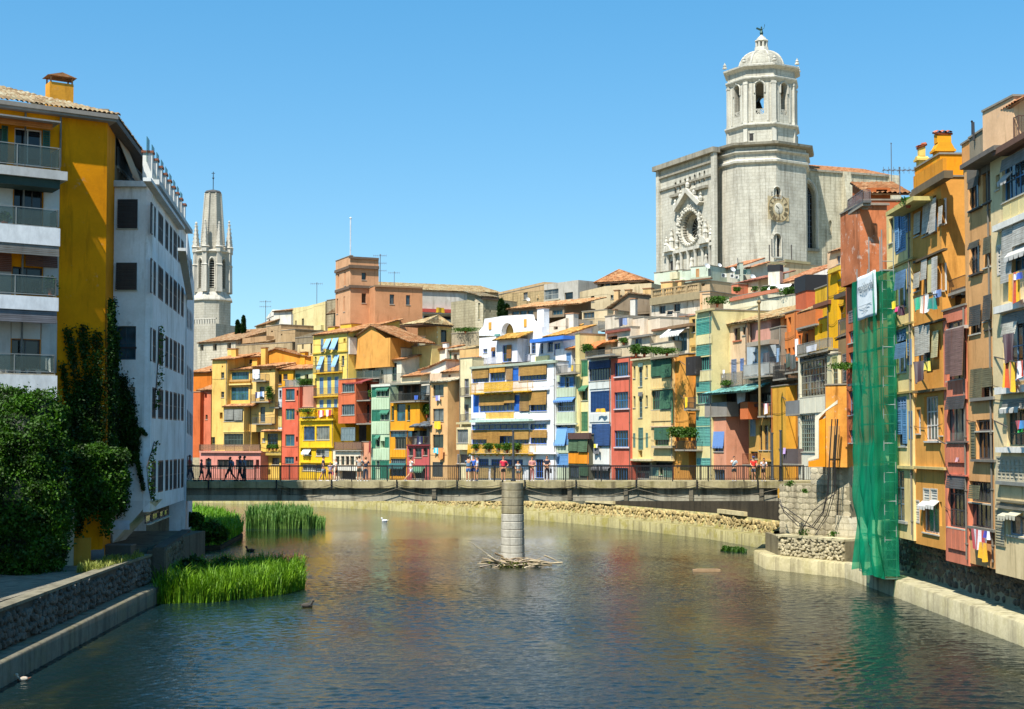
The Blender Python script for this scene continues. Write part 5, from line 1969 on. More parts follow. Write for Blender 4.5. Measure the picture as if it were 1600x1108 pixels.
# ------------------------------------------------------------------ right-hand row and left-hand buildings
NEAR = r'''
@1300 120 3.463
H townhouse|red-brown house behind the green scaffold with a peeling orange upper wall|house
F 80 166 690 1990 R0.3 5 C8683A
w 84 745 160 1010 c 4A7AA0 4 1
l 74 700 168 712 5A5A58 .5
k 82 640 164 712 7A6A66 .5 m
w 92 1490 124 1640 c 6A8AA8 2 2
w 90 1265 122 1330 L 7A6A68 2 1
w 90 1375 122 1440 k 8A9AA8 2 2
k 82 1590 126 1660 C85A38 .5 s
v 70 1548 125 1600 .6|bright green banana-like plant on the small balcony left of the scaffold
w 90 1700 124 1830 c 7A8AA0 2 2
w 92 1912 124 1980 k 8A9AA0 2 2
F 160 310 690 1100 84.2:84.3 4 D07848 peel
l 158 682 312 694 9A8A78 .15
F 205 330 600 700 86:86 4 B8683A
r 190 436 632 572 4 B07850
w 240 610 300 690 d
H townhouse|pale yellow house with blue-grey shutters rising beside the scaffold|house
F 305 436 700 2495 R0 5 F2DE98
r 300 440 700 640 3 B8A060
l 290 690 440 712 C8B870 1.0
v 398 655 425 710 .8|tuft of weeds on the eave of the pale yellow house
w 308 765 330 900 c 4A4A48 1 2
w 345 725 400 950 L 5A86B0 2 2
s 402 720 425 840 5A86B0 1
s 343 740 364 945 6A94BA 1
w 345 1048 402 1250 c 5A7EA8 2 1
b 344 1050 400 1150 6A90B4 .35
w 408 1035 426 1170 L 5A7EA0 1 1
w 314 1085 330 1210 c 3E4448 1 1
l 304 1002 436 1014 A89050 .12
l 304 1342 436 1352 A89050 .12
w 348 1365 402 1600 c 6A86A8 2 2
w 350 1368 400 1430 L 6A86A8 3 1
b 344 1440 402 1525 6A8FB0 .3
w 314 1450 332 1580 L 5A84A8 1 2
s 412 1420 432 1560 5A84A8 1
w 354 1730 404 2000 c 6A86A8 2 2
w 354 1732 404 1800 L 6A86A8 3 1
s 352 1800 380 1935 5F8CB4 1
s 386 1800 408 1985 5F8CB4 1
w 318 1818 336 1960 L 5A84A8 1 2
w 416 1808 436 1960 L 5A84A8 1 2
l 304 1705 436 1716 A89050 .12
l 300 2104 436 2120 C8B878 .18
w 322 2130 392 2405 k 7A8A98 2 3
l 316 2400 396 2414 9A9A90 .15
f 322 1215 342 1255 .5|F0D820|yellow cloth on the line of the pale yellow house|laundry
f 340 1245 362 1272 .5|D83A78,F07AA8|pink cloth on the line of the pale yellow house|laundry
f 362 1240 386 1290 .5|4A1E30|maroon cloth on the line of the pale yellow house|laundry
o 310 1230 385 1245 .6
H townhouse|ochre house with white roller blinds and a sunlit orange end wall|house
F 436 604 583 2540 R0.12 5 E6AE52
l 428 560 606 600 6A5A40 .45
k 440 490 600 560 E0A030 .2 s
w 446 740 476 860 c 4A4A40 1 1
b 444 735 478 850 C9C3B2 .1
w 490 660 565 850 c D8D4C8 2 1
b 494 675 530 850 CBC7BB .12
b 532 660 564 845 D0CCC0 .14
w 578 660 598 800 c D8D4C8 1 2
b 578 700 598 800 D0CCC0 .12
w 444 1055 476 1160 c 4A4A40 1 1
b 443 1060 476 1145 C9C3B2 .14
w 486 990 516 1180 c D8D4C8 1 2
b 484 990 514 1100 D0CCC0 .14
p 516 990 540 1170 E3D9A0 1
b 540 975 570 1165 D6D2C8 .2
w 576 1010 598 1160 c D8D4C8 1 2
l 434 964 604 975 5A4A30 .2
l 434 1328 604 1338 5A4A30 .2
w 455 1360 530 1560 c D8D4C8 2 2
b 448 1350 496 1510 CFC9B8 .25
b 496 1345 528 1495 CFC9B8 .3
b 542 1375 576 1520 DCD3A2 .12
l 436 1690 604 1704 7A6038 .25
w 500 1728 574 1970 k D0CCC2 4 3
w 457 1800 480 1930 k D0CCC2 1 2
w 586 1790 600 1940 k D0CCC2 1 2
l 498 1970 576 1980 C8C4B8 .15
l 436 2110 604 2124 C8B070 .25
w 492 2290 580 2470 k CFC9BC 2 1
w 494 2226 530 2300 L C8C2B2 1 1
w 534 2228 572 2302 L C8C2B2 1 1
a 486 2296 530 2325 D8D4C8 .3
a 530 2292 576 2322 D8D4C8 .3
w 450 2290 474 2415 L C8C2B2 1 2
w 582 2300 594 2430 c C8C2B2 1 2
f 440 1195 482 1262 .6|18A878,20B888|turquoise cloth hanging from the first line of the ochre house|laundry
f 478 1185 520 1275 .6|F0E0D0,D87838,F0F0F0|orange and white cloth on the first line of the ochre house|laundry
f 525 1195 562 1258 .6|158A7A|dark teal cloth at the end of the first line of the ochre house|laundry
f 545 1155 590 1195 .6|E6E8F0,6A8AC0|white and blue cloth piled on the sill of the ochre house|laundry
f 440 1540 500 1650 .6|4A1424,3A0E1E|maroon sheet hanging under the middle blinds of the ochre house|laundry
f 502 1540 530 1590 .6|E8D050|pale yellow cloth hanging beside the maroon sheet|laundry
o 437 1190 570 1175 .7
o 437 1545 510 1540 .7
o 560 1955 610 1985 .8
c 456 445 470 540 EBCF70 1 h
F 600 728 420 1250 72.25:72.3 4 F0A41E
q .15 E59A20 600 800 726 805 726 812 600 808
c 566 392 655 440 F2B52C .5 h
H townhouse|pink house with brown curtains and boarded panels between its tall windows|house
F 606 731 1252 2630 R0.05 5 E2805F
w 620 1320 716 1640 c 4A4848 2 2
l 616 1355 716 1372 C8B8A8 .2
b 612 1370 646 1610 8A6A62 .3
b 648 1358 714 1620 8F6E64 .25
p 622 1640 728 1750 E2805F 4
w 622 1760 720 1978 c 4A4A46 3 1
b 620 1728 720 1800 5A5654 .1
l 616 1972 724 1980 7A6A60 .15
p 624 1985 720 2090 E2805F 5
w 625 2165 720 2440 c 42403E 4 3
b 624 2160 720 2230 6A6866 .1
l 618 2152 722 2160 C87058 .15
p 626 2450 720 2560 E2805F 4
f 668 2060 688 2085 .3|C89AA0|small pinkish cloth on a cable of the pink house|laundry
F 612 728 1160 1252 R0.6 3 6A3A30
w 620 1170 722 1245 k 8A9A90 1 1
k 612 1090 724 1160 6A4A30 .2 r
l 606 1240 730 1254 5A2E28 .3
H townhouse|amber house with dark roller windows and patches of bare render|house
F 731 873 450 2645 R0.1 5 E9B075
l 690 425 876 450 6A6258 .9
w 738 560 794 715 c 3E3E3C 3 1
b 738 545 794 600 55534C .1
w 815 520 856 680 c 3E3E3C 2 1
l 732 714 798 722 4A4238 .15
l 812 678 858 686 4A4238 .15
p 730 470 800 560 7A7264 1
p 806 440 858 520 7A7264 1
w 742 900 798 1065 c 3E3E3C 3 1
b 742 890 798 930 5A584C .1
w 820 865 860 1030 c 3E3E3C 1 2
b 820 868 860 960 6A6850 .1
l 738 1062 802 1072 4A4238 .15
w 744 1240 804 1390 c 5A4A3A 3 1
b 744 1238 804 1348 4E4E4A .1
w 820 1180 862 1320 c 3E3E3C 1 1
b 820 1180 862 1320 55534C .1
l 818 1365 868 1372 4A4238 .1
w 750 1580 868 1745 c 4A4A46 2 2
b 750 1580 814 1740 7A7454 .12
b 814 1578 868 1680 7A7454 .12
l 746 1735 870 1752 8A8478 .2
w 780 1855 872 2070 c 3A3E44 4 1
w 780 1855 872 1915 c 3A3E44 3 1
s 754 1868 780 2060 6E6848 1
l 748 2070 876 2084 7A7468 .2
w 738 2190 866 2440 c 3A3A3C 5 1
w 744 2192 866 2305 c 4A4A44 2 1
b 744 2210 800 2285 7A7A5A .3
l 732 2440 870 2454 7A7468 .2
f 752 2452 838 2555 .35|C83038,F0E8E8,C83038,F0E8E8,C83038,F0E8E8|red and white striped banner hanging from the amber house window|flag|flag
f 800 2520 832 2615 .4|F0B01E,C83A20,F0B01E|yellow and red striped pennant below the striped banner|flag|flag
f 826 2458 850 2500 .4|3A3AA0,E8E8F0|blue corner cloth at the right end of the striped banner|flag|flag
F 720 762 346 470 R1.2 2 E8A868
F 762 868 290 440 R0.8 3 9A9078
E 764 245 766 346 3A3A3C .06
E 872 440 872 2660 D98838 .12
H townhouse|cream house at the right edge with white ledges, cloths and a small roof room|house
F 873 1180 330 2720 R0 6 F0DCA6
l 866 306 1180 340 6A4A38 .7
w 920 415 1110 640 c 4A86B8 7 2
b 918 400 1110 470 8A8A86 .15
a 922 520 975 545 B8B4AC .3
w 886 530 908 610 c 5A7A80 1 1
p 926 660 1110 790 E8DCA0 4
l 866 740 1180 775 EEE9DC .3
w 975 905 1110 1040 c 3A7AA8 4 2
b 922 800 980 1115 CFCBC0 .15
b 980 780 1110 900 CFCBC0 .18
a 972 900 1110 940 C8C4BA .4
w 894 910 916 1075 L C8C0B0 1 2
f 958 1060 1010 1215 .7|F0A81E,E8B82A,C84A28,F0B01E|long yellow and red flag hanging from the upper sill of the cream house|flag|flag
f 985 1062 1025 1095 .75|F0F0F8,3A5AC0|white and blue cloth tied above the long yellow flag|cloth
l 872 1205 1180 1245 EEE9DC .35
w 925 1260 1110 1640 c 6A94B8 6 2
b 920 1270 1110 1340 8A8A84 .12
b 925 1330 1000 1400 DAD5C5 .3
f 922 1390 985 1545 .6|4A1028,3A0A20|dark maroon curtain blowing out of the cream house window|curtain
f 930 1545 985 1695 .6|F0C020,E85A20,F0C020,E85A20,F0C020|yellow and orange striped flag on the middle ledge of the cream house|flag|flag
f 994 1538 1034 1632 .6|E0402A,F0E8E8,E0402A|red cloth with a white figure patch on the cream house|flag|flag
l 878 1665 1180 1705 EEE9DC .35
w 945 1800 1110 2000 c 2E4A42 6 3
b 925 1740 1110 1800 9A968A .15
a 935 1770 1040 1792 C8C4B8 .3
f 990 1860 1050 1905 .6|C82038,3A8AC8|red and blue garments on the line of the cream house|laundry
f 1000 1900 1030 1925 .6|20B050|small green garment on the line of the cream house|laundry
l 884 2005 1180 2035 EEE9DC .3
w 890 2055 1110 2200 L B8AE94 9 3
l 884 2196 1180 2216 8A8A80 .2
w 950 2378 1110 2490 k 8A9AA8 3 1
a 930 2355 975 2380 C8C0A0 .35
a 975 2350 1030 2378 C8C0A0 .35
s 888 2345 940 2540 9A9072 1
l 888 2300 1180 2312 8A7E60 .2
b 890 2315 1110 2345 8A8678 .1
o 878 1515 1000 1545 .8
o 876 1860 950 1895 .8
F 876 990 190 440 R0.9 2.2 E9DC9E
r 862 1000 182 110 2.4 B87850
w 936 165 964 255 c 3A4A50 2 2
b 898 200 912 280 7A8A88 .08
F 1005 1200 110 370 61.1:61.3 3 E9C096
k 1008 210 1100 340 6A4A3A .5 r
H townhouse|salmon house continuing the row past the right edge of the picture|house
F 1181 1420 300 2740 R0.1 6 D98A66
w 1210 480 1290 700 c 5A6A70 3 2
w 1210 900 1290 1120 L 5A7A68 2 2
w 1210 1330 1290 1560 c 5A6A70 3 2
w 1210 1760 1290 2000 L 5A7A68 2 2
w 1210 2200 1290 2440 c 5A6A70 3 2
l 1180 1200 1420 1225 D8C8B0 .2
l 1180 1640 1420 1665 D8C8B0 .2
'''
LEFT = r'''
@0 100 3.4625
H apartment_block|yellow apartment block with stacked balconies, dark eaves and a tiled roof|apartment block
F -150 565 262 2880 68.4:72 9 E8A200
w -60 345 40 545 c 2E5A48 2 2
w 78 350 228 548 c D8DCDC 2 1
s 6 335 42 530 2E5A48 1
s 228 360 270 555 2E5A48 1
p -150 640 70 880 D0D0CC 1
p 236 640 322 880 D0D0CC 1
w 74 660 232 880 c 3A3634 3 1
p -150 1030 62 1250 B8B4AE 1
p 234 1030 318 1250 B8B4AE 1
w 66 1100 230 1240 c 2E2A2A 2 1
b -120 1020 62 1120 7A4A3A .1
b 138 1018 310 1100 6A4A40 .1
p -150 1385 58 1670 C4C4C0 1
p 222 1385 308 1670 C4C4C0 1
p 60 1385 220 1488 C4C4C0 1
j 30 1650 108 1700 .9|left air conditioner on the lowest balcony of the yellow block
j 140 1650 218 1700 .9|right air conditioner on the lowest balcony of the yellow block
v 246 1150 300 1250 1.0|potted plant on the third balcony of the yellow block
v 0 800 50 880 1.0|spiky potted plant on the second balcony of the yellow block
f 246 1590 276 1660 1.0|E8E8EC,F4F4F6|white folded clothes rack cloth on the lowest balcony of the yellow block|laundry
w 62 1490 218 1665 c 4A4A4C 2 1
w 225 1790 270 1830 d
l -150 556 366 604 B8B8B4 1.6
k -150 430 330 552 8A8C88 1.55 G
l -150 870 326 968 E2E4E4 1.5
k -150 770 318 878 8A8C88 1.45 G
l -150 1252 317 1326 DDE0E2 1.5
k -150 1140 308 1250 8A8C88 1.45 G
l -150 1680 308 2000 D8DADA 1.5
k -150 1568 300 1672 8A8C88 1.45 G
l -150 280 330 288 8A8A88 1.4
b -100 294 285 335 D07A30 .9
l -150 575 325 652 2A4038 1.42
b -150 945 318 1028 7C7C78 1.42
b -150 1322 307 1395 74747A 1.42
E 137 262 137 556 6A6C6A .05
E 328 285 328 556 6A6C6A .05
E 128 604 128 880 6A6C6A .05
E 122 968 122 1250 6A6C6A .05
E 118 1326 118 1680 6A6C6A .05
c 270 90 398 205 E0A838 3 p
F 563 606 258 2880 72:75 9 E09A00
F 606 790 395 1500 75:86.3 8 8A7A60
w 625 450 780 630 d
a 640 430 700 540 C89A70 .8
k 640 535 790 632 5A5A5A .08 r
H office_block|white riverside block with rows of dark windows and a terrace with posts|office block
F 605 815 640 2370 75:75 .35 F2F3F2 noroof
l 598 632 830 662 C8CAC8 .35
w 636 732 744 890 c 2E2E30 1 1
b 636 732 744 888 3A3838 .06
w 628 1075 740 1222 c 2E2E30 1 1
b 628 1075 740 1220 4A423C .06
w 622 1418 735 1600 t 2A4A58 2 2
l 618 1530 738 1540 2E2A2C .05
w 608 1748 730 2050 d
l 610 2470 700 2520 C8D8E8 .06
q 2.5 E4E6E6 606 2365 818 2362 610 2590
F 815 1000 735 2390 75:92 .35 F6F7F8 noroof
'''
# rows of the river face: (top-left y, bottom-left y, top-right y, bottom-right y) in the crop, x from 820 to 995
def left_rows():
    rows = [(750, 920, 965, 1105), (1052, 1240, 1215, 1375), (1428, 1610, 1525, 1685), (1748, 1918, 1790, 1932), (2150, 2325, 2135, 2290)]
    xs = [(818, 842), (855, 882), (894, 910), (918, 931), (938, 956), (962, 972), (980, 993)]
    out = []
    for (a, b, c, d) in rows:
        for (x0, x1) in xs:
            t = ((x0 + x1) / 2 - 820) / 175
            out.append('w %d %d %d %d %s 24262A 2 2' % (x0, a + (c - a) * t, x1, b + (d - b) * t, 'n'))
    for i, (x0, x1) in enumerate(xs[:4]):
        t = ((x0 + x1) / 2 - 820) / 175
        out.append('w %d %d %d %d c 3A3C40 1 1' % (x0 - 14, 2440 - 50 * t, x1 - 10, 2486 - 70 * t))
    return '\n'.join(out)
LEFT = LEFT + left_rows() + r'''
l 816 748 1002 766 D2D4D2 .4
F 1005 1045 990 2700 93.5:125 8 E6EAEE noroof
l 1004 1130 1046 1145 C8C8C4 .4
''' + '\n'.join('w %.1f %d %.1f %d n 24262A 1 2' % (x, y0 + 9 * i, x + 3.6, y1 + 5 * i) for (y0, y1) in ((1040, 1150), (1320, 1430), (1630, 1760), (1870, 2000), (2120, 2240)) for i, x in enumerate((1012, 1020, 1028, 1036)))
for blk in (FAR, FAR2, HILL, NEAR, LEFT):
    for hd in parse_houses(blk):
        build_house(hd)
# ------------------------------------------------------------------ ground, banks, water
class Fac2(Fac):
    def __init__(s, A, B):
        s.A = Vector((A[0], A[1], 0)); d = Vector((B[0] - A[0], B[1] - A[1], 0))
        s.w = d.length; s.d = d.normalized(); s.n = Vector((s.d.y, -s.d.x, 0)); s.p = -s.n
        s.rz = math.atan2(s.d.y, s.d.x)
        s.M = Matrix.Translation(s.A) @ Matrix.Rotation(s.rz, 4, 'Z')

def water_mat():
    m, nt, bs = _new('river_water')
    p = _pos(nt, (1.0, .42, 1))
    n = _noise(nt, _pos(nt, (.16, .05, 1)), 1.0, 5, .6)
    col = _ramp(nt, n, [(.36, (.003, .014, .019)), (.52, (.006, .015, .015)), (.66, (.034, .033, .011))])
    nt.links.new(col, bs.inputs['Base Color'])
    bs.inputs['Roughness'].default_value = .05
    bs.inputs['IOR'].default_value = 1.33
    bs.inputs['Specular IOR Level'].default_value = .30
    a = _noise(nt, _pos(nt, (5.2, 3.0, 1)), 1.0, 4, .6)
    b = _noise(nt, _pos(nt, (.5, .26, 1)), 1.0, 3, .6)
    calm = _ramp(nt, _noise(nt, _pos(nt, (.045, .035, 1)), 1.0, 2, .5), [(.40, (.25, .25, .25)), (.62, (1, 1, 1))])
    mx = nt.nodes.new('ShaderNodeMath'); mx.operation = 'MULTIPLY_ADD'
    nt.links.new(a, mx.inputs[0]); mx.inputs[1].default_value = .62; nt.links.new(b, mx.inputs[2])
    mm = nt.nodes.new('ShaderNodeMath'); mm.operation = 'MULTIPLY'
    nt.links.new(mx.outputs[0], mm.inputs[0]); nt.links.new(calm, mm.inputs[1])
    _bump(nt, bs, mm.outputs[0], 1.0, .10)
    return m

MB().quad((-3000, -500, -1.2), (3000, -500, -1.2), (3000, 5000, -1.2), (-3000, 5000, -1.2)).build('ground', concrete('6A6450', 'ground'), kind='structure')
WX0, WX1, WY0, WY1 = -20.0, 22.6, 36.0, 126.0
def waves(x, y):
    rg = np.random.default_rng(21)
    z = np.zeros_like(x)
    patch = .72 + .28 * np.sin(x * .21 + 1.3 * np.sin(y * .09)) * np.sin(y * .13 + x * .07 + 1)
    far = np.clip(1.0 - (y - 40) / 110, .30, 1)
    for i in range(54):
        lam = rg.uniform(.24, .62) if i < 38 else rg.uniform(.6, 1.5); th = rg.normal(PI / 2 + .25, .55)
        k = 2 * PI / lam; am = (.0070 if i < 38 else .0034) * lam * rg.uniform(.5, 1.2)
        ph = rg.uniform(0, 6.28); dr = rg.uniform(.3, 1.2)
        z += am * np.sin(k * (x * math.cos(th) + y * math.sin(th)) + ph + dr * np.sin(x * .7 + y * .4 + i))
    edge = np.clip(np.minimum(np.minimum(x - WX0, WX1 - x), np.minimum(y - WY0, WY1 - y)) / 2.5, 0, 1)
    return z * patch * far * edge
nx_, ny_ = 470, 860
gx, gy = np.meshgrid(np.linspace(WX0, WX1, nx_), WY0 + (WY1 - WY0) * np.linspace(0, 1, ny_) ** 1.25)
WV = np.stack([gx, gy, waves(gx, gy)], -1).reshape(-1, 3)
ii, jj = np.meshgrid(np.arange(ny_ - 1), np.arange(nx_ - 1), indexing='ij')
WQ = np.stack([ii * nx_ + jj, ii * nx_ + jj + 1, (ii + 1) * nx_ + jj + 1, (ii + 1) * nx_ + jj], -1).reshape(-1, 4)
o_ = len(WV)
ring = [(-90, -60), (60, -60), (60, 260), (-90, 260), (WX0, WY0), (WX1, WY0), (WX1, WY1), (WX0, WY1)]
WV = np.vstack([WV, [(a, b, 0) for a, b in ring]])
WQ = np.vstack([WQ, [[o_ + 0, o_ + 1, o_ + 5, o_ + 4], [o_ + 1, o_ + 2, o_ + 6, o_ + 5], [o_ + 2, o_ + 3, o_ + 7, o_ + 6], [o_ + 3, o_ + 0, o_ + 4, o_ + 7]]])
np_obj('river', WV, WQ, water_mat(), None, 'structure', smooth=True)

FARQ = [(17.1, 99.5), (18.6, 105), (20.4, 112), (17.2, 125), (12.4, 136.7), (6.8, 149), (1.4, 158), (-4.5, 164.2), (-16.4, 180), (-28, 192), (-38, 200), (-46, 205), (-60, 212), (-85, 222)]
def path_normals(path):
    out = []
    for i in range(len(path)):
        a = Vector(path[max(i - 1, 0)]); b = Vector(path[min(i + 1, len(path) - 1)])
        d = (b - a).normalized()
        out.append(Vector((d.y, -d.x)))
    return out
def sweep(path, nrm, prof, name, mat, parent=None, kind=None):
    """profile (offset along the normal, z) swept along the path"""
    V, Q = [], []
    k = len(prof)
    for p, n in zip(path, nrm):
        for o, z in prof: V.append((p[0] + n[0] * o, p[1] + n[1] * o, z))
    for i in range(len(path) - 1):
        for j in range(k - 1):
            Q.append((i * k + j, i * k + j + 1, (i + 1) * k + j + 1, (i + 1) * k + j))
    return np_obj(name, np.array(V), np.array(Q), mat, parent, kind)
FN = path_normals(FARQ)
FN[0] = Vector((1, 0)); FN[1] = Vector((.96, .25)).normalized(); FN[2] = Vector((.93, .36)).normalized()
sweep(FARQ, FN, [(1.7, 2.15), (14, 2.2), (40, 9), (90, 18), (150, 24), (900, 30), (900, -3)], 'hillside', concrete('9C8F70', 'hill_earth'), kind='structure')

fq = thing('quay_wall', 'pale rubble quay wall with a mossy concrete kerb curving along the far bank', 'wall', (FARQ[4][0], FARQ[4][1], 0))
def par(o, root):
    """keep world placement while parenting under an unrotated thing"""
    o.parent = root
    o.location = Vector(o.location) - root.location if root.rotation_euler.z == 0 else o.location
    return o
kerb_m = concrete('A39A6C', 'quay_concrete', 1.0, .8)
par(sweep(FARQ, FN, [(0, -1.0), (0, .92), (.95, .96), (1.0, .9), (1.35, 2.2), (1.9, 2.25), (2.0, 1.5)], 'kerb', kerb_m), fq)

# ---- stones: one rounded block mesh per variant, shared by all copies
def stone_variants(n, sharp=.12, box=False):
    out = []
    for i in range(n):
        rr = random.Random(100 + i + (50 if box else 0))
        k = 8
        ring0, ring1, ring2 = [], [], []
        for j in range(k):
            a = 2 * PI * (j + .5) / k
            c, s_ = math.cos(a), math.sin(a)
            m = max(abs(c), abs(s_))
            if box: x, z = .5 * c / m * rr.uniform(.94, 1), .5 * s_ / m * rr.uniform(.94, 1)
            else: x, z = .5 * c / m * rr.uniform(.74, .98), .5 * s_ / m * rr.uniform(.74, .98)
            ring0.append((x, .35, z)); ring1.append((x, -.12 + rr.uniform(-.04, .04), z)); f = .80 if box else rr.uniform(.62, .8)
            ring2.append((x * f, -.3 + rr.uniform(-.1, .06), z * f))
        V = ring0 + ring1 + ring2 + [(0, -.36, 0)]
        F = []
        for r in range(2):
            for j in range(k): F.append((r * k + j, r * k + (j + 1) % k, (r + 1) * k + (j + 1) % k, (r + 1) * k + j))
        for j in range(k): F.append((2 * k + j, 2 * k + (j + 1) % k, 3 * k))
        me = bpy.data.meshes.new('stone')
        me.from_pydata(V, [], F)
        out.append((me, np.array(V), F))
    return out
STV, STB = stone_variants(10), stone_variants(6, box=True)
def lay_stones(root, fac, u0, u1, zfun0, zfun1, size, mat, out=0.0, limit=300, box=False, depth=.16, near=None, asp=1.25):
    """coursed rubble on the face of a wall: the largest in view as parts, the rest joined"""
    var = STB if box else STV
    rows = []
    zmin = min(zfun0(u0), zfun0(u1)); zmax = max(zfun1(u0), zfun1(u1))
    z = zmin; spots = []
    row = 0
    while not box and z < zmax - size * .15:
        row += 1
        u = u0 + (size * asp * .5 if row % 2 else 0)
        while u < u1:
            cu = u + random.uniform(-.3, .3) * size * asp; cz = z + size * .45 + random.uniform(-.28, .28) * size
            w = size * asp * random.choice((.7, .95, 1.1, 1.35)) * random.uniform(.85, 1.1); h = size * random.choice((.75, .95, 1.15)) * random.uniform(.85, 1.1)
            if cu - w * .4 > u0 and cu + w * .4 < u1 and cz - h * .45 > zfun0(cu) - .05 and cz + h * .45 < zfun1(cu) + .06: spots.append((cu, cz, w, h))
            u += size * asp * .98
        z += size * .86
    while box and z < zmax - size * .2:
        h = size * random.uniform(.8, 1.2); u = u0 + random.uniform(-.3, 0) * size
        while u < u1:
            w = size * asp * random.uniform(.6, 1.4)
            cu = u + w / 2
            if cu > u0 and cu + w * .3 < u1 and z >= zfun0(cu) - size * .3 and z + h <= zfun1(cu) + size * .25:
                spots.append((cu, z + h / 2 + (0 if box else random.uniform(-.13, .13) * size), w * .97, h * (.97 if box else random.uniform(.85, 1.12))))
            u += w
        z += h
    inv = (Matrix.Translation(root.location) @ Matrix.Rotation(root.rotation_euler.z, 4, 'Z')).inverted() @ fac.M
    def sc_at(s): P = fac.M @ Vector((s[0], 0, s[1])); return -s[2] * s[3] / (P.y ** 2 + P.x ** 2)
    spots.sort(key=sc_at)
    for me, _, _ in var:
        if not me.materials: me.materials.append(mat)
    restV, restQ, restT = [], [], []
    base = 0
    for i, (cu, cz, w, h) in enumerate(spots):
        rot = random.uniform(-.7, .7) if not box else random.uniform(-.02, .02)
        L = inv @ Matrix.Translation((cu, -out, cz)) @ Matrix.Rotation(rot, 4, 'Y') @ Matrix.Diagonal((w, depth * random.uniform(.7, 1.3), h, 1))
        me, V, F = random.choice(var)
        if i < limit:
            if me.materials[0] is not mat:
                key = (me.name, mat.name)
                if key not in _MATS:
                    m2 = me.copy(); m2.materials.clear(); m2.materials.append(mat); _MATS[key] = m2
                me = _MATS[key]
            o = bpy.data.objects.new('stone', me)
            o.parent = root; o.matrix_basis = L
            COL.objects.link(o)
        else:
            W = V @ np.array(L.to_3x3()).T + np.array(L.translation)
            restV.append(W); restT.append((F, base)); base += len(V)
    if restV:
        mb = MB(); mb.v = [tuple(v) for W in restV for v in W]
        mb.f = [tuple(b + i for i in f) for F, b in restT for f in F]; mb.m = [0] * len(mb.f)
        mb.build('stonework', mat, root, kind='stuff')

# far quay stones
for i in range(2, len(FARQ) - 3):
    A = Vector(FARQ[i + 1]) + FN[i + 1] * 1.06; B = Vector(FARQ[i]) + FN[i] * 1.06
    f2 = Fac2(A, B)
    near = FARQ[i][1] < 165
    lay_stones(fq, f2, 0, f2.w, lambda u: .98, lambda u: 2.2, .42 if near else .55, stone_mat('C8B27C', 'stone', None, .7), out=-.06, limit=45 if i in (3, 4) else 35, depth=.26)
    if i < 5: MB().box(0, .3, 2.24, f2.w, .6, 4.0 if i < 4 else 3.0).build('base_wall', concrete('4A4234', 'dark_base'), fq, Matrix.Translation(fq.location).inverted() @ f2.M)
    if i % 2 == 0: MB().box(0, 0, 2.26, f2.w * .45, .8, 2.62).build('capstone', stone_mat('D8C89A', 'stone', None, .6), fq, Matrix.Translation(fq.location).inverted() @ f2.M)

# ---- right bank
RQ = [(20.9, 30), (20.9, 57.6), (20.8, 76.3), (20.8, 82.7), (20.7, 88)]
rq = thing('quay_wall', 'dark rubble wall under the overhanging houses with a pale concrete kerb, right bank', 'wall', (22, 60, 0))
par(sweep(RQ, [Vector((1, 0))] * 5, [(0, -1), (0, .9), (.12, .97), (1.7, 1.0), (1.75, 3.6), (5, 3.7)], 'kerb', concrete('B9B08E', 'quay_concrete', 1.0, .2)), rq)
f2 = Fac2((22.62, 86), (22.64, 36))
MB().box(0, -.05, .98, f2.w, .1, 3.6).build('backing', stone_mat('5C574E', 'mortar', None, .8), rq, Matrix.Translation(rq.location).inverted() @ f2.M)
lay_stones(rq, f2, 0, 38, lambda u: 1.0, lambda u: 3.3, .42, stone_mat('6E695E', 'stone', None, .6), out=.06, limit=300, depth=.34, asp=1.1)
MB().box(22.7, 20, -1.0, 60, 86, 3.2).build('right_bank', concrete('8A8470', 'bank_earth'), kind='structure')

# ---- abutment at the right end of the bridge
ab = thing('bridge_abutment', 'pale weathered stone abutment with a rubble plinth at the right end of the bridge', 'abutment', (19, 92, 0))
inv_ab = Matrix.Translation(ab.location).inverted()
kp = [(17.0, 99.4), (16.9, 94.1), (17.3, 93.6), (20.7, 88.0)]
kn = [Vector((1, 0)), Vector((.92, .4)), Vector((.55, .83)), Vector((.86, .5))]
par(sweep(kp, kn, [(0, -1), (0, .82), (.1, .9), (.9, .93)], 'kerb', concrete('BDB28A', 'quay_concrete', 1.0, .3)), ab)
fp = Fac2((17.75, 94.35), (21.0, 89.0))
MB().box(0, 0, .5, fp.w, 5, 2.18).build('plinth', stone_mat('8C8266', 'mortar', None, .8), ab, inv_ab @ fp.M)
MB().box(-.06, -.1, 2.181, fp.w, 5, 2.32).build('plinth_cap', concrete('C9BE98', 'quay_concrete', 1.0, .2), ab, inv_ab @ fp.M)
lay_stones(ab, fp, 0, fp.w, lambda u: .92, lambda u: 2.18, .25, stone_mat('BFB494', 'stone', None, .9), out=.04, limit=200, depth=.2)
fpl = Fac2((17.75, 99.0), (17.75, 94.35))
MB().box(0, 0, .5, fpl.w, .3, 2.17).build('plinth', stone_mat('8C8266', 'mortar', None, .8), ab, inv_ab @ fpl.M)
fa = Fac(1217, 1326, 95.8, 91.0, py=790)
za = at(1260, 757, 94).z
MB().box(0, 0, 2.3, fa.w, 7, za).build('core', stone_mat('A1977A', 'mortar', None, 1.2), ab, inv_ab @ fa.M)
lay_stones(ab, fa, 0, fa.w, lambda u: 2.32, lambda u: za, .40, stone_mat('C9BEA0', 'stone', None, 1.3), out=.0, limit=200, box=True, depth=.07, asp=1.6)
MB().prism([(fa.w - 1.0, 2.33), (fa.w + .75, 2.33), (fa.w - .05, 3.7), (fa.w - 1.0, 3.7)], -.25, 1.2).build('buttress', stone_mat('D2C8AC', 'masonry', .4, .8), ab, inv_ab @ fa.M)
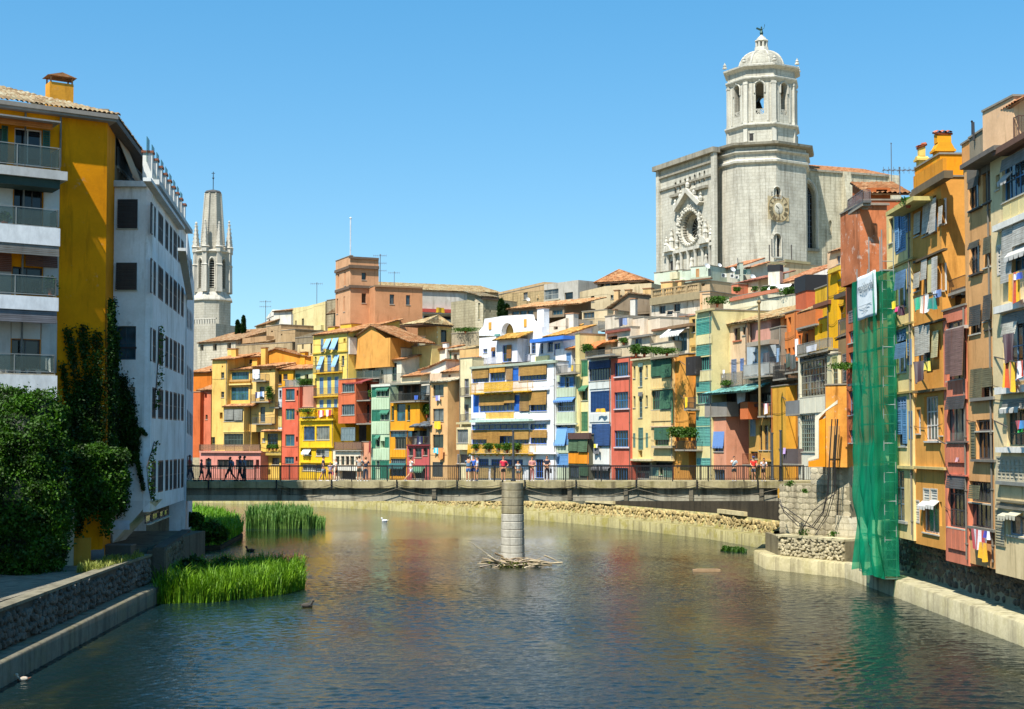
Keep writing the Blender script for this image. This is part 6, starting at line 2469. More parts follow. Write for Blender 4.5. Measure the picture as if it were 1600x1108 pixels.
fb = Fac(1266, 1325, 93.6, 91.0, py=740)
zb2 = at(1300, 728, 92).z
MB().box(0, .02, za - .1, fb.w, 6, zb2).build('core', stone_mat('B9AF94', 'mortar', None, .9), ab, inv_ab @ fb.M)
lay_stones(ab, fb, 0, fb.w, lambda u: za, lambda u: zb2, .40, stone_mat('D2C8AC', 'stone', None, .9), out=-.02, limit=60, box=True, depth=.07, asp=1.5)
cb = thing('cable_bundle', 'black cables looping down the pale stone abutment', 'cables', (at(1300, 660, 90).x, 90.2, 2.5))
for k in range(5):
    o = random.uniform(-.12, .12)
    P = [at(1297 + k * 3, 655, 90.2), at(1293 + k * 3, 720, 90.4), at(1290 + k * 4, 770, 90.6), at(1283 + k * 3, 800 + k * 2, 90.9), at(1266 + k * 4, 822 + k * 3, 91.4), at(1244 + k * 5, 822 - k * 4, 92.6), at(1222 + k * 2, 800 - 3 * k, 93.8), at(1216 + k, 780 + k * 5, 94.4)]
    if k == 3: P = P[:4] + [at(1272, 836, 91.0)]
    if k == 4: P = P[:3] + [at(1268, 800, 91.3), at(1249, 836, 92.4)]
    mb = MB().tube([p - cb.location + Vector((o, -.06 * k, 0)) for p in P], .03, 5)
    mb.build('cable', paint('2A2624', .6), cb)
for i, (px, py, w) in enumerate([(1252, 838, 14), (1232, 760, 12), (1300, 838, 10), (1255, 770, 8), (1330, 876, 9), (1160, 862, 0)]):
    if w: P = at(px, py, 93.6 - i * .6 if px < 1290 else 90.2); plant('small %s weed growing from the abutment stones' % ['first low', 'second upper', 'third low right', 'fourth upper middle', 'fifth plinth corner'][i], P.x, P.y - .35, P.z, w / 23, w / 30, name='weed', pot=False, n=90)

# ---- left bank
MB().box(-80, 20, -1, -19.55, 76.5, 2.28).build('left_bank', concrete('8A8474', 'promenade'), kind='structure')
MB().box(-80, 76.5, -1, -20.2, 93, 2.62).build('left_bank', concrete('77715F', 'bank_earth'), kind='structure')
MB().plan([(-22.6, 93), (-24.6, 104), (-120, 104), (-120, 93)], -1, 5.62).build('left_bank', concrete('8C8674', 'bank_earth'), kind='structure')
LQ = [(-16.6, 30), (-17.3, 47.7), (-18.4, 70), (-18.5, 75.8)]
lq = thing('quay_wall', 'shaded rubble quay wall with a low concrete ledge along the left bank', 'wall', (-18, 60, 0))
par(sweep(LQ, [Vector((-1, 0))] * 4, [(0, -1), (0, .8), (.06, .86), (.85, .88), (1.2, .9)], 'kerb', concrete('827C6A', 'quay_concrete', 1.2, .15)), lq)
for i, (a, b) in enumerate(((0, 1), (1, 2), (2, 3))):
    A = (LQ[b][0] - .9, LQ[b][1]); B = (LQ[a][0] - .9, LQ[a][1])
    f2 = Fac2((A[0], A[1]), (B[0], B[1]))
    f2r = Fac2((B[0], B[1]), (A[0], A[1]))
    im = Matrix.Translation(lq.location).inverted()
    MB().box(0, -.02, .8, f2r.w, .3, 2.3).build('backing', stone_mat('6A655A', 'mortar', None, .8), lq, im @ f2r.M)
    MB().box(0, -.12, 2.301, f2r.w, .5, 2.42).build('coping', concrete('8C8672', 'quay_concrete'), lq, im @ f2r.M)
    lay_stones(lq, f2r, 0, f2r.w, lambda u: .9, lambda u: 2.28, .34, stone_mat('77726A', 'stone', None, .8), out=.05, limit=(20, 230, 50)[i], depth=.34, asp=1.1)
l2 = thing('quay_wall', 'low dark rubble wall beyond the reeds under the white block', 'wall', (-20, 80, 0))
fl = Fac2((-18.7, 76), (-21.0, 92.5))
MB().box(0, 0, -1, fl.w, .6, 2.75).build('backing', stone_mat('5F5A50', 'mortar', None, .8), l2, Matrix.Translation(l2.location).inverted() @ fl.M)
lay_stones(l2, fl, 0, fl.w, lambda u: 0, lambda u: 2.75, .38, stone_mat('77725F', 'stone', None, .6), out=.0, limit=120, depth=.2)
f3 = Fac2((-19.6, 76.0), (-18.6, 76.0))
MB().box(0, 0, 0, f3.w, .5, 2.6).build('end_wall', stone_mat('6F6A5C', 'mortar', None, .8), l2, Matrix.Translation(l2.location).inverted() @ f3.M)
# garden wall, yard box and rolled thing at the foot of the yellow block
yard = thing('yard_wall', 'pale plastered yard wall at the foot of the yellow block under the creeper', 'wall', (-22.3, 69.9, 2.28), math.radians(12))
MB().box(-2.2, 0, 0, .6, .25, 2.9).build('wall', plaster('D8CDB0'), yard)
MB().box(.601, -.02, 0, 1.4, .3, 1.35).build('pier', plaster('C79A38'), yard)
bx = thing('storage_box', 'dark metal box standing on the promenade below the white block', 'box', (-20.6, 73.4, 2.28))
MB().box(-.8, -.4, 0, .9, .5, .75).build('body', paint('4A4843', .7), bx)
MB().box(-.85, -.45, .752, .95, .55, .82).build('lid', paint('5A5852', .7), bx)
rt = thing('tarpaulin_roll', 'grey rolled tarpaulin lying along the yard wall', 'tarpaulin', (-22.4, 71.4, 2.28))
MB().tube([(-1.8, -.5, .35), (0, 0, .4), (1.5, .8, .38)], [.4, .42, .36], 10).build('roll', cloth('6A6A6A'), rt, smooth=True)
MB().tube([(-1.0, -.25, .35), (-.9, -.22, .35)], .44, 10).tube([(.8, .42, .38), (.9, .47, .38)], .42, 10).build('strap', paint('2A2A2A'), rt)

# ------------------------------------------------------------------ tiled hip roof, eaves and terrace of the left buildings
fy = Fac(-150 / 3.4625, 565 / 3.4625, 68.4, 72.0)
fr = Fac(162.6, 228, 72.0, 86.3)
apt = next(o for o in bpy.data.objects if o.name == 'apartment_block')
iv = (Matrix.Translation(apt.location) @ Matrix.Rotation(apt.rotation_euler.z, 4, 'Z')).inverted()
zt = fy.uv(40, 100 + 262 / 3.4625)[1]
ov = .5
cornerf = Vector((fy.w + ov, -ov, zt + .34))
run, rise = 6.0, 2.3
tile_roof(iv @ (fy.M @ Vector((-3, -ov, zt + .34))), (iv @ fy.M).to_3x3() @ Vector((fy.w + ov + 3, 0, 0)), (iv @ fy.M).to_3x3() @ Vector((0, run, rise)), 'roof', tile_mat('B59A78'), apt,
          bmax=lambda a: min(1.0, (1 - a) * (fy.w + ov + 3) / run + .001), period=.24, course=.42, amp=.075)
tile_roof(iv @ (fr.M @ Vector((-ov * .6, -ov, zt + .34))), (iv @ fr.M).to_3x3() @ Vector((fr.w + ov, 0, 0)), (iv @ fr.M).to_3x3() @ Vector((0, run, rise)), 'roof', tile_mat('B59A78'), apt,
          bmax=lambda a: min(1.0, a * (fr.w + ov) / run * 1.0 + .001), period=.24, course=.42, amp=.075)
MB().box(-3, -ov, zt + .001, fy.w + ov * .6, 2, zt + .30).build('eave', paint('8A8680', .8), apt, iv @ fy.M)
MB().box(-3, -ov - .12, zt + .12, fy.w + ov * .7, -ov - .002, zt + .33).build('gutter', paint('8F877C', .6), apt, iv @ fy.M)
MB().box(-.3, -ov, zt + .002, fr.w, 2, zt + .29).build('eave', paint('55504A', .8), apt, iv @ fr.M)
off = next(o for o in bpy.data.objects if o.name == 'office_block')
io = (Matrix.Translation(off.location) @ Matrix.Rotation(off.rotation_euler.z, 4, 'Z')).inverted()
fo = Fac(815 / 3.4625, 1000 / 3.4625, 75, 92)
zo = fo.uv(262, 100 + 735 / 3.4625)[1] if False else Fac(605 / 3.4625, 815 / 3.4625, 75, 75).uv(205, 100 + 632 / 3.4625)[1]
ztf = fo.uv((815 + 1000) / 2 / 3.4625, 100 + 735 / 3.4625)[1]
fx = MB(); fx.box(0, .01, ztf - .3, fo.w, 4, zo - .02); fx.build('parapet', plaster('CFD4DA'), off, io @ fo.M)
MB().box(-.4, -.38, zo - .25, fo.w + .2, .02, zo).build('cornice', paint('BFC1BE', .8), off, io @ fo.M)
MB().plan([(-27, 75.9), (-20.25, 75.9), (-22.45, 91.9), (-27, 91.9)], 4.4, zo - .03).build('core', plaster('B8BABA'), off, io)
for i in range(9):
    u = .25 + (fo.w - .6) * i / 8
    pm = MB().box(u - .26, .05, zo + .001, u + .26, .55, zo + 1.5).build('terrace_post', plaster('E2E3E0'), off, io @ fo.M)
    MB().box(u - .33, -.02, zo + 1.502, u + .33, .62, zo + 1.62).build('post_cap', paint('84503A', .85), pm)
    if i < 8:
        v = u + (fo.w - .6) / 8
        MB().box(u + .28, .28, zo + .05, v - .28, .31, zo + 1.2).build('terrace_screen', RAIL_GLASS(), off, io @ fo.M)
    MB().box(u - .5, .3, zo + 1.0, u + .55, .33, zo + 2.35).build('wind_panel', TEAL_GLASS() if 'TEAL_GLASS' in globals() else RAIL_MESH('2A7A78'), off, io @ fo.M)

# ------------------------------------------------------------------ footbridge
br = thing('footbridge', 'concrete footbridge with black iron railings crossing the river on one round pier', 'bridge', (0, 98, 0))
ib = Matrix.Translation(br.location).inverted()
zd, YB0, YB1 = 5.74, 98.0, 102.2
XL, XR = -31.0, at(1216, 760, 98).x
bc = concrete('B9AC84', 'bridge_concrete', 1.5, .35)
MB().box(XL, YB0, zd - .46, XR + 3.2, YB1, zd).build('deck', bc, br, ib)
MB().box(XL, YB0 + .26, 4.38, XR, YB0 + .7, zd - .461).build('girder', concrete('948D78', 'bridge_concrete', 1.4), br, ib)
MB().box(XL, YB1 - .7, 4.38, XR, YB1 - .26, zd - .461).build('girder', concrete('948D78', 'bridge_concrete', 1.4), br, ib)
MB().box(XL, YB0 + .2, 4.38, XR, YB0 + .259, 4.78).build('girder_flange', concrete('B5AE98', 'bridge_concrete'), br, ib)
for px in (235, 436, 678, 890, 978, 1080, 1190):
    x = at(px, 760, 98).x
    MB().box(x - .14, YB0 + .05, 4.4, x + .14, YB0 + .258, zd - .462).build('rib', concrete('77705F', 'bridge_concrete'), br, ib)
for i in range(9):
    x = XL + 4 + i * 5.2
    if x < XR - 1: MB().box(x - .15, YB0 + .71, 4.6, x + .15, YB1 - .71, zd - .463).build('cross_beam', concrete('8A836F', 'bridge_concrete'), br, ib)
iron = paint('2B2A2B', .45, .4)
def rail_side(y, x0, x1):
    n = int(round((x1 - x0) / 2.45))
    rl = MB().box(x0, y - .03, zd + 1.02, x1, y + .03, zd + 1.07)
    o = rl.build('top_rail', iron, br, ib)
    MB().box(x0, y - .02, zd + .10, x1, y + .02, zd + .13).build('bottom_rail', iron, br, ib)
    for i in range(n + 1):
        x = x0 + (x1 - x0) * i / n
        MB().box(x - .035, y - .035, zd + .001, x + .035, y + .035, zd + 1.1).build('post', iron, br, ib)
    bl = MB(); m = int((x1 - x0) / .135)
    for i in range(m):
        x = x0 + (x1 - x0) * (i + .5) / m
        bl.box(x - .011, y - .011, zd + .131, x + .011, y + .011, zd + 1.02)
    bl.build('baluster', iron, br, ib, kind='stuff')
rail_side(YB0 + .12, XL, XR + 2.6)
rail_side(YB1 - .12, XL, XR + 2.6)
for k, px in enumerate((326, 432, 518, 620, 714, 785, 820, 900, 994, 1089, 1184)):
    x = at(px, 760, 98).x
    MB().box(x - .05, YB0 - .06, zd - .55, x + .05, YB0 - .001, zd + .1).build('bracket', iron, br, ib)
pts_px = [518, 620, 714, 785]; 
def swag(x0, z0, x1, z1, sag, r=.022):
    P = []
    for i in range(9):
        t = i / 8
        P.append((x0 + (x1 - x0) * t, YB0 - .09, z0 + (z1 - z0) * t - sag * 4 * t * (1 - t)))
    return P
for a, b, sag in ((432, 518, .35), (518, 620, .3), (620, 714, .28), (714, 785, .2), (820, 900, .28), (900, 994, .3), (994, 1089, .3), (1089, 1184, .28)):
    MB().tube([Vector(p) for p in swag(at(a, 752, 98).x, zd - .2, at(b, 752, 98).x, zd - .2, sag)], .018, 5).build('cable', paint('4A4234', .8), br, ib)
for a, b, sag in ((432, 620, .75), (620, 785, .55), (820, 994, .62), (994, 1216, .7)):
    MB().tube([Vector(p) for p in swag(at(a, 752, 98).x, zd - .5, at(b, 752, 98).x, zd - .5, sag)], .022, 5).build('cable', paint('6A6250', .8), br, ib)
pier = MB().lathe([(.84, -.6), (.84, .3)], 28).build('pier', concrete('9A937E', 'bridge_concrete', 1.0, .4), br)
pier.location = (at(801, 800, 97.6).x, 97.6 - 98, 0)
zz = .3
n_d = 10
for i in range(n_d):
    h = (zd - .06 - .3) / n_d
    r0 = .84 - .01 * i
    upper = i >= 6
    mt = concrete('A39A80' if upper else 'C4BFB0', 'pier_concrete_upper' if upper else 'pier_concrete', 1.1 if upper else .7, .25 if upper else 0)
    MB().lathe([(r0 - .045, zz + .012), (r0, zz + .05), (r0 - .004, zz + h - .035), (r0 - .045, zz + h)], 28).build('drum', mt, pier)
    zz += h
MB().lathe([(.7, -.6), (.7, 4.6)], 20).build('rear_pier', concrete('8A836F', 'bridge_concrete'), br, Matrix.Translation((at(801, 800, 97.6).x, 3.1, 0)))

def pole(px, ytop, Y, label, h0=zd):
    x = at(px, 740, Y).x; zt_ = at(px, ytop, Y).z
    r = thing('lamp_post', label, 'lamp post', (x, Y, h0))
    MB().lathe([(.16, 0), (.16, .08), (.11, .12), (.10, .9), (.085, 1.0), (.07, zt_ - h0 - .1), (.10, zt_ - h0 - .1), (.10, zt_ - h0)], 10).build('shaft', paint('4F545A', .5, .3), r)
    MB().lathe([(.19, 0), (.19, .06)], 10).build('base_plate', paint('3A3E44', .5, .3), r)
pole(802, 672, 98.25, 'dark grey metal pole rising from the railing above the pier')
pole(1220, 672, 98.25, 'tall grey metal pole at the right end of the bridge railing')
pole(1207, 676, 101.8, 'grey metal pole on the far railing beside the golden yellow house')

# ------------------------------------------------------------------ scaffold with green net
sx0, sx1 = 1338, 1377
Ya, Yb = row_depth(sx0, -1.0), row_depth(sx1, -1.0)
fs = Fac(sx0, sx1, Ya, Yb, py=700)
scf = thing('scaffold', 'scaffold tower wrapped in green netting in front of the red-brown house', 'scaffold', (fs.A.x, fs.A.y, .97), fs.rz)
im = Matrix.Translation((0, 0, -.97))
fe = Fac(1377, 1391, Yb, Yb + .1, py=700)
ime = (Matrix.Translation(scf.location) @ Matrix.Rotation(fs.rz, 4, 'Z')).inverted() @ fe.M
zb_, ztn, ztp = 1.0, fs.uv(1358, 432)[1], fs.uv(1358, 368)[1]
steel = paint('A9B4B0', .4, .5)
for u in (0, fs.w / 2, fs.w):
    for y in (.12, .75):
        MB().tube([(u, y, zb_), (u, y, ztp if u > .1 else ztn + .8)], .03, 6).build('pole', steel, scf, im)
for i in range(17):
    z = zb_ + 1.05 * i
    if z < ztp:
        MB().tube([(0, .1, z), (fs.w, .1, z)], .025, 5).build('ledger', steel, scf, im)
        MB().tube([(fs.w, .1, z), (fs.w, .78, z)], .03, 5).tube([(fs.w, .12, z + .5), (fs.w, .78, z + .5)], .02, 5).build('transom', steel, scf, im)
        if i % 2 == 0: MB().box(.05, .2, z + .03, fs.w - .05, .72, z + .07).build('plank', paint('8A7A58', .9), scf, im)
def net_mat(name='green_net', a=.27, h='0E9A70'):
    m, nt, bs = _new(name)
    n = _noise(nt, _pos(nt, (3, 3, .25)), 1.0, 4, .6)
    col = _ramp(nt, n, [(.3, tuple(x * .6 for x in lin(h))), (.7, lin(h))])
    nt.links.new(col, bs.inputs['Base Color']); bs.inputs['Roughness'].default_value = .95; bs.inputs['Specular IOR Level'].default_value = .1
    tl = nt.nodes.new('ShaderNodeBsdfTranslucent'); nt.links.new(col, tl.inputs[0])
    mx = nt.nodes.new('ShaderNodeMixShader'); mx.inputs[0].default_value = .35
    nt.links.new(bs.outputs[0], mx.inputs[1]); nt.links.new(tl.outputs[0], mx.inputs[2])
    tr = nt.nodes.new('ShaderNodeBsdfTransparent'); tr.inputs[0].default_value = (.5, .95, .75, 1)
    m2 = nt.nodes.new('ShaderNodeMixShader'); m2.inputs[0].default_value = a
    nt.links.new(mx.outputs[0], m2.inputs[1]); nt.links.new(tr.outputs[0], m2.inputs[2])
    nt.links.new(m2.outputs[0], nt.nodes['Material Output'].inputs['Surface'])
    return m
def drape(nu, nz, fn):
    a, b = np.meshgrid(np.linspace(0, 1, nu), np.linspace(0, 1, nz))
    V = np.array([fn(x, y) for x, y in zip(a.ravel(), b.ravel())])
    i, j = np.meshgrid(np.arange(nz - 1), np.arange(nu - 1), indexing='ij')
    Q = np.stack([i * nu + j, i * nu + j + 1, (i + 1) * nu + j + 1, (i + 1) * nu + j], -1).reshape(-1, 4)
    return V, Q
def netf(a, b):
    z = ztn + (zb_ + .1 - ztn) * b
    fold = .13 * math.sin(a * 16 + 3 * math.sin(b * 5) + 2 * math.sin(b * 11)) * (.35 + b) + .06 * math.sin(a * 29 - b * 23) * b + .09 * math.sin(b * 26 + a * 4) * max(0, b - .35) + .05 * math.sin(a * 37 + b * 9)
    tuck = -.28 * math.exp(-((b - .56) / .03) ** 2)
    flare = 2.2 * max(0, b - .86) * a * 2.2 + .32 * fs.w * (1 - a) * max(0, b - .45) ** 1.5
    return (a * (fs.w + .0) + flare, -.14 - fold - tuck * .3 - .12 * b * b, z + .12 * math.sin(a * 11) * (1 if b > .9 else 0))
V, Q = drape(60, 170, netf)
o = np_obj('net', V, Q, net_mat(), scf, smooth=True); o.matrix_basis = im
def nete(a, b):
    z = ztn + (zb_ + .15 - ztn) * b
    return (fs.w + .04 + .03 * math.sin(b * 60 + a * 4) + 1.6 * max(0, b - .88) * (1 - .2 * a) + .0, -.42 + a * 1.27, z)
V, Q = drape(14, 90, nete)
o = np_obj('net', V, Q, net_mat('green_net_single', .38, '1E9068'), scf, smooth=True); o.matrix_basis = im
u0, u1, z0, z1 = fs.rect(1341, 428, 1370, 497, .3)
bn = thing('banner', 'white printed banner tied to the top of the green scaffold net', 'banner', tuple(fs.M @ Vector((u0, -.34, z0))), fs.rz)
V, Q = drape(12, 14, lambda a, b: (a * (u1 - u0), -.04 * math.sin(a * 9 + b * 3), (z1 - z0) * (1 - b)))
np_obj('sheet', V, Q, cloth('DDE6E8'), bn, smooth=True).modifiers.new('t', 'SOLIDIFY').thickness = .01
def text(body, size, loc, mat, parent, rot=(PI / 2, 0, 0), name='lettering', ext=.004):
    cu = bpy.data.curves.new(name, 'FONT'); cu.body = body; cu.size = size; cu.align_x = 'CENTER'; cu.extrude = ext
    cu.materials.append(mat)
    t = bpy.data.objects.new(name, cu)
    me = bpy.data.meshes.new_from_object(t)
    bpy.data.objects.remove(t)
    if not me.materials: me.materials.append(mat)
    o = bpy.data.objects.new(name, me); COL.objects.link(o); o.parent = parent; o.location = loc; o.rotation_euler = rot
    return o
wb = u1 - u0
text('residencial', wb * .20, (wb * .5, -.075, (z1 - z0) * .62), paint('7A8486'), bn)
for k in range(3): MB().box(wb * (.1 + .12 * k), -.062, (z1 - z0) * (.3 - .07 * k), wb * (.8 - .1 * k), -.055, (z1 - z0) * (.3 - .07 * k) + .03).build('print_line', paint('9AA4A6'), bn)
# ------------------------------------------------------------------ the two churches on the hill
def arch_pts(u0, u1, zs, pointed, n=8):
    """curve from (u0, zs) up and over to (u1, zs)"""
    w = u1 - u0; uc = (u0 + u1) / 2
    P = []
    if pointed:
        for i in range(n + 1):
            t = PI - i / n * math.acos(.5) * 1.0
            P.append((u1 + w * math.cos(t), zs + w * math.sin(t)))
        P += [(2 * uc - x, z) for x, z in P[-2::-1]]
    else:
        for i in range(2 * n + 1):
            t = PI - PI * i / (2 * n)
            P.append((uc + w / 2 * math.cos(t), zs + w / 2 * math.sin(t)))
    return P
def arch_hole(mb, u0, u1, z0, z1, depth, pointed=False, y=0.0):
    """returns the hole for wallface and fills its corners above the arch"""
    w = u1 - u0
    zs = z1 - (w * math.sin(math.acos(.5)) if pointed else w / 2)
    P = arch_pts(u0, u1, zs, pointed)
    k = len(P) // 2
    L = P[:k + 1] + [(u0, z1 + .001)]
    R = P[k:] + [(u1, z1 + .001)]
    mb.prism(L, y + .001, y + depth); mb.prism(R, y + .001, y + depth)
    return (u0, u1, z0, z1, depth)
def gothic_pane(root, mw, u0, u1, z0, z1, y, nx, pointed, glass, frame, net=False, name='window'):
    w = u1 - u0
    zs = z1 - (w * math.sin(math.acos(.5)) if pointed else w / 2)
    mb = MB(); t = .05 * w
    for i in range(1, nx):
        x = u0 + w * i / nx
        zz = zs if net else z1 - .25 * w
        mb.box(x - t / 2, y - .14, z0, x + t / 2, y - .02, zz)
    for j in range(1, max(2, int((zs - z0) / 1.1))):
        z = z0 + (zs - z0) * j / max(2, int((zs - z0) / 1.1))
        mb.box(u0, y - .10, z - t / 4, u1, y - .03, z + t / 4)
    if net:
        r = w / nx * .5
        for row in range(int((z1 - zs) / (r * 1.7)) + 1):
            zc = zs + r + row * r * 1.73
            for i in range(nx):
                xc = u0 + r + i * 2 * r + (r if row % 2 else 0)
                if xc + r > u1 or abs(xc - (u0 + u1) / 2) > (w / 2) * (1 - (zc - zs) / (z1 - zs)) + .02 * w: continue
                mb.tube([(xc + r * .85 * math.cos(a * PI / 4), y - .08, zc + r * .85 * math.sin(a * PI / 4)) for a in range(9)], t * .35, 4)
    o = mb.build(name, frame, root, mw)
    MB().quad((u0, y, z0), (u1, y, z0), (u1, y, z1), (u0, y, z1)).build('pane', glass, o)
    return o

cath_st = stone_mat('CECABB', 'ashlar', .62, .75)
cath_pl = stone_mat('D0CCBE', 'ashlar_plain', None, .7)
cath_dk = stone_mat('A29C8C', 'ashlar_dark', None, .8)
CY = 268.0
cx = at(1187, 300, CY).x
cat = thing('cathedral', 'pale stone cathedral with a clock face and a tall domed octagonal bell tower', 'cathedral', (cx, CY, 24))
ic = Matrix.Translation(cat.location).inverted()
def zc_(y, Y=CY - 9): return at(1190, y, Y).z
A0 = math.radians(8.5 - 90)
def corner(R, k, cxx=cx): a = A0 + k * PI / 4; return (cxx + R * math.cos(a), CY + R * math.sin(a))
RL = 9.55
# lower octagon, walls face by face
zl0, zl1 = 22.0, zc_(254)
face_specs = {0: 'clock', -1: 'plain'}
for k in range(-4, 4):
    A, B = corner(RL, k), corner(RL, k + 1)
    f = Fac2(A, B)
    mb = MB(); holes = []
    if k == 0:
        r1 = f.rect(1000 + 771 / 3.693, 180 + 416 / 3.693, 1000 + 810 / 3.693, 180 + 472 / 3.693)
        r2 = f.rect(1000 + 770 / 3.693, 180 + 686 / 3.693, 1000 + 813 / 3.693, 180 + 816 / 3.693)
        holes = [arch_hole(mb, *r1, .6), arch_hole(mb, *r2, .6)]
    wallface(mb, 0, f.w, zl0, zl1, holes, 0)
    mb.build('tower_wall', cath_st, cat, ic @ f.M)
    if k == 0:
        gothic_pane(cat, ic @ f.M, *r1, .55, 2, False, glass_mat(0), paint('3A4048'))
        gothic_pane(cat, ic @ f.M, *r2, .55, 3, False, glass_mat(0), paint('7A8890'))
        for r_ in (r1, r2):
            MB().box(r_[0] - .25, -.12, r_[2] - .3, r_[1] + .25, -.004, r_[2] - .02).build('window_ledge', cath_pl, cat, ic @ f.M)
            P = arch_pts(r_[0] - .14, r_[1] + .14, r_[3] - (r_[1] - r_[0]) / 2, False)
            MB().tube([(r_[0] - .14, -.06, r_[2])] + [(x, -.06, z) for x, z in P] + [(r_[1] + .14, -.06, r_[2])], .12, 5).build('window_surround', cath_pl, cat, ic @ f.M)
        u0, u1, z0, z1 = f.rect(1000 + 737 / 3.693, 180 + 472 / 3.693, 1000 + 858 / 3.693, 180 + 606 / 3.693)
        uc, zc = (u0 + u1) / 2, (z0 + z1) / 2; R = (u1 - u0) / 2 * .97
        ck = MB().box(u0, -.10, z0, u1, -.003, z1).build('clock_face', stone_mat('D2BF98', 'clock_plaster', None, .6), cat, ic @ f.M)
        MB().tube([(uc + R * math.cos(a * PI / 16), -.13, zc + R * math.sin(a * PI / 16)) for a in range(33)], .045, 5).build('clock_ring', paint('A08658', .7), ck)
        MB().ball((uc, -.11, zc), (R * .42, .10, R * .42), 20, 8).build('clock_boss', stone_mat('DDD5C2', 'clock_centre', None, .4), ck)
        gold = paint('6A4E2A', .6)
        for h, s in enumerate(('XII', 'I', 'II', 'III', 'IIII', 'V', 'VI', 'VII', 'VIII', 'IX', 'X', 'XI')):
            th = PI / 2 - h * PI / 6; mb = MB()
            rad = Vector((math.cos(th), 0, math.sin(th))); tan = Vector((math.sin(th), 0, -math.cos(th)))
            ws = {'I': .13, 'V': .30, 'X': .30}; tot = sum(ws[c] for c in s); x = -tot / 2
            for c in s:
                xc = x + ws[c] / 2; x += ws[c]
                pt = lambda dx, t: Vector((uc, -.13, zc)) + rad * (R * (.60 + .34 * t)) + tan * dx * R * .62
                d = ws[c] * .36
                if c == 'I': mb.bar(pt(xc, 0), pt(xc, 1), .055, .05)
                if c == 'V': mb.bar(pt(xc - d, 1), pt(xc, 0), .055, .05); mb.bar(pt(xc + d, 1), pt(xc, 0), .06, .05)
                if c == 'X': mb.bar(pt(xc - d, 1), pt(xc + d, 0), .055, .05); mb.bar(pt(xc + d, 1), pt(xc - d, 0), .06, .05)
            mb.build('numeral', gold, ck)
        c0 = Vector((uc, -.22, zc))
        MB().bar(c0 - Vector((.1, 0, .35)), c0 + Vector((.12, 0, -.98)) * (R * .62), .13, .03).build('clock_hand', paint('2A1C10'), ck)
        MB().bar(c0, c0 + Vector((-.55, 0, .35)) * (R * .55), .16, .03).build('clock_hand', paint('2A1C10'), ck)
def oct_(name, prof, mat, c=cx): return MB().lathe(prof, 8, (c - cat.location.x, 0), A0).build(name, mat, cat, Matrix.Translation((0, 0, -cat.location.z)))
z = zc_
oct_('cornice', [(RL, z(256)), (RL + .5, z(253)), (RL + .55, z(250)), (RL + .05, z(247))], cath_pl)
oct_('frieze', [(RL + .04, z(247)), (RL + .04, z(240))], cath_st)
oct_('cornice', [(RL + .05, z(240)), (RL + .6, z(237)), (RL + .6, z(235)), (RL + .1, z(233))], cath_pl)
oct_('frieze', [(RL + .06, z(233)), (RL + .06, z(229))], cath_st)
oct_('cornice', [(RL + .1, z(229)), (RL + 1.3, z(226.5)), (RL + 1.4, z(223)), (RL - .3, z(220.5))], cath_dk)
cx2 = at(1190.5, 150, CY).x
RU = 6.75
def zu(y): return at(1190, y, CY - 6.5).z
oct2 = lambda n, p, m: oct_(n, p, m, cx2)
oct2('base_stage', [(RU + .1, z(223)), (RU + .1, zu(197))], cath_st)
oct2('cornice', [(RU + .1, zu(198)), (RU + .75, zu(194.5)), (RU + .75, zu(192.5)), (RU, zu(190.5))], cath_pl)
zb0, zb1 = zu(191.5), zu(126)
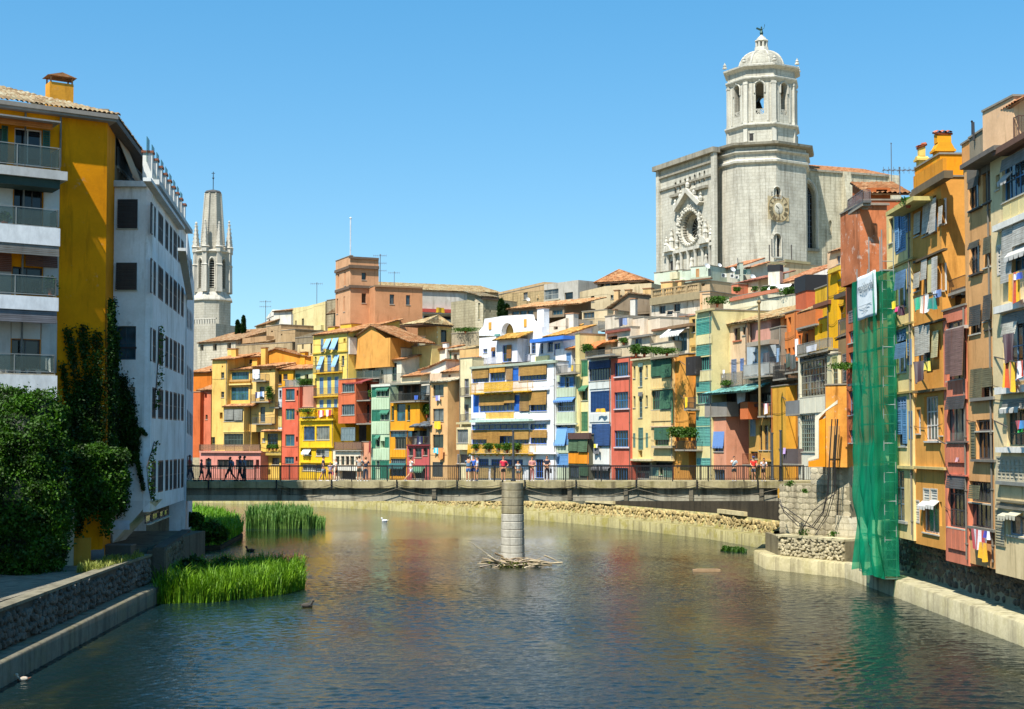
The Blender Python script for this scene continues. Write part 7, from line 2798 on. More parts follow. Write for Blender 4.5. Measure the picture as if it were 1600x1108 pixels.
for k in range(-4, 4):
    A, B = corner(RU - .05, k, cx2), corner(RU - .05, k + 1, cx2)
    f = Fac2(A, B); w = f.w
    mb = MB()
    hw = w * .148
    zt0, zt1 = zu(177), zu(127.5)
    hole = arch_hole(mb, w / 2 - hw, w / 2 + hw, zt0, zt1, 1.0)
    wallface(mb, 0, w, zb0, zb1, [hole], 0)
    wallface(mb, .4, w - .4, zb0, zb1, [hole[:4] + (.01,)], 1.0)
    mb.build('belfry_wall', cath_st, cat, ic @ f.M)
    P = arch_pts(w / 2 - hw - .2, w / 2 + hw + .2, zt1 - hw, False)
    MB().tube([(w / 2 - hw - .2, -.08, zt1 - hw - 1.2)] + [(x, -.08, zz_) for x, zz_ in P] + [(w / 2 + hw + .2, -.08, zt1 - hw - 1.2)], .17, 5).ball((w / 2, -.15, zt1 + .35), .22).build('arch_moulding', cath_pl, cat, ic @ f.M)
    bl = MB()
    for i in range(5): bl.bar((w / 2 - hw + 2 * hw * i / 4, .15, zt0), (w / 2 - hw + 2 * hw * ((i + 2) % 5) / 4, .15, zt0 + .9), .10)
    bl.box(w / 2 - hw, .1, zt0 + .9, w / 2 + hw, .25, zt0 + 1.0)
    bl.build('tracery', cath_pl, cat, ic @ f.M)
    MB().box(w / 2 - hw - .9, -.10, zb0 + .4, w / 2 - hw - .55, -.003, zb1 - .4).box(w / 2 + hw + .55, -.10, zb0 + .4, w / 2 + hw + .9, -.003, zb1 - .4).build('lesene', cath_pl, cat, ic @ f.M)
    mb = MB(); mb.box(-.42, -.24, zb0, .42, .3, zb1); mb.box(-.5, -.3, zb1 - .5, .5, .3, zb1 - .1); mb.box(-.5, -.3, zb0, .5, .3, zb0 + .5)
    Pm = Matrix.Translation((A[0], A[1], 0)) @ Matrix.Rotation(A0 + k * PI / 4 + PI / 2, 4, 'Z')
    mb.build('pilaster', cath_pl, cat, ic @ Pm)
    pm = MB(); pm.box(-.42, -.32, zu(220), .42, .3, zu(200)); pm.build('pilaster', cath_pl, cat, ic @ Pm)
    Q = corner(RU + .6, k, cx2)
    MB().lathe([(.42, zu(96)), (.42, zu(94)), (.22, zu(93)), (.34, zu(91)), (.12, zu(88.5)), (.16, zu(87.6)), (.02, zu(86.6))], 8, (Q[0] - cat.location.x, Q[1] - CY)).build('finial', cath_pl, cat, Matrix.Translation((0, 0, -cat.location.z)))
f = Fac2(corner(RU + .1, -1, cx2), corner(RU + .1, 0, cx2))
r_ = f.rect(1171, 208.5, 1177, 220)
MB().quad((r_[0], -.012, r_[2]), (r_[1], -.012, r_[2]), (r_[1], -.012, r_[3]), (r_[0], -.012, r_[3])).build('opening', dark_room(), cat, ic @ f.M)
MB().box(r_[0] - .15, -.1, r_[3], r_[1] + .15, -.004, r_[3] + .15).build('lintel', cath_pl, cat, ic @ f.M)
oct2('belfry_floor', [(RU - 1.0, zb0), (RU - 1.0, zb0 + .2)], cath_dk)
oct2('cornice', [(RU, zb1 - .05), (RU + .5, zu(121.5)), (RU + .55, zu(119.5)), (RU + .05, zu(117.5))], cath_pl)
oct2('attic', [(RU + .03, zu(118)), (RU + .03, zu(106))], cath_st)
oct2('cornice', [(RU + .05, zu(107)), (RU + .9, zu(103)), (RU + .95, zu(100.5)), (RU + .1, zu(98))], cath_pl)
RD = 4.45
dome = [(RU - 1.0, zu(99)), (RU - 1.1, zu(96))] + [(RD * math.cos(t * PI / 2 * .84) ** .95 + .0, zu(96) + (zu(66) - zu(96)) * math.sin(t * PI / 2 * .84) / math.sin(PI / 2 * .84)) for t in [i / 10 for i in range(11)]]
MB().lathe(dome, 16, (cx2 - cat.location.x, 0), A0).build('dome', stone_mat('B9B6A8', 'dome_stone', .55, .9), cat, Matrix.Translation((0, 0, -cat.location.z)))
for k in range(8):
    a = A0 + k * PI / 4
    mb = MB(); mb.tube([(cx2 - cat.location.x + (r + .08) * math.cos(a), (r + .08) * math.sin(a), zz_) for r, zz_ in dome[2:]], .16, 5)
    mb.build('dome_rib', cath_pl, cat, Matrix.Translation((0, 0, -cat.location.z)))
dz0, dz1 = zu(67), zu(51)
for k in range(8):
    a = A0 + k * PI / 4
    MB().lathe([(.26, dz0), (.24, dz1)], 6, (cx2 - cat.location.x + .98 * math.cos(a), .98 * math.sin(a))).build('lantern_column', cath_pl, cat, Matrix.Translation((0, 0, -cat.location.z)))
oct2('lantern_base', [(1.5, dz0 - .4), (1.35, dz0 + .9)], cath_pl)
oct2('lantern_core', [(.62, dz0 + .9), (.62, dz1)], cath_dk)
oct2('lantern_cap', [(1.15, dz1), (1.35, dz1 + .15), (1.3, dz1 + .35), (1.0, zu(47)), (.8, zu(44)), (.35, zu(41)), (.22, zu(39)), (.28, zu(38.6)), (.1, zu(38.2))], cath_pl)
# bronze angel weather vane
sx, sz = cx2 - cat.location.x, zu(38.3) - cat.location.z
vb = paint('2E4A42', .5, .5)
sm = MB().lathe([(.28, 0), (.34, .3), (.20, .75), (.24, 1.05), (.10, 1.2), (.14, 1.3), (.13, 1.5), (.02, 1.6)], 8, (0, 0))
sm.tube([(.1, 0, 1.0), (.5, 0, 1.25), (.62, 0, 1.7), (.60, 0, 2.0)], .05, 5).tube([(-.1, 0, 1.05), (-.35, 0, .85)], .06, 5)
sm.slab([(-.15, .05, 1.15), (-.9, .05, 1.45), (-1.05, .05, 1.1), (-.2, .05, .75)], .05)
st_ = sm.build('angel_statue', vb, cat); st_.location = (sx, 0, sz)
# bells
bell = MB().lathe([(.9, 0), (.75, .25), (.55, .9), (.42, 1.2), (.1, 1.35)], 14).bar((0, -2.5, 1.5), (0, 2.5, 1.5), .25).build('bell', paint('3A3426', .4, .7), cat)
bell.location = (sx - 1.0, -1.5, zu(160) - cat.location.z)

# west front, receding to the left
fw = Fac(1030, 1122, 281, 262.2, py=330)
mb = MB()
zw1 = fw.uv(1079, 250)[1]
c5 = lambda x, y: (1000 + x / 3.693, 180 + y / 3.693)
holes = []
for i in range(7):
    xx = 204 + i * 27.8; yt_ = 386 - i * 11.2; yb_ = 452 - i * 11.6
    p = c5(xx - 5, yt_); q = c5(xx + 6, yb_)
    r_ = fw.rect(p[0], p[1], q[0], q[1])
    holes.append(arch_hole(mb, r_[0], r_[1], r_[2], r_[3], 1.0))
    MB().quad((r_[0], .95, r_[2]), (r_[1], .95, r_[2]), (r_[1], .95, r_[3]), (r_[0], .95, r_[3])).build('opening', dark_room(), cat, ic @ fw.M)
(ux, zx) = fw.uv(*c5(288, 648))
RR = 3.45
RZ = abs(fw.uv(*c5(288, 648))[1] - fw.uv(*c5(288, 550))[1]) * .98
holes.append((ux - RR, ux + RR, zx - RZ, zx + RZ, .01))
wallface(mb, 0, fw.w, 22, zw1, holes, 0)
n = 48
sq = []
for i in range(n):
    a = 2 * PI * i / n; m = max(abs(math.cos(a)), abs(math.sin(a)))
    sq.append((ux + RR * math.cos(a) / m, zx + RZ * math.sin(a) / m))
el = [(ux + RR * .97 * math.cos(2 * PI * i / n), zx + RZ * .97 * math.sin(2 * PI * i / n)) for i in range(n)]
inn = [(ux + RR * .72 * math.cos(2 * PI * i / n), zx + RZ * .72 * math.sin(2 * PI * i / n)) for i in range(n)]
for i in range(n):
    j = (i + 1) % n
    mb.quad((sq[i][0], 0, sq[i][1]), (sq[j][0], 0, sq[j][1]), (el[j][0], 0, el[j][1]), (el[i][0], 0, el[i][1]))
    mb.quad((el[i][0], 0, el[i][1]), (el[j][0], 0, el[j][1]), (inn[j][0], 2.2, inn[j][1]), (inn[i][0], 2.2, inn[i][1]))
mb.quad((0, 18, 22), (0, 0, 22), (0, 0, zw1), (0, 18, zw1)); mb.quad((0, 0, zw1), (fw.w, 0, zw1), (fw.w, 18, zw1), (0, 18, zw1))
mb.build('facade', cath_st, cat, ic @ fw.M)
cf = MB()
for i in range(30):
    a = 2 * PI * i / 30; c, s_ = math.cos(a), math.sin(a)
    cf.ball((ux + RR * .86 * c, .7, zx + RZ * .86 * s_), (.28, .5, .28), 6, 4)
cf.build('rose_coffers', cath_dk, cat, ic @ fw.M)
MB().add([(x, 2.15, z_) for x, z_ in inn], [tuple(range(n))]).build('rose_window', glass_mat(4), cat, ic @ fw.M)
rs = MB()
for i in range(8):
    a = PI * i / 8 + .2
    rs.bar((ux - RR * .7 * math.cos(a), 2.05, zx - RZ * .7 * math.sin(a)), (ux + RR * .7 * math.cos(a), 2.05, zx + RZ * .7 * math.sin(a)), .12)
rs.build('rose_tracery', cath_dk, cat, ic @ fw.M)
orn = MB()
rr = random.Random(5)
for i in range(56):
    a = 2 * PI * i / 56; k = 1.02 + (.06 if i % 2 else 0)
    orn.ball((ux + RR * k * math.cos(a), -.15, zx + RZ * k * math.sin(a)), (.24, .34, .26), 6, 4)
for sgn in (-1, 1):
    for zz_ in (-.9, -.5, 0, .5):
        orn.lathe([(.36, zx + RZ * zz_ - .9), (.42, zx + RZ * zz_ - .6), (.28, zx + RZ * zz_ - .3), (.33, zx + RZ * zz_ + .5), (.18, zx + RZ * zz_ + .75), (.25, zx + RZ * zz_ + 1.0), (.05, zx + RZ * zz_ + 1.3)], 8, (ux + sgn * RR * (1.22 - .10 * (zz_ + .9)), -.35))
    for (dx, hh) in ((1.75, 4.0), (2.3, 2.6)):
        bx_ = ux + sgn * RR * dx
        if .4 < bx_ < fw.w - .3:
            orn.lathe([(.55, zx - RZ * 1.1), (.5, zx - RZ * 1.1 + hh * .4), (.62, zx - RZ * 1.1 + hh * .42), (.3, zx - RZ * 1.1 + hh * .6), (.4, zx - RZ * 1.1 + hh * .7), (.15, zx - RZ * 1.1 + hh * .9), (.24, zx - RZ * 1.1 + hh * .95), (.03, zx - RZ * 1.1 + hh * 1.1)], 8, (bx_, -.4))
for i in range(70):
    a = rr.uniform(0, PI); k = rr.uniform(1.08, 1.32)
    orn.ball((ux + RR * k * math.cos(a), -.1, zx + RZ * k * math.sin(a)), rr.uniform(.14, .34), 5, 4)
orn.build('rose_ornament', cath_pl, cat, ic @ fw.M)
pd = MB()
zt_ = zx + RZ * 1.28
pd.prism([(ux - RR * 1.45, zt_), (ux - RR * 1.2, zt_ - .5), (ux, zt_ + 2.6), (ux + RR * 1.2, zt_ - .5), (ux + RR * 1.45, zt_), (ux, zt_ + 3.5)], -1.1, -.004)
for dx, dz in ((-1.3, .9), (0, 4.2), (1.3, .9), (-.7, 2.4), (.7, 2.4)):
    pd.lathe([(.4, zt_ + dz - .6), (.5, zt_ + dz), (.2, zt_ + dz + .4), (.3, zt_ + dz + .7), (.05, zt_ + dz + 1.1)], 8, (ux + dx * RR, -.5))
pd.build('rose_pediment', cath_pl, cat, ic @ fw.M)
pl = MB(); zpl = zx - RZ * 1.30
pl.box(max(.2, ux - RR * 2.6), -.75, zpl - .35, min(fw.w - .2, ux + RR * 2.5), -.004, zpl + .25)
for i in range(7):
    xx = ux + RR * (-2.2 + i * .72)
    if .6 < xx < fw.w - .6:
        pl.lathe([(.42, 23), (.32, zpl - 5.2), (.32, zpl - 1.2), (.48, zpl - .5), (.48, zpl - .36)], 10, (xx, -.3))
        if i % 2: pl.lathe([(.4, zpl - 4.6), (.5, zpl - 3.6), (.3, zpl - 2.6), (.36, zpl - 2.2), (.1, zpl - 1.7)], 8, (xx + .35 * RR, -.35))
for dx in (-1.9, 1.75):
    pl.prism([(ux + RR * dx - 1.6, zpl + .26), (ux + RR * dx + 1.6, zpl + .26), (ux + RR * dx, zpl + 1.7)], -1.2, -.01)
pl.build('portal_order', cath_pl, cat, ic @ fw.M)
for dx in (-1.88, 1.7):
    MB().box(ux + RR * dx - .55, -.05, zpl - 4.4, ux + RR * dx + .55, -.012, zpl - 1.6).build('niche', dark_room(), cat, ic @ fw.M)
cn = MB()
cn.box(-.6, -1.1, zw1 - .2, fw.w + .4, .5, zw1 + .75)
cn.box(-.2, -.45, zw1 - 1.9, fw.w, -.004, zw1 - 1.5)
cn.box(0, -.35, zw1 - 4.4, fw.w, -.004, zw1 - 4.0)
cn.build('facade_cornice', cath_dk, cat, ic @ fw.M)
pa, pb = fw.uv(*c5(186, 482)), fw.uv(*c5(395, 398))
MB().box(pa[0], -.7, (pa[1] + pb[1]) / 2 - .3, pb[0], -.004, (pa[1] + pb[1]) / 2 + .2).build('sill_band', cath_dk, cat, ic @ fw.M)
MB().box(-.1, -.5, 22, .9, -.004, zw1 - .2).build('pilaster', cath_st, cat, ic @ fw.M)
MB().box(fw.w - .9, -.7, 22, fw.w + .2, -.004, zw1 - .2).build('pilaster', cath_st, cat, ic @ fw.M)

# nave to the right
fn = Fac(1246, 1402, 267.5, 275, py=350)
nv_st = stone_mat('CFC8B0', 'nave_stone', .6, .9)
mb = MB()
zn = fn.uv(1330, 272)[1]
wA = fn.rect(1000 + 930 / 3.693, 180 + 392 / 3.693, 1000 + 1010 / 3.693, 180 + 768 / 3.693)
wB = fn.rect(1000 + 1217 / 3.693, 180 + 412 / 3.693, 1000 + 1282 / 3.693, 180 + 640 / 3.693)
wC = fn.rect(1000 + 1088 / 3.693, 180 + 605 / 3.693, 1000 + 1108 / 3.693, 180 + 690 / 3.693)
hs_ = [arch_hole(mb, *wA, 1.3, True), arch_hole(mb, *wB, 1.3, True), arch_hole(mb, *wC, .5, True)]
wallbox(mb, 0, fn.w, 22, zn, 14, hs_)
mb.build('nave_wall', nv_st, cat, ic @ fn.M)
gothic_pane(cat, ic @ fn.M, *wA, 1.2, 5, True, glass_mat(0), paint('6A7480'), True)
gothic_pane(cat, ic @ fn.M, *wB, 1.2, 3, True, glass_mat(0), paint('5A6468'))
MB().quad((wC[0], .45, wC[2]), (wC[1], .45, wC[2]), (wC[1], .45, wC[3]), (wC[0], .45, wC[3])).build('niche', nv_st, cat, ic @ fn.M)
for w_ in (wA, wB):
    zs = w_[3] - (w_[1] - w_[0]) * math.sin(math.acos(.5))
    P = arch_pts(w_[0] - .4, w_[1] + .4, zs, True)
    MB().tube([(w_[0] - .4, -.05, w_[2])] + [(x, -.05, z_) for x, z_ in P] + [(w_[1] + .4, -.05, w_[2])], .3, 5).build('window_surround', cath_pl, cat, ic @ fn.M)
    MB().box(w_[0] - .7, -.5, w_[2] - .6, w_[1] + .7, -.004, w_[2] - .05).build('window_ledge', cath_dk, cat, ic @ fn.M)
for px0, px1, d in ((1316, 1327, 1.6), (1388, 1402, 1.6)):
    u0, u1, _, _ = fn.rect(px0, 280, px1, 300)
    MB().add([(u0, -d, 22), (u1, -d, 22), (u1, -.004, 22), (u0, -.004, 22), (u0, -d, zn - 6), (u1, -d, zn - 6), (u1, -.6, zn + .3), (u0, -.6, zn + .3), (u1, -.004, zn + .3), (u0, -.004, zn + .3)],
             [(0, 1, 5, 4), (4, 5, 6, 7), (7, 6, 8, 9), (1, 2, 8, 6, 5), (3, 0, 4, 7, 9)]).build('buttress', nv_st, cat, ic @ fn.M)
MB().box(0, -.3, zn - .05, fn.w + .3, .3, zn + .35).build('parapet', cath_dk, cat, ic @ fn.M)
tile_roof((0, 0.31, zn + .36), (fn.w, 0, 0), (0, 11, 3.4), 'roof', tile_mat('C8875C'), cat, ic @ fn.M, period=.45, course=.9)

# ---- gothic spire church at left
SY = 290.0
spx = at(332, 420, SY).x
sp = thing('church_spire', 'grey stone church tower with a truncated crocketed spire and slim pinnacles', 'church tower', (spx, SY, 15))
zs_ = lambda y: at(332, y, SY - 3).z - 15
st1 = stone_mat('BEB9AA', 'spire_stone', .5, .6); st2 = stone_mat('C6C1B4', 'spire_trim', None, .6)
px2m = SY / FPX
c5y = lambda y: 260 + y / 3.957
R1, R2 = 27 * px2m, 30.5 * px2m
sa = math.radians(-90 + 10 - 22.5)
def lz(name, prof, mat, n=8, a=sa, c=(0, 0)): return MB().lathe(prof, n, c, a).build(name, mat, sp)
lz('lower_stage', [(R2, -5), (R2, zs_(c5y(825)))], st1)
lz('moulding', [(R2, zs_(c5y(832))), (R2 + .4, zs_(c5y(826))), (R2 + .35, zs_(c5y(818))), (R1, zs_(c5y(775)))], st2)
zA, zB = zs_(c5y(775)), zs_(c5y(525))
for k in range(8):
    A = (spx + R1 * math.cos(sa + k * PI / 4), SY + R1 * math.sin(sa + k * PI / 4)); B = (spx + R1 * math.cos(sa + (k + 1) * PI / 4), SY + R1 * math.sin(sa + (k + 1) * PI / 4))
    f = Fac2(A, B); mb = MB(); w = f.w; isp = Matrix.Translation(sp.location).inverted() @ f.M
    a_, b_ = w / 2 - w * .17, w / 2 + w * .17
    h = arch_hole(mb, a_, b_, 15 + zs_(c5y(752)), 15 + zs_(c5y(572)), .9, True)
    wallface(mb, 0, w, 15 + zA, 15 + zB, [h], 0)
    wl_ = mb.build('belfry_wall', st1, sp, isp)
    MB().quad((a_, .85, h[2]), (b_, .85, h[2]), (b_, .85, h[3]), (a_, .85, h[3])).build('louvre_shade', dark_room(), sp, isp)
    lv = MB()
    for i in range(12): zz_ = h[2] + (h[3] - h[2]) * (i + .5) / 12; lv.box(a_, .5, zz_, b_, .7, zz_ + .12)
    lv.build('louvre', st2, sp, isp)
    P = arch_pts(a_ - .2, b_ + .2, h[3] - (b_ - a_) * .866, True)
    MB().tube([(a_ - .2, -.06, h[2])] + [(x, -.06, z_) for x, z_ in P] + [(b_ + .2, -.06, h[2])], .14, 5).build('arch_moulding', st2, sp, isp)
    ca, sa_ = math.cos(sa + k * PI / 4), math.sin(sa + k * PI / 4)
    MB().lathe([(.85, zA), (.75, zs_(c5y(612))), (.9, zs_(c5y(608))), (.65, zs_(c5y(600))), (.65, zs_(c5y(528)))], 4, (R1 * ca, R1 * sa_), PI / 4 + sa + k * PI / 4).build('buttress', st2, sp)
    zp0 = zs_(c5y(500)); zp1 = zs_(c5y(338 if k % 2 == 0 else 352))
    pn = MB().lathe([(.75, zs_(c5y(528))), (.75, zp0), (.95, zp0 + .1), (.7, zp0 + .35), (.12, zp1), (.25, zp1 + .1), (.02, zp1 + .5)], 6, (R1 * 1.02 * ca, R1 * 1.02 * sa_))
    for i in range(6):
        t = i / 6; r = .7 + (.12 - .7) * t
        for q in range(4): pn.ball((R1 * 1.02 * ca + r * math.cos(q * PI / 2 + .4), R1 * 1.02 * sa_ + r * math.sin(q * PI / 2 + .4), zp0 + .4 + (zp1 - zp0) * t), .14, 5, 3)
    pn.build('pinnacle', st2, sp)
lz('moulding', [(R1, zB - .3), (R1 + .55, zB), (R1 + .5, zB + .25), (R1 - .6, zB + .5)], st2)
RS0, RS1 = 19.5 * px2m, 12.3 * px2m
zS0, zS1 = zB + .3, zs_(c5y(152))
lz('spire', [(RS0, zS0), (RS0 * .98, zS0 + 1.5), (RS1, zS1)], st1)
lz('spire_cap', [(RS1 + .12, zS1), (RS1 + .2, zS1 + .1), (RS1 * .9, zS1 + .5), (RS1 * .3, zS1 + .75)], paint('4A4A48', .8))
ck_ = MB()
for k in range(8):
    a = sa + k * PI / 4
    for i in range(26):
        t = (i + .5) / 26; r = RS0 + (RS1 - RS0) * t + .1
        ck_.ball((r * math.cos(a), r * math.sin(a), zS0 + (zS1 - zS0) * t), (.22, .22, .17), 5, 3)
ck_.build('crocket', st2, sp, kind='stuff')
MB().tube([(0, 0, zS1 + .6), (0, 0, zs_(264))], .09, 5).box(-.35, -.03, zs_(267), .35, .03, zs_(266)).ball((0, 0, zs_(274)), .22).build('cross_rod', paint('3A4A5A', .5, .5), sp)
lo = MB(); f0 = Fac2((spx - R2 * .9, SY - R2 - .2), (spx + 3, SY - R2 - .2))
lz('window_shade', [(.5, zs_(c5y(815))), (.5, zs_(c5y(788)))], dark_room(), 4, PI / 4, (-.1, -R1 * .93))
# low chapel beside the spire
ch = thing('chapel', 'low grey stone chapel with a pierced parapet under the old spire', 'chapel', (at(315, 500, 280).x, 280, 12))
f = Fac(300, 336, 281, 279, py=515); zz_ = f.uv(318, 506)[1]
MB().box(0, 0, 12, f.w, 8, zz_).build('wall', st1, ch, Matrix.Translation(ch.location).inverted() @ f.M)
pp = MB()
for i in range(9): pp.box(f.w * i / 9, .05, zz_ + .001, f.w * i / 9 + .25, .3, zz_ + .9)
pp.box(0, 0, zz_ + .9, f.w, .35, zz_ + 1.15); pp.build('parapet', st2, ch, Matrix.Translation(ch.location).inverted() @ f.M)
# ------------------------------------------------------------------ people
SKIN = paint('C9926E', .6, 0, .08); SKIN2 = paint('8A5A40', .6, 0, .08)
def skin_chain(name, pts, edges, mat, parent, root=0, sub=1):
    me = bpy.data.meshes.new(name)
    me.from_pydata([p[:3] for p in pts], edges, [])
    sl = me.skin_vertices.new() if hasattr(me.skin_vertices, 'new') else None
    o = bpy.data.objects.new(name, me); COL.objects.link(o)
    md = o.modifiers.new('skin', 'SKIN')
    md.use_smooth_shade = True
    if not me.skin_vertices: me.attributes  # layer is created by the modifier
    for i, p in enumerate(pts):
        r = p[3] if isinstance(p[3], tuple) else (p[3], p[3])
        me.skin_vertices[0].data[i].radius = r
        me.skin_vertices[0].data[i].use_root = (i == root)
    sd = o.modifiers.new('sub', 'SUBSURF'); sd.levels = sub; sd.render_levels = sub
    me.materials.append(mat)
    o.parent = parent
    return o
def person(px, Y, label, face=0, top='F0F0F0', bottom='33343A', long_=False, hair='2A1E16', h=1.72, stride=.0, arms=('down', 'down'), dark=False, hat=None, bag=None, dress=False, group=None, z0=None, lean=0.0):
    x = at(px, 740, Y).x
    r = thing('person', label, 'person', (x, Y, zd if z0 is None else z0), face, group)
    s = h / 1.72
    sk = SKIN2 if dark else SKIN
    P = lambda x, y, z, rad: (x * s, (y - lean * max(0, z - .9)) * s, z * s, (rad[0] * s, rad[1] * s) if isinstance(rad, tuple) else rad * s)
    pts, ed = [], []
    def add(p, par=None):
        pts.append(p)
        if par is not None: ed.append((par, len(pts) - 1))
        return len(pts) - 1
    pel = add(P(0, 0, .95, (.155, .11)))
    wst = add(P(0, 0, 1.10, (.13, .095)), pel)
    chs = add(P(0, 0, 1.30, (.165, .105)), wst)
    ush = add(P(0, .005, 1.42, (.10, .075)), chs)
    nck = add(P(0, -.005, 1.50, .055), ush)
    jaw = add(P(0, -.025, 1.565, (.062, .075)), nck)
    hd = add(P(0, -.015, 1.64, (.075, .092)), jaw)
    crn = add(P(0, -.005, 1.70, (.05, .06)), hd)
    legs, armj = {}, {}
    for sg in (-1, 1):
        st = stride * sg
        hp = add(P(.09 * sg, 0, .90, .095), pel)
        kn = add(P(.095 * sg, -.10 * abs(stride) - .30 * st, .50, .062), hp)
        cf = add(P(.098 * sg, -.44 * st, .34, .058), kn)
        an = add(P(.10 * sg, -.62 * st + (.10 * abs(stride) if st < 0 else 0), .08 + (.07 * abs(stride) if st < 0 else 0), .038), cf)
        toe = add(P(.11 * sg, -.62 * st - .16 + (.10 * abs(stride) if st < 0 else 0), .03, .032), an)
        legs[sg] = (hp, kn, an, toe)
        shp = add(P(.175 * sg, 0, 1.40, .058), ush)
        mode = arms[0 if sg < 0 else 1]
        if mode == 'down': el, wr = (.225 * sg, .02 + .12 * st, 1.13), (.235 * sg, -.05 + .22 * st, .88)
        elif mode == 'phone': el, wr = (.25 * sg, -.16, 1.22), (.10 * sg, -.24, 1.46)
        elif mode == 'hip': el, wr = (.37 * sg, .06, 1.15), (.20 * sg, -.02, 1.0)
        elif mode == 'fold': el, wr = (.24 * sg, -.08, 1.14), (.04 * sg, -.24, 1.10)
        elif mode == 'rail': el, wr = (.24 * sg, -.14, 1.18), (.16 * sg, -.36, 1.08)
        elif mode == 'bend': el, wr = (.24 * sg, .06, 1.14), (.22 * sg, -.18, 1.08)
        elb = add(P(*el, .042), shp)
        wri = add(P(*wr, .03), elb)
        d = Vector(wr) - Vector(el); d.normalize()
        pc = Vector(wr) + d * .07
        pm = add(P(*pc, (.036, .022)), wri)
        side = d.cross(Vector((0, 1, 0)));
        if side.length < .2: side = d.cross(Vector((1, 0, 0)))
        side.normalize()
        for q, fl_ in enumerate((.075, .085, .08, .065)):
            b0 = pc + side * (.027 - .018 * q) + d * .03
            f1 = add(P(*(b0 + d * fl_ * .5), .0085), pm)
            add(P(*(b0 + d * fl_ * .85 + Vector((0, -.02, -.012))), .0075), f1)
        th = add(P(*(pc + side * .05 - d * .01), .010), pm); add(P(*(pc + side * .062 + d * .03 + Vector((0, -.012, 0))), .009), th)
        armj[sg] = (shp, elb, wri)
    skin_chain('body', pts, ed, sk, r, pel)
    V = lambda i: Vector(pts[i][:3])
    # clothes grown from the same joints, a little larger
    tp, te = [], []
    def ta(v, rad, par=None):
        tp.append((*v, rad)); 
        if par is not None: te.append((par, len(tp) - 1))
        return len(tp) - 1
    a = ta(V(pel) + Vector((0, 0, -.02 * s)), (.172 * s, .128 * s)); b = ta(V(wst), (.15 * s, .115 * s), a); c = ta(V(chs), (.183 * s, .122 * s), b); d_ = ta(V(ush), (.115 * s, .09 * s), c)
    for sg in (-1, 1):
        q = ta(V(armj[sg][0]), .074 * s, d_); ta(V(armj[sg][0]).lerp(V(armj[sg][1]), .62), .064 * s, q)
    skin_chain('dress' if dress else 'shirt', tp, te, cloth(top), r)
    tp, te = [], []
    a = ta(V(pel) + Vector((0, 0, .05 * s)), (.165 * s, .122 * s)); bb = ta(V(pel) + Vector((0, 0, -.06 * s)), (.168 * s, .125 * s), a)
    for sg in (-1, 1):
        hp, kn, an, toe = legs[sg]
        q = ta(V(hp) + Vector((0, 0, -.05 * s)), .108 * s, bb)
        if long_:
            k = ta(V(kn), .078 * s, q); ta(V(kn).lerp(V(an), .9), .06 * s, k)
        else:
            ta(V(hp).lerp(V(kn), .72), .092 * s, q)
    skin_chain('trousers' if long_ else 'shorts', tp, te, cloth(bottom), r)
    H_ = V(hd)
    hm = MB(); hm.ball((H_.x, H_.y + .018 * s, H_.z + .022 * s), (.088 * s, .104 * s, .092 * s), 12, 8)
    if hat is None and not arms[0] == 'short': pass
    hm.v = [(vx, vy, vz) if not (vy < H_.y - .045 * s and vz < H_.z + .05 * s) else (vx, H_.y - .04 * s, max(vz, H_.z + .03 * s)) for vx, vy, vz in hm.v]
    hm.build('hair', paint(hair, .6), r, smooth=True)
    fc = MB()
    fc.ball((H_.x - .03 * s, H_.y - .088 * s, H_.z + .0 * s), .011 * s, 6, 4); fc.ball((H_.x + .03 * s, H_.y - .088 * s, H_.z), .011 * s, 6, 4)
    fc.build('eyes', paint('1A1412', .3), r)
    MB().prism([(H_.x - .016 * s, H_.z - .035 * s), (H_.x + .016 * s, H_.z - .035 * s), (H_.x, H_.z + .015 * s)], H_.y - .112 * s, H_.y - .07 * s).build('nose', sk, r)
    MB().ball((H_.x, H_.y - .086 * s, H_.z - .06 * s), (.024 * s, .012 * s, .007 * s), 8, 4).build('mouth', paint('7A3A34', .5), r)
    er = MB()
    for sg in (-1, 1): er.ball((H_.x + .08 * s * sg, H_.y + .01 * s, H_.z - .01 * s), (.012 * s, .022 * s, .032 * s), 6, 4)
    er.build('ears', sk, r)
    for sg in (-1, 1):
        hp, kn, an, toe = legs[sg]
        A, B = V(an), V(toe)
        MB().tube([A + Vector((0, .05 * s, -.045 * s)), A.lerp(B, .5) + Vector((0, 0, -.03 * s)), B + Vector((0, -.03 * s, -.005 * s))], [.045 * s, .05 * s, .036 * s], 8).build('shoe', paint('DADADA' if sg and not dark else '2A2A2C', .6), r)
    if hat: MB().lathe([(.10 * s, H_.z + .04 * s), (.098 * s, H_.z + .09 * s), (.05 * s, H_.z + .13 * s)], 12, (H_.x, H_.y + .01 * s)).slab([(H_.x - .07 * s, H_.y - .18 * s, H_.z + .05 * s), (H_.x + .07 * s, H_.y - .18 * s, H_.z + .05 * s), (H_.x + .08 * s, H_.y - .06 * s, H_.z + .06 * s), (H_.x - .08 * s, H_.y - .06 * s, H_.z + .06 * s)], .01).build('cap', cloth(hat), r)
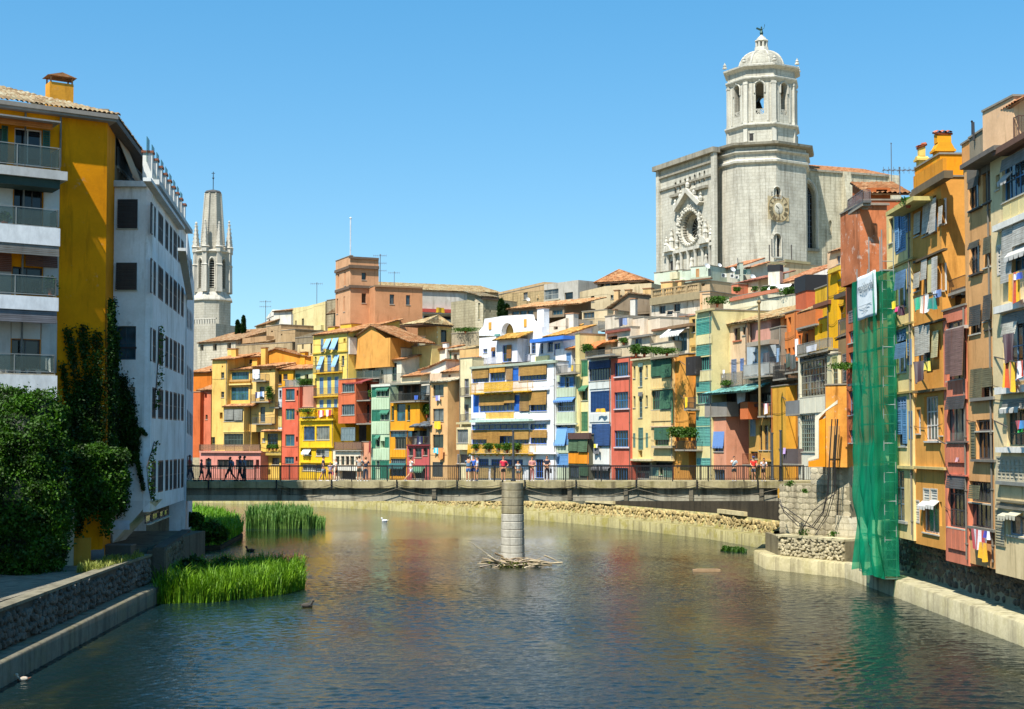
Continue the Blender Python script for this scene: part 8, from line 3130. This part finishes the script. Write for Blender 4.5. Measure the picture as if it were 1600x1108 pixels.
    if bag:
        kind, colr = bag
        if kind == 'pack': MB().ball((0, .20 * s, 1.22 * s), (.15 * s, .10 * s, .22 * s), 10, 8).tube([(-.1 * s, .1 * s, 1.4 * s), (-.11 * s, -.12 * s, 1.36 * s), (-.1 * s, -.1 * s, 1.15 * s)], .02 * s, 5).build('rucksack', cloth(colr), r, smooth=True)
        else:
            b_ = thing('hand_bag', label.split(' ')[0] + ' ' + kind + ' carried by the ' + ' '.join(label.split(' ')[1:8]), 'bag', (0, 0, 0)) if False else None
            MB().box(.20 * s, -.14 * s, .55 * s, .30 * s, .14 * s, .85 * s).tube([(.25 * s, -.1 * s, .85 * s), (.24 * s, 0, .98 * s), (.25 * s, .1 * s, .85 * s)], .012 * s, 5).build('shoulder_bag', cloth(colr), r)
    return r
R90 = PI / 2
G = 'people on the footbridge'
person(296.5, 99.3, 'person in a dark red shirt striding off the left end of the bridge in shade', R90, '962A2E', '3A3C4C', True, h=1.80, stride=.42, dark=True, arms=('bend', 'bend'), group=G)
person(314.6, 99.5, 'slim child in dark clothes walking in the shade near the left bridge end', R90, '5A4450', '4A4048', h=1.5, stride=.3, dark=True, arms=('bend', 'bend'), group=G)
person(326, 99.4, 'person in a grey top standing in shade with one arm reaching out', R90, '6A6A70', '34343C', True, h=1.6, stride=.3, dark=True, arms=('rail', 'down'), group=G)
person(359.5, 99.2, 'person in dark clothes with a pale rucksack taking a long step in the shade', -R90, '4A5A7A', '30323E', True, h=1.68, stride=.6, dark=True, bag=('pack', '8A8A98'), group=G)
person(375, 99.3, 'person in a navy jacket, left one of the close pair in the shade', -R90, '34406A', '2C2E38', True, h=1.74, stride=.25, dark=True, arms=('bend', 'down'), group=G)
person(382, 99.0, 'person in a grey jacket, right one of the close pair in the shade', -R90, '7A8494', '2C2E38', True, h=1.74, stride=.1, dark=True, group=G)
person(505, 99.0, 'person in a navy shirt, cap and pale shorts carrying a blue bag', R90, '1E2A48', 'A8B8C8', h=1.74, stride=.35, hat='1A2038', bag=('bag', '2A4AA8'), group=G)
person(516, 99.2, 'child in a lilac top holding a pink bag beside the navy shirted person', 0, 'B8B0CC', '28284A', h=1.30, arms=('bend', 'bend'), bag=('bag', 'E0707A'), hair='5A4028', group=G)
person(525.5, 99.1, 'person in a white top and black shorts next to the child in lilac', -R90, 'E8DCD8', '1E1E28', h=1.55, stride=.15, hair='4A2E1C', arms=('bend', 'down'), group=G)
person(561.5, 98.9, 'person in a grey tee and khaki shorts seen from behind looking at the houses', PI, 'A8A8A4', '4A4A3A', h=1.76, arms=('fold', 'fold'), group=G)
person(571.5, 99.0, 'person in a long dark blue dress taking a picture of the houses', PI, '1E3048', '1E3048', True, h=1.68, hair='7A5230', arms=('phone', 'phone'), dress=True, group=G)
person(642, 99.2, 'person in a white top and shorts striding while holding up a camera', R90 + .5, 'E8E4E0', 'D8D8DC', h=1.66, stride=.75, hair='3A2A20', arms=('phone', 'phone'), group=G)
person(732, 98.9, 'person in a blue denim jacket and blue shorts lifting a camera', PI, '5A86A8', '3A6AA8', h=1.72, arms=('phone', 'phone'), group=G)
person(739.5, 99.2, 'person in a bright blue shirt half hidden between two others', -.4, '3A6AC8', '2A4A8A', h=1.76, hair='4A3020', group=G)
person(746, 98.8, 'person in a pale blue and white top with bare legs, right of the blue group', -R90, 'C8D8EC', '5A88C0', h=1.68, hair='3A2418', arms=('bend', 'down'), group=G)
person(786.5, 98.9, 'person in a bright red tank top and black shorts with a hand on one hip', .15, 'E02A4A', '1A1A1E', h=1.70, hair='8A3A24', arms=('down', 'hip'), group=G)
person(809.5, 99.3, 'small person in grey patterned clothes right beside the lamp post', 0, 'A8B0B4', '6A7478', h=1.42, group=G, hair='2A1E18', arms=('bend', 'down'))
person(831.5, 99.0, 'person in a dusty pink top and pink trousers with folded arms', .1, 'C88A84', 'B87A74', True, h=1.70, hair='3A2018', arms=('fold', 'fold'), group=G)
person(854.5, 98.9, 'person in a dark navy tee with a bag held in front by the white house', -.1, '23273A', '3A2E34', True, h=1.76, hair='5A4030', arms=('fold', 'fold'), bag=('bag', '2A2A30'), group=G)
person(1147, 98.8, 'person in a pale blue tee lifting a camera before the salmon house', .2, 'B8CCD4', '24282A', h=1.72, arms=('phone', 'fold'), hair='3A2A1E', group=G)
person(1177.5, 98.8, 'person in a bright red shirt leaning on the railing before the salmon house', .0, 'DC2A1C', '4A5260', h=1.70, arms=('rail', 'rail'), hair='2A2A34', hat='3A4A7A', group=G)
person(1192.8, 98.75, 'person in a white tee bending over the railing next to the red shirt', .0, 'ECE6EA', '2A2620', h=1.60, arms=('rail', 'rail'), hair='2A1E16', lean=.35, group=G)

# ------------------------------------------------------------------ plants
def shell_points(blobs, n, depth=.25):
    """points in the outer shell of a union of ellipsoids; blobs: (centre, radii)"""
    W = np.array([b[1][0] * b[1][2] + b[1][1] * b[1][2] for b in blobs]); W = W / W.sum()
    out = []
    for (c, r), w in zip(blobs, W):
        m = int(n * w)
        d = RNG.normal(size=(m, 3)); d /= np.linalg.norm(d, axis=1)[:, None]
        rad = 1 - depth * RNG.random(m) ** 1.5 + .06 * RNG.normal(size=m)
        cc = RNG.normal(size=(46, 3)); cc /= np.linalg.norm(cc, axis=1)[:, None]
        pick = RNG.integers(0, 46, m); grow = RNG.uniform(.86, 1.22, 46)
        k7 = RNG.random(m) < .72
        d = np.where(k7[:, None], cc[pick] + RNG.normal(0, .17, (m, 3)), d); d /= np.linalg.norm(d, axis=1)[:, None]
        rad = np.where(k7, rad * grow[pick], rad * .92)
        lump = 1 + .10 * np.sin(d[:, 0] * 7 + c[0]) * np.sin(d[:, 2] * 6 + c[2] * 2) + .06 * np.sin(d[:, 1] * 13 + d[:, 2] * 11)
        out.append(np.array(c) + d * np.array(r) * (rad * lump)[:, None])
    return np.vstack(out)
def foliage_thing(name, label, cat_, blobs, n, size, mat, core='22301a', trunk=None, bias=None, hang=0.0):
    c0 = blobs[0][0]
    r = thing(name, label, cat_, (c0[0], c0[1], min(b[0][2] - b[1][2] for b in blobs)))
    loc = np.array(r.location)
    C = shell_points(blobs, n) - loc
    if hang:
        k = int(n * .25); base = C[RNG.integers(0, len(C), k)]
        base[:, 2] -= RNG.random(k) * hang; C = np.vstack([C, base])
    V, Q = leaf_quads(C, size, bias)
    np_obj('foliage', V, Q, mat, r)
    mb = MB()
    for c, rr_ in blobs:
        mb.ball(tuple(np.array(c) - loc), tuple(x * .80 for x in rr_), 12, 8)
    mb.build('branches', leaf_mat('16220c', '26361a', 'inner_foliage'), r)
    if trunk:
        for p, q, rad in trunk: MB().tube([Vector(p) - r.location, Vector(q) - r.location], [rad, rad * .6], 7).build('trunk', paint('3A2C1E', .9), r)
    return r
def blob(px, py, Y, rpx, rz=1.0, ry=.9):
    p = at(px, py, Y); r = rpx * Y / FPX
    return (tuple(p), (r, r * ry, r * rz))
lm1 = leaf_mat('0E2004', '4A7616'); lm2 = leaf_mat('0C1A04', '33580F')
foliage_thing('creeper_mass', 'huge dark green creeper mass hanging in front of the yellow block at far left', 'creeper',
    [blob(28, 690, 67, 62), blob(60, 650, 67.6, 40), blob(75, 700, 67.6, 34), blob(20, 780, 66.5, 66), blob(62, 790, 67, 48, 1.3), blob(30, 860, 66.4, 60), blob(-40, 760, 66, 70, 1.4), blob(70, 860, 67, 34), blob(10, 640, 67.4, 36), blob(84, 660, 68, 22), blob(50, 730, 66.4, 30), blob(90, 740, 67.6, 22), blob(78, 810, 66.6, 24)], 120000, .085, lm1,
    trunk=[(at(40, 930, 67.5) , at(35, 800, 67.5), .2), (at(70, 930, 67.8), at(62, 780, 67.8), .14)], bias=np.array([0, -.35, .35]), hang=1.3)
foliage_thing('creeper_hedge', 'bright green creeper shelf drooping over the yard wall between the two blocks', 'creeper',
    [blob(118, 720, 70.4, 24), blob(150, 712, 70.8, 22, .8), blob(182, 716, 71.2, 18, .8), blob(125, 755, 70.6, 26, 1.2), blob(160, 752, 71, 24, 1.3), blob(184, 745, 71.3, 16, 1.3), blob(110, 790, 70.4, 20, 1.2), blob(168, 785, 71.4, 12, 1.6)], 46000, .085, lm1, bias=np.array([0, -.3, .4]), hang=1.2)
def wall_creeper(label, fac, strands, n, size, mat, out=.1):
    """leaves scattered along climbing strands on a wall: strands are polylines of pixels with a width in pixels"""
    first = fac.uv(*strands[0][0][0])
    P0 = fac.M @ Vector((first[0], -out, first[1]))
    r = thing('wall_creeper', label, 'creeper', P0)
    L = []
    stem = MB()
    for pts, wpx in strands:
        uv = [fac.uv(*p) for p in pts]
        wm = wpx * 72 / FPX
        seg = len(uv) - 1
        m = int(n * seg * wpx / sum((len(s[0]) - 1) * s[1] for s in strands))
        for _ in range(m):
            i = random.randrange(seg); t = random.random()
            u = uv[i][0] + (uv[i + 1][0] - uv[i][0]) * t + random.gauss(0, wm * .38)
            z = uv[i][1] + (uv[i + 1][1] - uv[i][1]) * t + random.gauss(0, wm * .3)
            L.append(fac.M @ Vector((u, -out - abs(random.gauss(0, .12)), z)) - P0)
        stem.tube([fac.M @ Vector((u, -.05, z)) - P0 for u, z in uv], .025, 5)
    V, Q = leaf_quads(np.array([tuple(v) for v in L]), size, np.array([0, -.3, .2]))
    np_obj('foliage', V, Q, mat, r)
    stem.build('stem', paint('33261A', .9), r)
    return r
fyw = Fac(-150 / 3.4625, 565 / 3.4625, 68.4, 72.0)
wall_creeper('dark creeper fanning up the lower yellow wall beside the balconies', fyw,
    [([(118, 720), (122, 640), (112, 560), (104, 515)], 12), ([(135, 720), (138, 640), (132, 560), (128, 512)], 12), ([(150, 720), (150, 640), (150, 580), (150, 520)], 14), ([(110, 690), (104, 620), (97, 570)], 8), ([(130, 720), (130, 660), (136, 600)], 30), ([(115, 720), (118, 660), (122, 620)], 24), ([(148, 720), (148, 680), (146, 600)], 26)], 13000, .075, lm2)
fyr = Fac(563 / 3.4625, 640 / 3.4625, 72, 73.6)
wall_creeper('tall dark creeper column in the corner between yellow block and white block', fyr,
    [([(168, 730), (168, 640), (167, 560), (168, 470)], 9), ([(174, 730), (175, 620), (176, 520)], 8)], 7500, .075, lm2)
fwf = Fac(605 / 3.4625, 815 / 3.4625, 75, 75)
wall_creeper('dark ragged creeper covering the lower left of the white block end wall', fwf,
    [([(180, 720), (180, 640), (178, 560), (178, 470)], 9), ([(188, 720), (190, 660), (186, 590)], 22), ([(200, 720), (200, 660), (194, 615)], 20), ([(210, 720), (214, 690), (205, 640)], 9), ([(186, 740), (190, 770), (186, 800)], 16), ([(214, 700), (218, 730), (226, 765)], 4), ([(214, 690), (222, 670), (230, 680)], 3)], 19000, .075, lm2)
wall_creeper('thin creeper strand trailing down the river side windows of the white block', Fac(235, 289, 75, 92),
    [([(247, 510), (246, 560), (243, 600), (239, 640)], 3), ([(240, 690), (228, 730), (230, 760), (236, 785)], 3)], 380, .09, lm1)

def blades(name, label, cat_, poly, n, h, mat, w=.035, lean=.35, zbase=0.0, kind=None):
    """strap-like leaves standing in the area of a plan polygon"""
    P = np.array(poly); lo, hi = P.min(0), P.max(0)
    pts = []
    def inside(x, y):
        c = False; j = len(P) - 1
        for i in range(len(P)):
            if (P[i][1] > y) != (P[j][1] > y) and x < (P[j][0] - P[i][0]) * (y - P[i][1]) / (P[j][1] - P[i][1]) + P[i][0]: c = not c
            j = i
        return c
    while len(pts) < n:
        x, y = RNG.uniform(lo[0], hi[0]), RNG.uniform(lo[1], hi[1])
        if inside(x, y): pts.append((x, y))
    B = np.array(pts); c0 = B.mean(0)
    r = thing(name, label, cat_, (c0[0], c0[1], zbase))
    tuft = np.sin(B[:, 0] * 2.1) * np.sin(B[:, 1] * 1.7 + 1)
    hh = h * RNG.uniform(.45, 1.15, n) * (1 + .22 * tuft + .12 * np.sin(B[:, 0] * 5.3))
    az = RNG.uniform(0, 2 * PI, n); ln = lean * RNG.uniform(.1, 1.2, n) * hh
    wd = np.stack([np.cos(az + PI / 2), np.sin(az + PI / 2)], 1) * w * RNG.uniform(.6, 1.3, n)[:, None]
    V = []
    lev = [(0, 0, 1.0), (.45, .16, .9), (.8, .52, .6), (1.0 - .12, 1.0, .05)]
    for t, k, ww in lev:
        ctr = np.stack([B[:, 0] - c0[0] + np.cos(az) * ln * k, B[:, 1] - c0[1] + np.sin(az) * ln * k, hh * t], 1)
        V.append(ctr - np.c_[wd * ww, np.zeros(n)]); V.append(ctr + np.c_[wd * ww, np.zeros(n)])
    V = np.stack(V, 1).reshape(-1, 3)
    b = np.arange(n)[:, None] * 8
    Q = np.concatenate([b + np.array([[0, 1, 3, 2]]), b + np.array([[2, 3, 5, 4]]), b + np.array([[4, 5, 7, 6]])])
    o = np_obj('leaves', V, Q, mat, r)
    o['kind'] = 'stuff'
    MB().prism([(-.5, -.3), (.5, -.3), (.4, .02), (-.4, .02)], -.4, .4).build('root_clump', paint('3A3420', .9), r)
    return r
def wp(px, py, z=0.0):
    """a point on a level surface under a pixel"""
    r = ray(px, py); t = (z - EYE) / r.z
    return (r.x * t, r.y * t)
reed = leaf_mat('3E6A0A', '86AE26', 'reed', .8); reed2 = leaf_mat('3E6A2A', '7FA050', 'reed_far', .6)
blades('reed_bed', 'big bright green reed bed standing in the water by the left bank', 'reeds',
    [wp(243, 944), wp(330, 942), wp(440, 930), wp(476, 920), wp(474, 908), wp(430, 902), wp(330, 908), wp(244, 920)], 16000, 1.55, reed, .026, .55)
blades('reed_bed', 'grey-green tall reed bed in midstream near the footbridge', 'reeds',
    [wp(384, 826), wp(430, 827), wp(490, 826), wp(480, 818), wp(440, 815), wp(390, 818)], 7000, 2.0, reed2, .045, .3)
blades('reed_tuft', 'small low reed tuft right of the midstream reed bed', 'reeds', [wp(488, 826), wp(508, 826), wp(506, 821), wp(490, 821)], 700, 1.1, reed2, .045, .4)
bank = [wp(297, 862), wp(345, 858), wp(380, 838), wp(372, 826), wp(340, 814), wp(297, 808), wp(280, 830), wp(280, 862)]
gb = MB(); 
MB().add([(x, y, -.1) for x, y in bank] + [(x * .985 - .4, y, .2) for x, y in bank], [tuple(range(len(bank), 2 * len(bank)))] + [(i, (i + 1) % len(bank), len(bank) + (i + 1) % len(bank), len(bank) + i) for i in range(len(bank))]).build('mud_bank', concrete('3A3420', 'bank_mud'), kind='structure')
blades('bank_grass', 'rough green grass on the low mud bank below the white block', 'grass', bank, 9000, 1.35, leaf_mat('3A6A0C', '86B42A', 'bank_grass', .7), .04, .5, .35)
def small_blob(name, label, px, py, Y, rpx, rz, n, mat, size=.12, ry=.9): return foliage_thing(name, label, 'bush', [blob(px, py, Y, rpx, rz, ry), blob(px + rpx * .5, py + rpx * .2, Y + .5, rpx * .7, rz), blob(px - rpx * .5, py + rpx * .25, Y - .3, rpx * .6, rz)], n, size, mat)
small_blob('bush', 'round green bush at the top of the mud bank under the bridge end', 302, 812, 108, 14, .8, 2600, lm1)
small_blob('bush', 'broad low green bush on the mud bank next to the water', 330, 832, 98, 22, .7, 3600, lm1)
small_blob('bush', 'dark shaded bush between reed bed and quay wall', 300, 890, 80, 22, .8, 3200, lm2)
small_blob('bush', 'second dark shaded bush right behind the reed bed', 350, 884, 82, 20, .5, 2600, lm2)
small_blob('bush', 'small green bush on the far quay left of the pier', 633, 789, 178.6, 7, .6, 700, lm1, .16)
blades('weed_strip', 'dry weeds growing along the edge of the sunlit promenade', 'weeds', [(-20.4, 66), (-19.3, 66), (-19.3, 74.5), (-20.4, 74.5)], 1500, .45, leaf_mat('6A7A28', 'A8A85A', 'dry_weed', 1.5), .02, .6, 2.28)
blades('water_weed', 'small patch of green weed floating off the far quay', 'weeds', [wp(1125, 861), wp(1168, 864), wp(1160, 858), wp(1130, 857)], 500, .25, lm1, .05, .8, .0)
def cypress(px, ytop, ybot, Y, wpx, label):
    a, b = at(px, ybot, Y), at(px, ytop, Y)
    h = b.z - a.z; r = thing('cypress_tree', label, 'tree', (a.x, Y, a.z))
    w = wpx * Y / FPX
    m = 2600
    t = RNG.random(m); rad = w * .5 * np.clip(1.25 * (1 - t) ** .55 * (.55 + t * .8), 0, 1) * (.75 + .3 * RNG.random(m)); th = RNG.uniform(0, 2 * PI, m)
    C = np.stack([rad * np.cos(th), rad * np.sin(th), h * (.05 + .95 * t)], 1)
    V, Q = leaf_quads(C, .26, np.array([0, 0, .8]))
    np_obj('crown', V, Q, leaf_mat('10240C', '2C4A1C', 'cypress', .8), r)
    MB().lathe([(.14, -1), (.12, h * .3), (.03, h * .95)], 7).build('trunk', paint('3A2C1E', .9), r)
cypress(371, 501, 528, 228, 6, 'leftmost short cypress behind the tiled stone house')
cypress(376, 507, 528, 229, 6, 'middle low cypress behind the tiled stone house')
cypress(380.5, 494, 528, 227, 6, 'tallest cypress behind the tiled stone house')
cypress(783, 468, 500, 192, 11, 'dark cypress left of the teal windowed long house')
cypress(792, 476, 500, 191, 10, 'low dark cypress touching the teal windowed long house')

# ------------------------------------------------------------------ driftwood, birds, masts
dp = thing('driftwood_pile', 'tangle of pale driftwood branches caught against the round bridge pier', 'driftwood', (at(812, 885, 96).x, 96.2, 0))
rr = random.Random(3)
for i in range(70):
    a = rr.gauss(0, .35); L = rr.uniform(.5, 2.2)
    c = Vector((rr.gauss(0, .9), rr.gauss(0, .5), rr.uniform(.05, .55) * math.exp(-.2)))
    d = Vector((math.cos(a), math.sin(a) * .6, rr.gauss(0, .22))) * L / 2
    MB().tube([c - d, c + Vector((0, rr.gauss(0, .06), rr.gauss(.03, .05))), c + d], [.03 + .05 * rr.random(), .045, .015], 5).build('branch', paint(rr.choice(['8A7658', 'A08C6A', '6A5840', 'B8A684'])), dp)
MB().tube([(-2.6, 0, .35), (0, -.3, .25), (2.2, -.5, .12)], [.1, .11, .07], 7).build('log', paint('A4906E', .9), dp)
MB().tube([(-.3, -.7, .12), (2.9, -.3, .30)], [.09, .06], 7).build('log', paint('B8A684', .9), dp)
p = at(733, 846, 95.5) - dp.location; q = at(790, 886, 96) - dp.location
MB().tube([p, p.lerp(q, .5), q], [.03, .04, .05], 6).build('log', paint('B4A68C', .9), dp)
MB().tube([at(762, 868, 95.6) - dp.location, at(790, 884, 96) - dp.location], [.05, .07], 6).build('log', paint('C4B698', .9), dp)
V, Q = leaf_quads(np.stack([RNG.normal(-.2, .8, 260), RNG.normal(-.5, .25, 260), RNG.uniform(0, .35, 260)], 1), .10)
np_obj('leaf_litter', V, Q, leaf_mat('3A4A16', '7A7A30'), dp)
x_, y_ = wp(1105, 893)
lg = thing('floating_log', 'pale square log floating on the river in front of the abutment', 'log', (x_, y_, 0))
MB().box(-.95, -.16, -.06, .85, .16, .14).box(-.75, -.165, .141, .7, .1, .17).build('timber', paint('A98A66', .9), lg)
def bird(px, py, label, cat_, body, wing, s=1.0, rz=0.0):
    x, y = wp(px, py)
    r = thing('duck' if cat_ == 'duck' else 'gull', label, cat_, (x, y, 0), rz)
    MB().ball((0, 0, .06 * s), (.24 * s, .13 * s, .12 * s), 14, 8).build('body', cloth(body), r, smooth=True)
    MB().tube([(-.16 * s, 0, .12 * s), (-.21 * s, 0, .22 * s), (-.23 * s, 0, .27 * s)], [.06 * s, .045 * s, .05 * s], 8).ball((-.24 * s, 0, .28 * s), (.075 * s, .06 * s, .06 * s), 10, 6).build('head', cloth(wing), r, smooth=True)
    MB().prism([(-.30 * s, .275 * s), (-.39 * s, .262 * s), (-.30 * s, .255 * s)], -.02 * s, .02 * s).build('bill', paint('C8962A'), r)
    for sg in (-1, 1): MB().ball((.04 * s, .11 * s * sg, .10 * s), (.19 * s, .03 * s, .08 * s), 10, 6).build('wing', cloth(wing), r, smooth=True)
    MB().prism([(.20 * s, .05 * s), (.36 * s, .15 * s), (.20 * s, .12 * s)], -.05 * s, .05 * s).build('tail', cloth(body), r)
bird(35, 1064, 'brown and white duck on the dark water near the left quay', 'duck', '7A4A2E', 'C8BCA8', .8, .3)
bird(480, 949, 'dark duck on the open water right of the reed bed', 'duck', '2E2A26', '4A443C', 1.2, PI)
bird(391, 862, 'small dark duck on the blue shaded water', 'duck', '2A2622', '3A352E', 1.3, 0)
bird(601, 815, 'white bird standing in the shallow water upstream of the pier', 'bird', 'F2F2F0', 'F2F2F0', 1.3, 0)
def mast(px, ytop, ybot, Y, label, yagi=0, r=.05, col='6A6E74', cat_='aerial', name='aerial_mast'):
    a, b = at(px, ybot, Y), at(px, ytop, Y)
    t = thing(name, label, cat_, (a.x, Y, a.z)); h = b.z - a.z
    MB().tube([(0, 0, -.5), (0, 0, h)], r, 6).build('pole', paint(col, .5, .3), t)
    MB().ball((0, 0, h), r * 1.8, 6, 4).build('pole_cap', paint(col, .5, .3), t)
    for k in range(yagi):
        z = h - .15 - k * h * .28; mb = MB().bar((-1.0, 0, z), (.9, 0, z), .045)
        for i in range(7): mb.bar((-.95 + i * .3, -.35, z), (-.95 + i * .3, .35, z), .025).bar((-.95 + i * .3, 0, z - .2), (-.95 + i * .3, 0, z + .2), .025)
        mb.build('antenna', paint('7A7E84', .5, .3), t)
mast(547.5, 341, 404, 202, 'tall white mast on top of the square orange tower house', 0, .10, 'D8DCE0')
mast(594, 398, 440, 203, 'lattice aerial at the right corner of the square orange tower house', 3, .06)
mast(415, 470, 498, 234, 'television aerial left of the cream hill gable', 2)
mast(495, 442, 474, 221, 'thin aerial standing over the long pale olive house', 1)
mast(1393, 224, 285, 100, 'thin pole rising behind the red-brown house roof', 0, .03)
mast(1519, 190, 222, 68, 'black pole on the amber house parapet', 0, .035, '2A2C30')
mast(1406, 262, 290, 82, 'short aerial behind the pale yellow house chimney', 1, .03)
mast(1187, 472, 640, 112, 'tall wooden mast standing before the dusty pink house', 0, .10, '9A8458', 'mast', 'wooden_mast')
mast(616, 425, 447, 236, 'small aerial on the long clay roof', 1)

# the neighbouring block just outside the frame on the left bank, which shades the promenade
nb = thing('apartment_block', 'pale rendered block next to the yellow block, mostly out of the picture at left', 'apartment block', (-30, 52, 2.28))
nbw = MB(); wallbox(nbw, -5.6, 5.6, 0, 11.8, 17, [])
nbw.build('wall', plaster('D8D0BC'), nb, Matrix.Translation((0, -9, 0)))
MB().box(-6, -9.4, 11.8, 6, 8.4, 12.1).build('roof', paint('8A7A68', .9), nb)
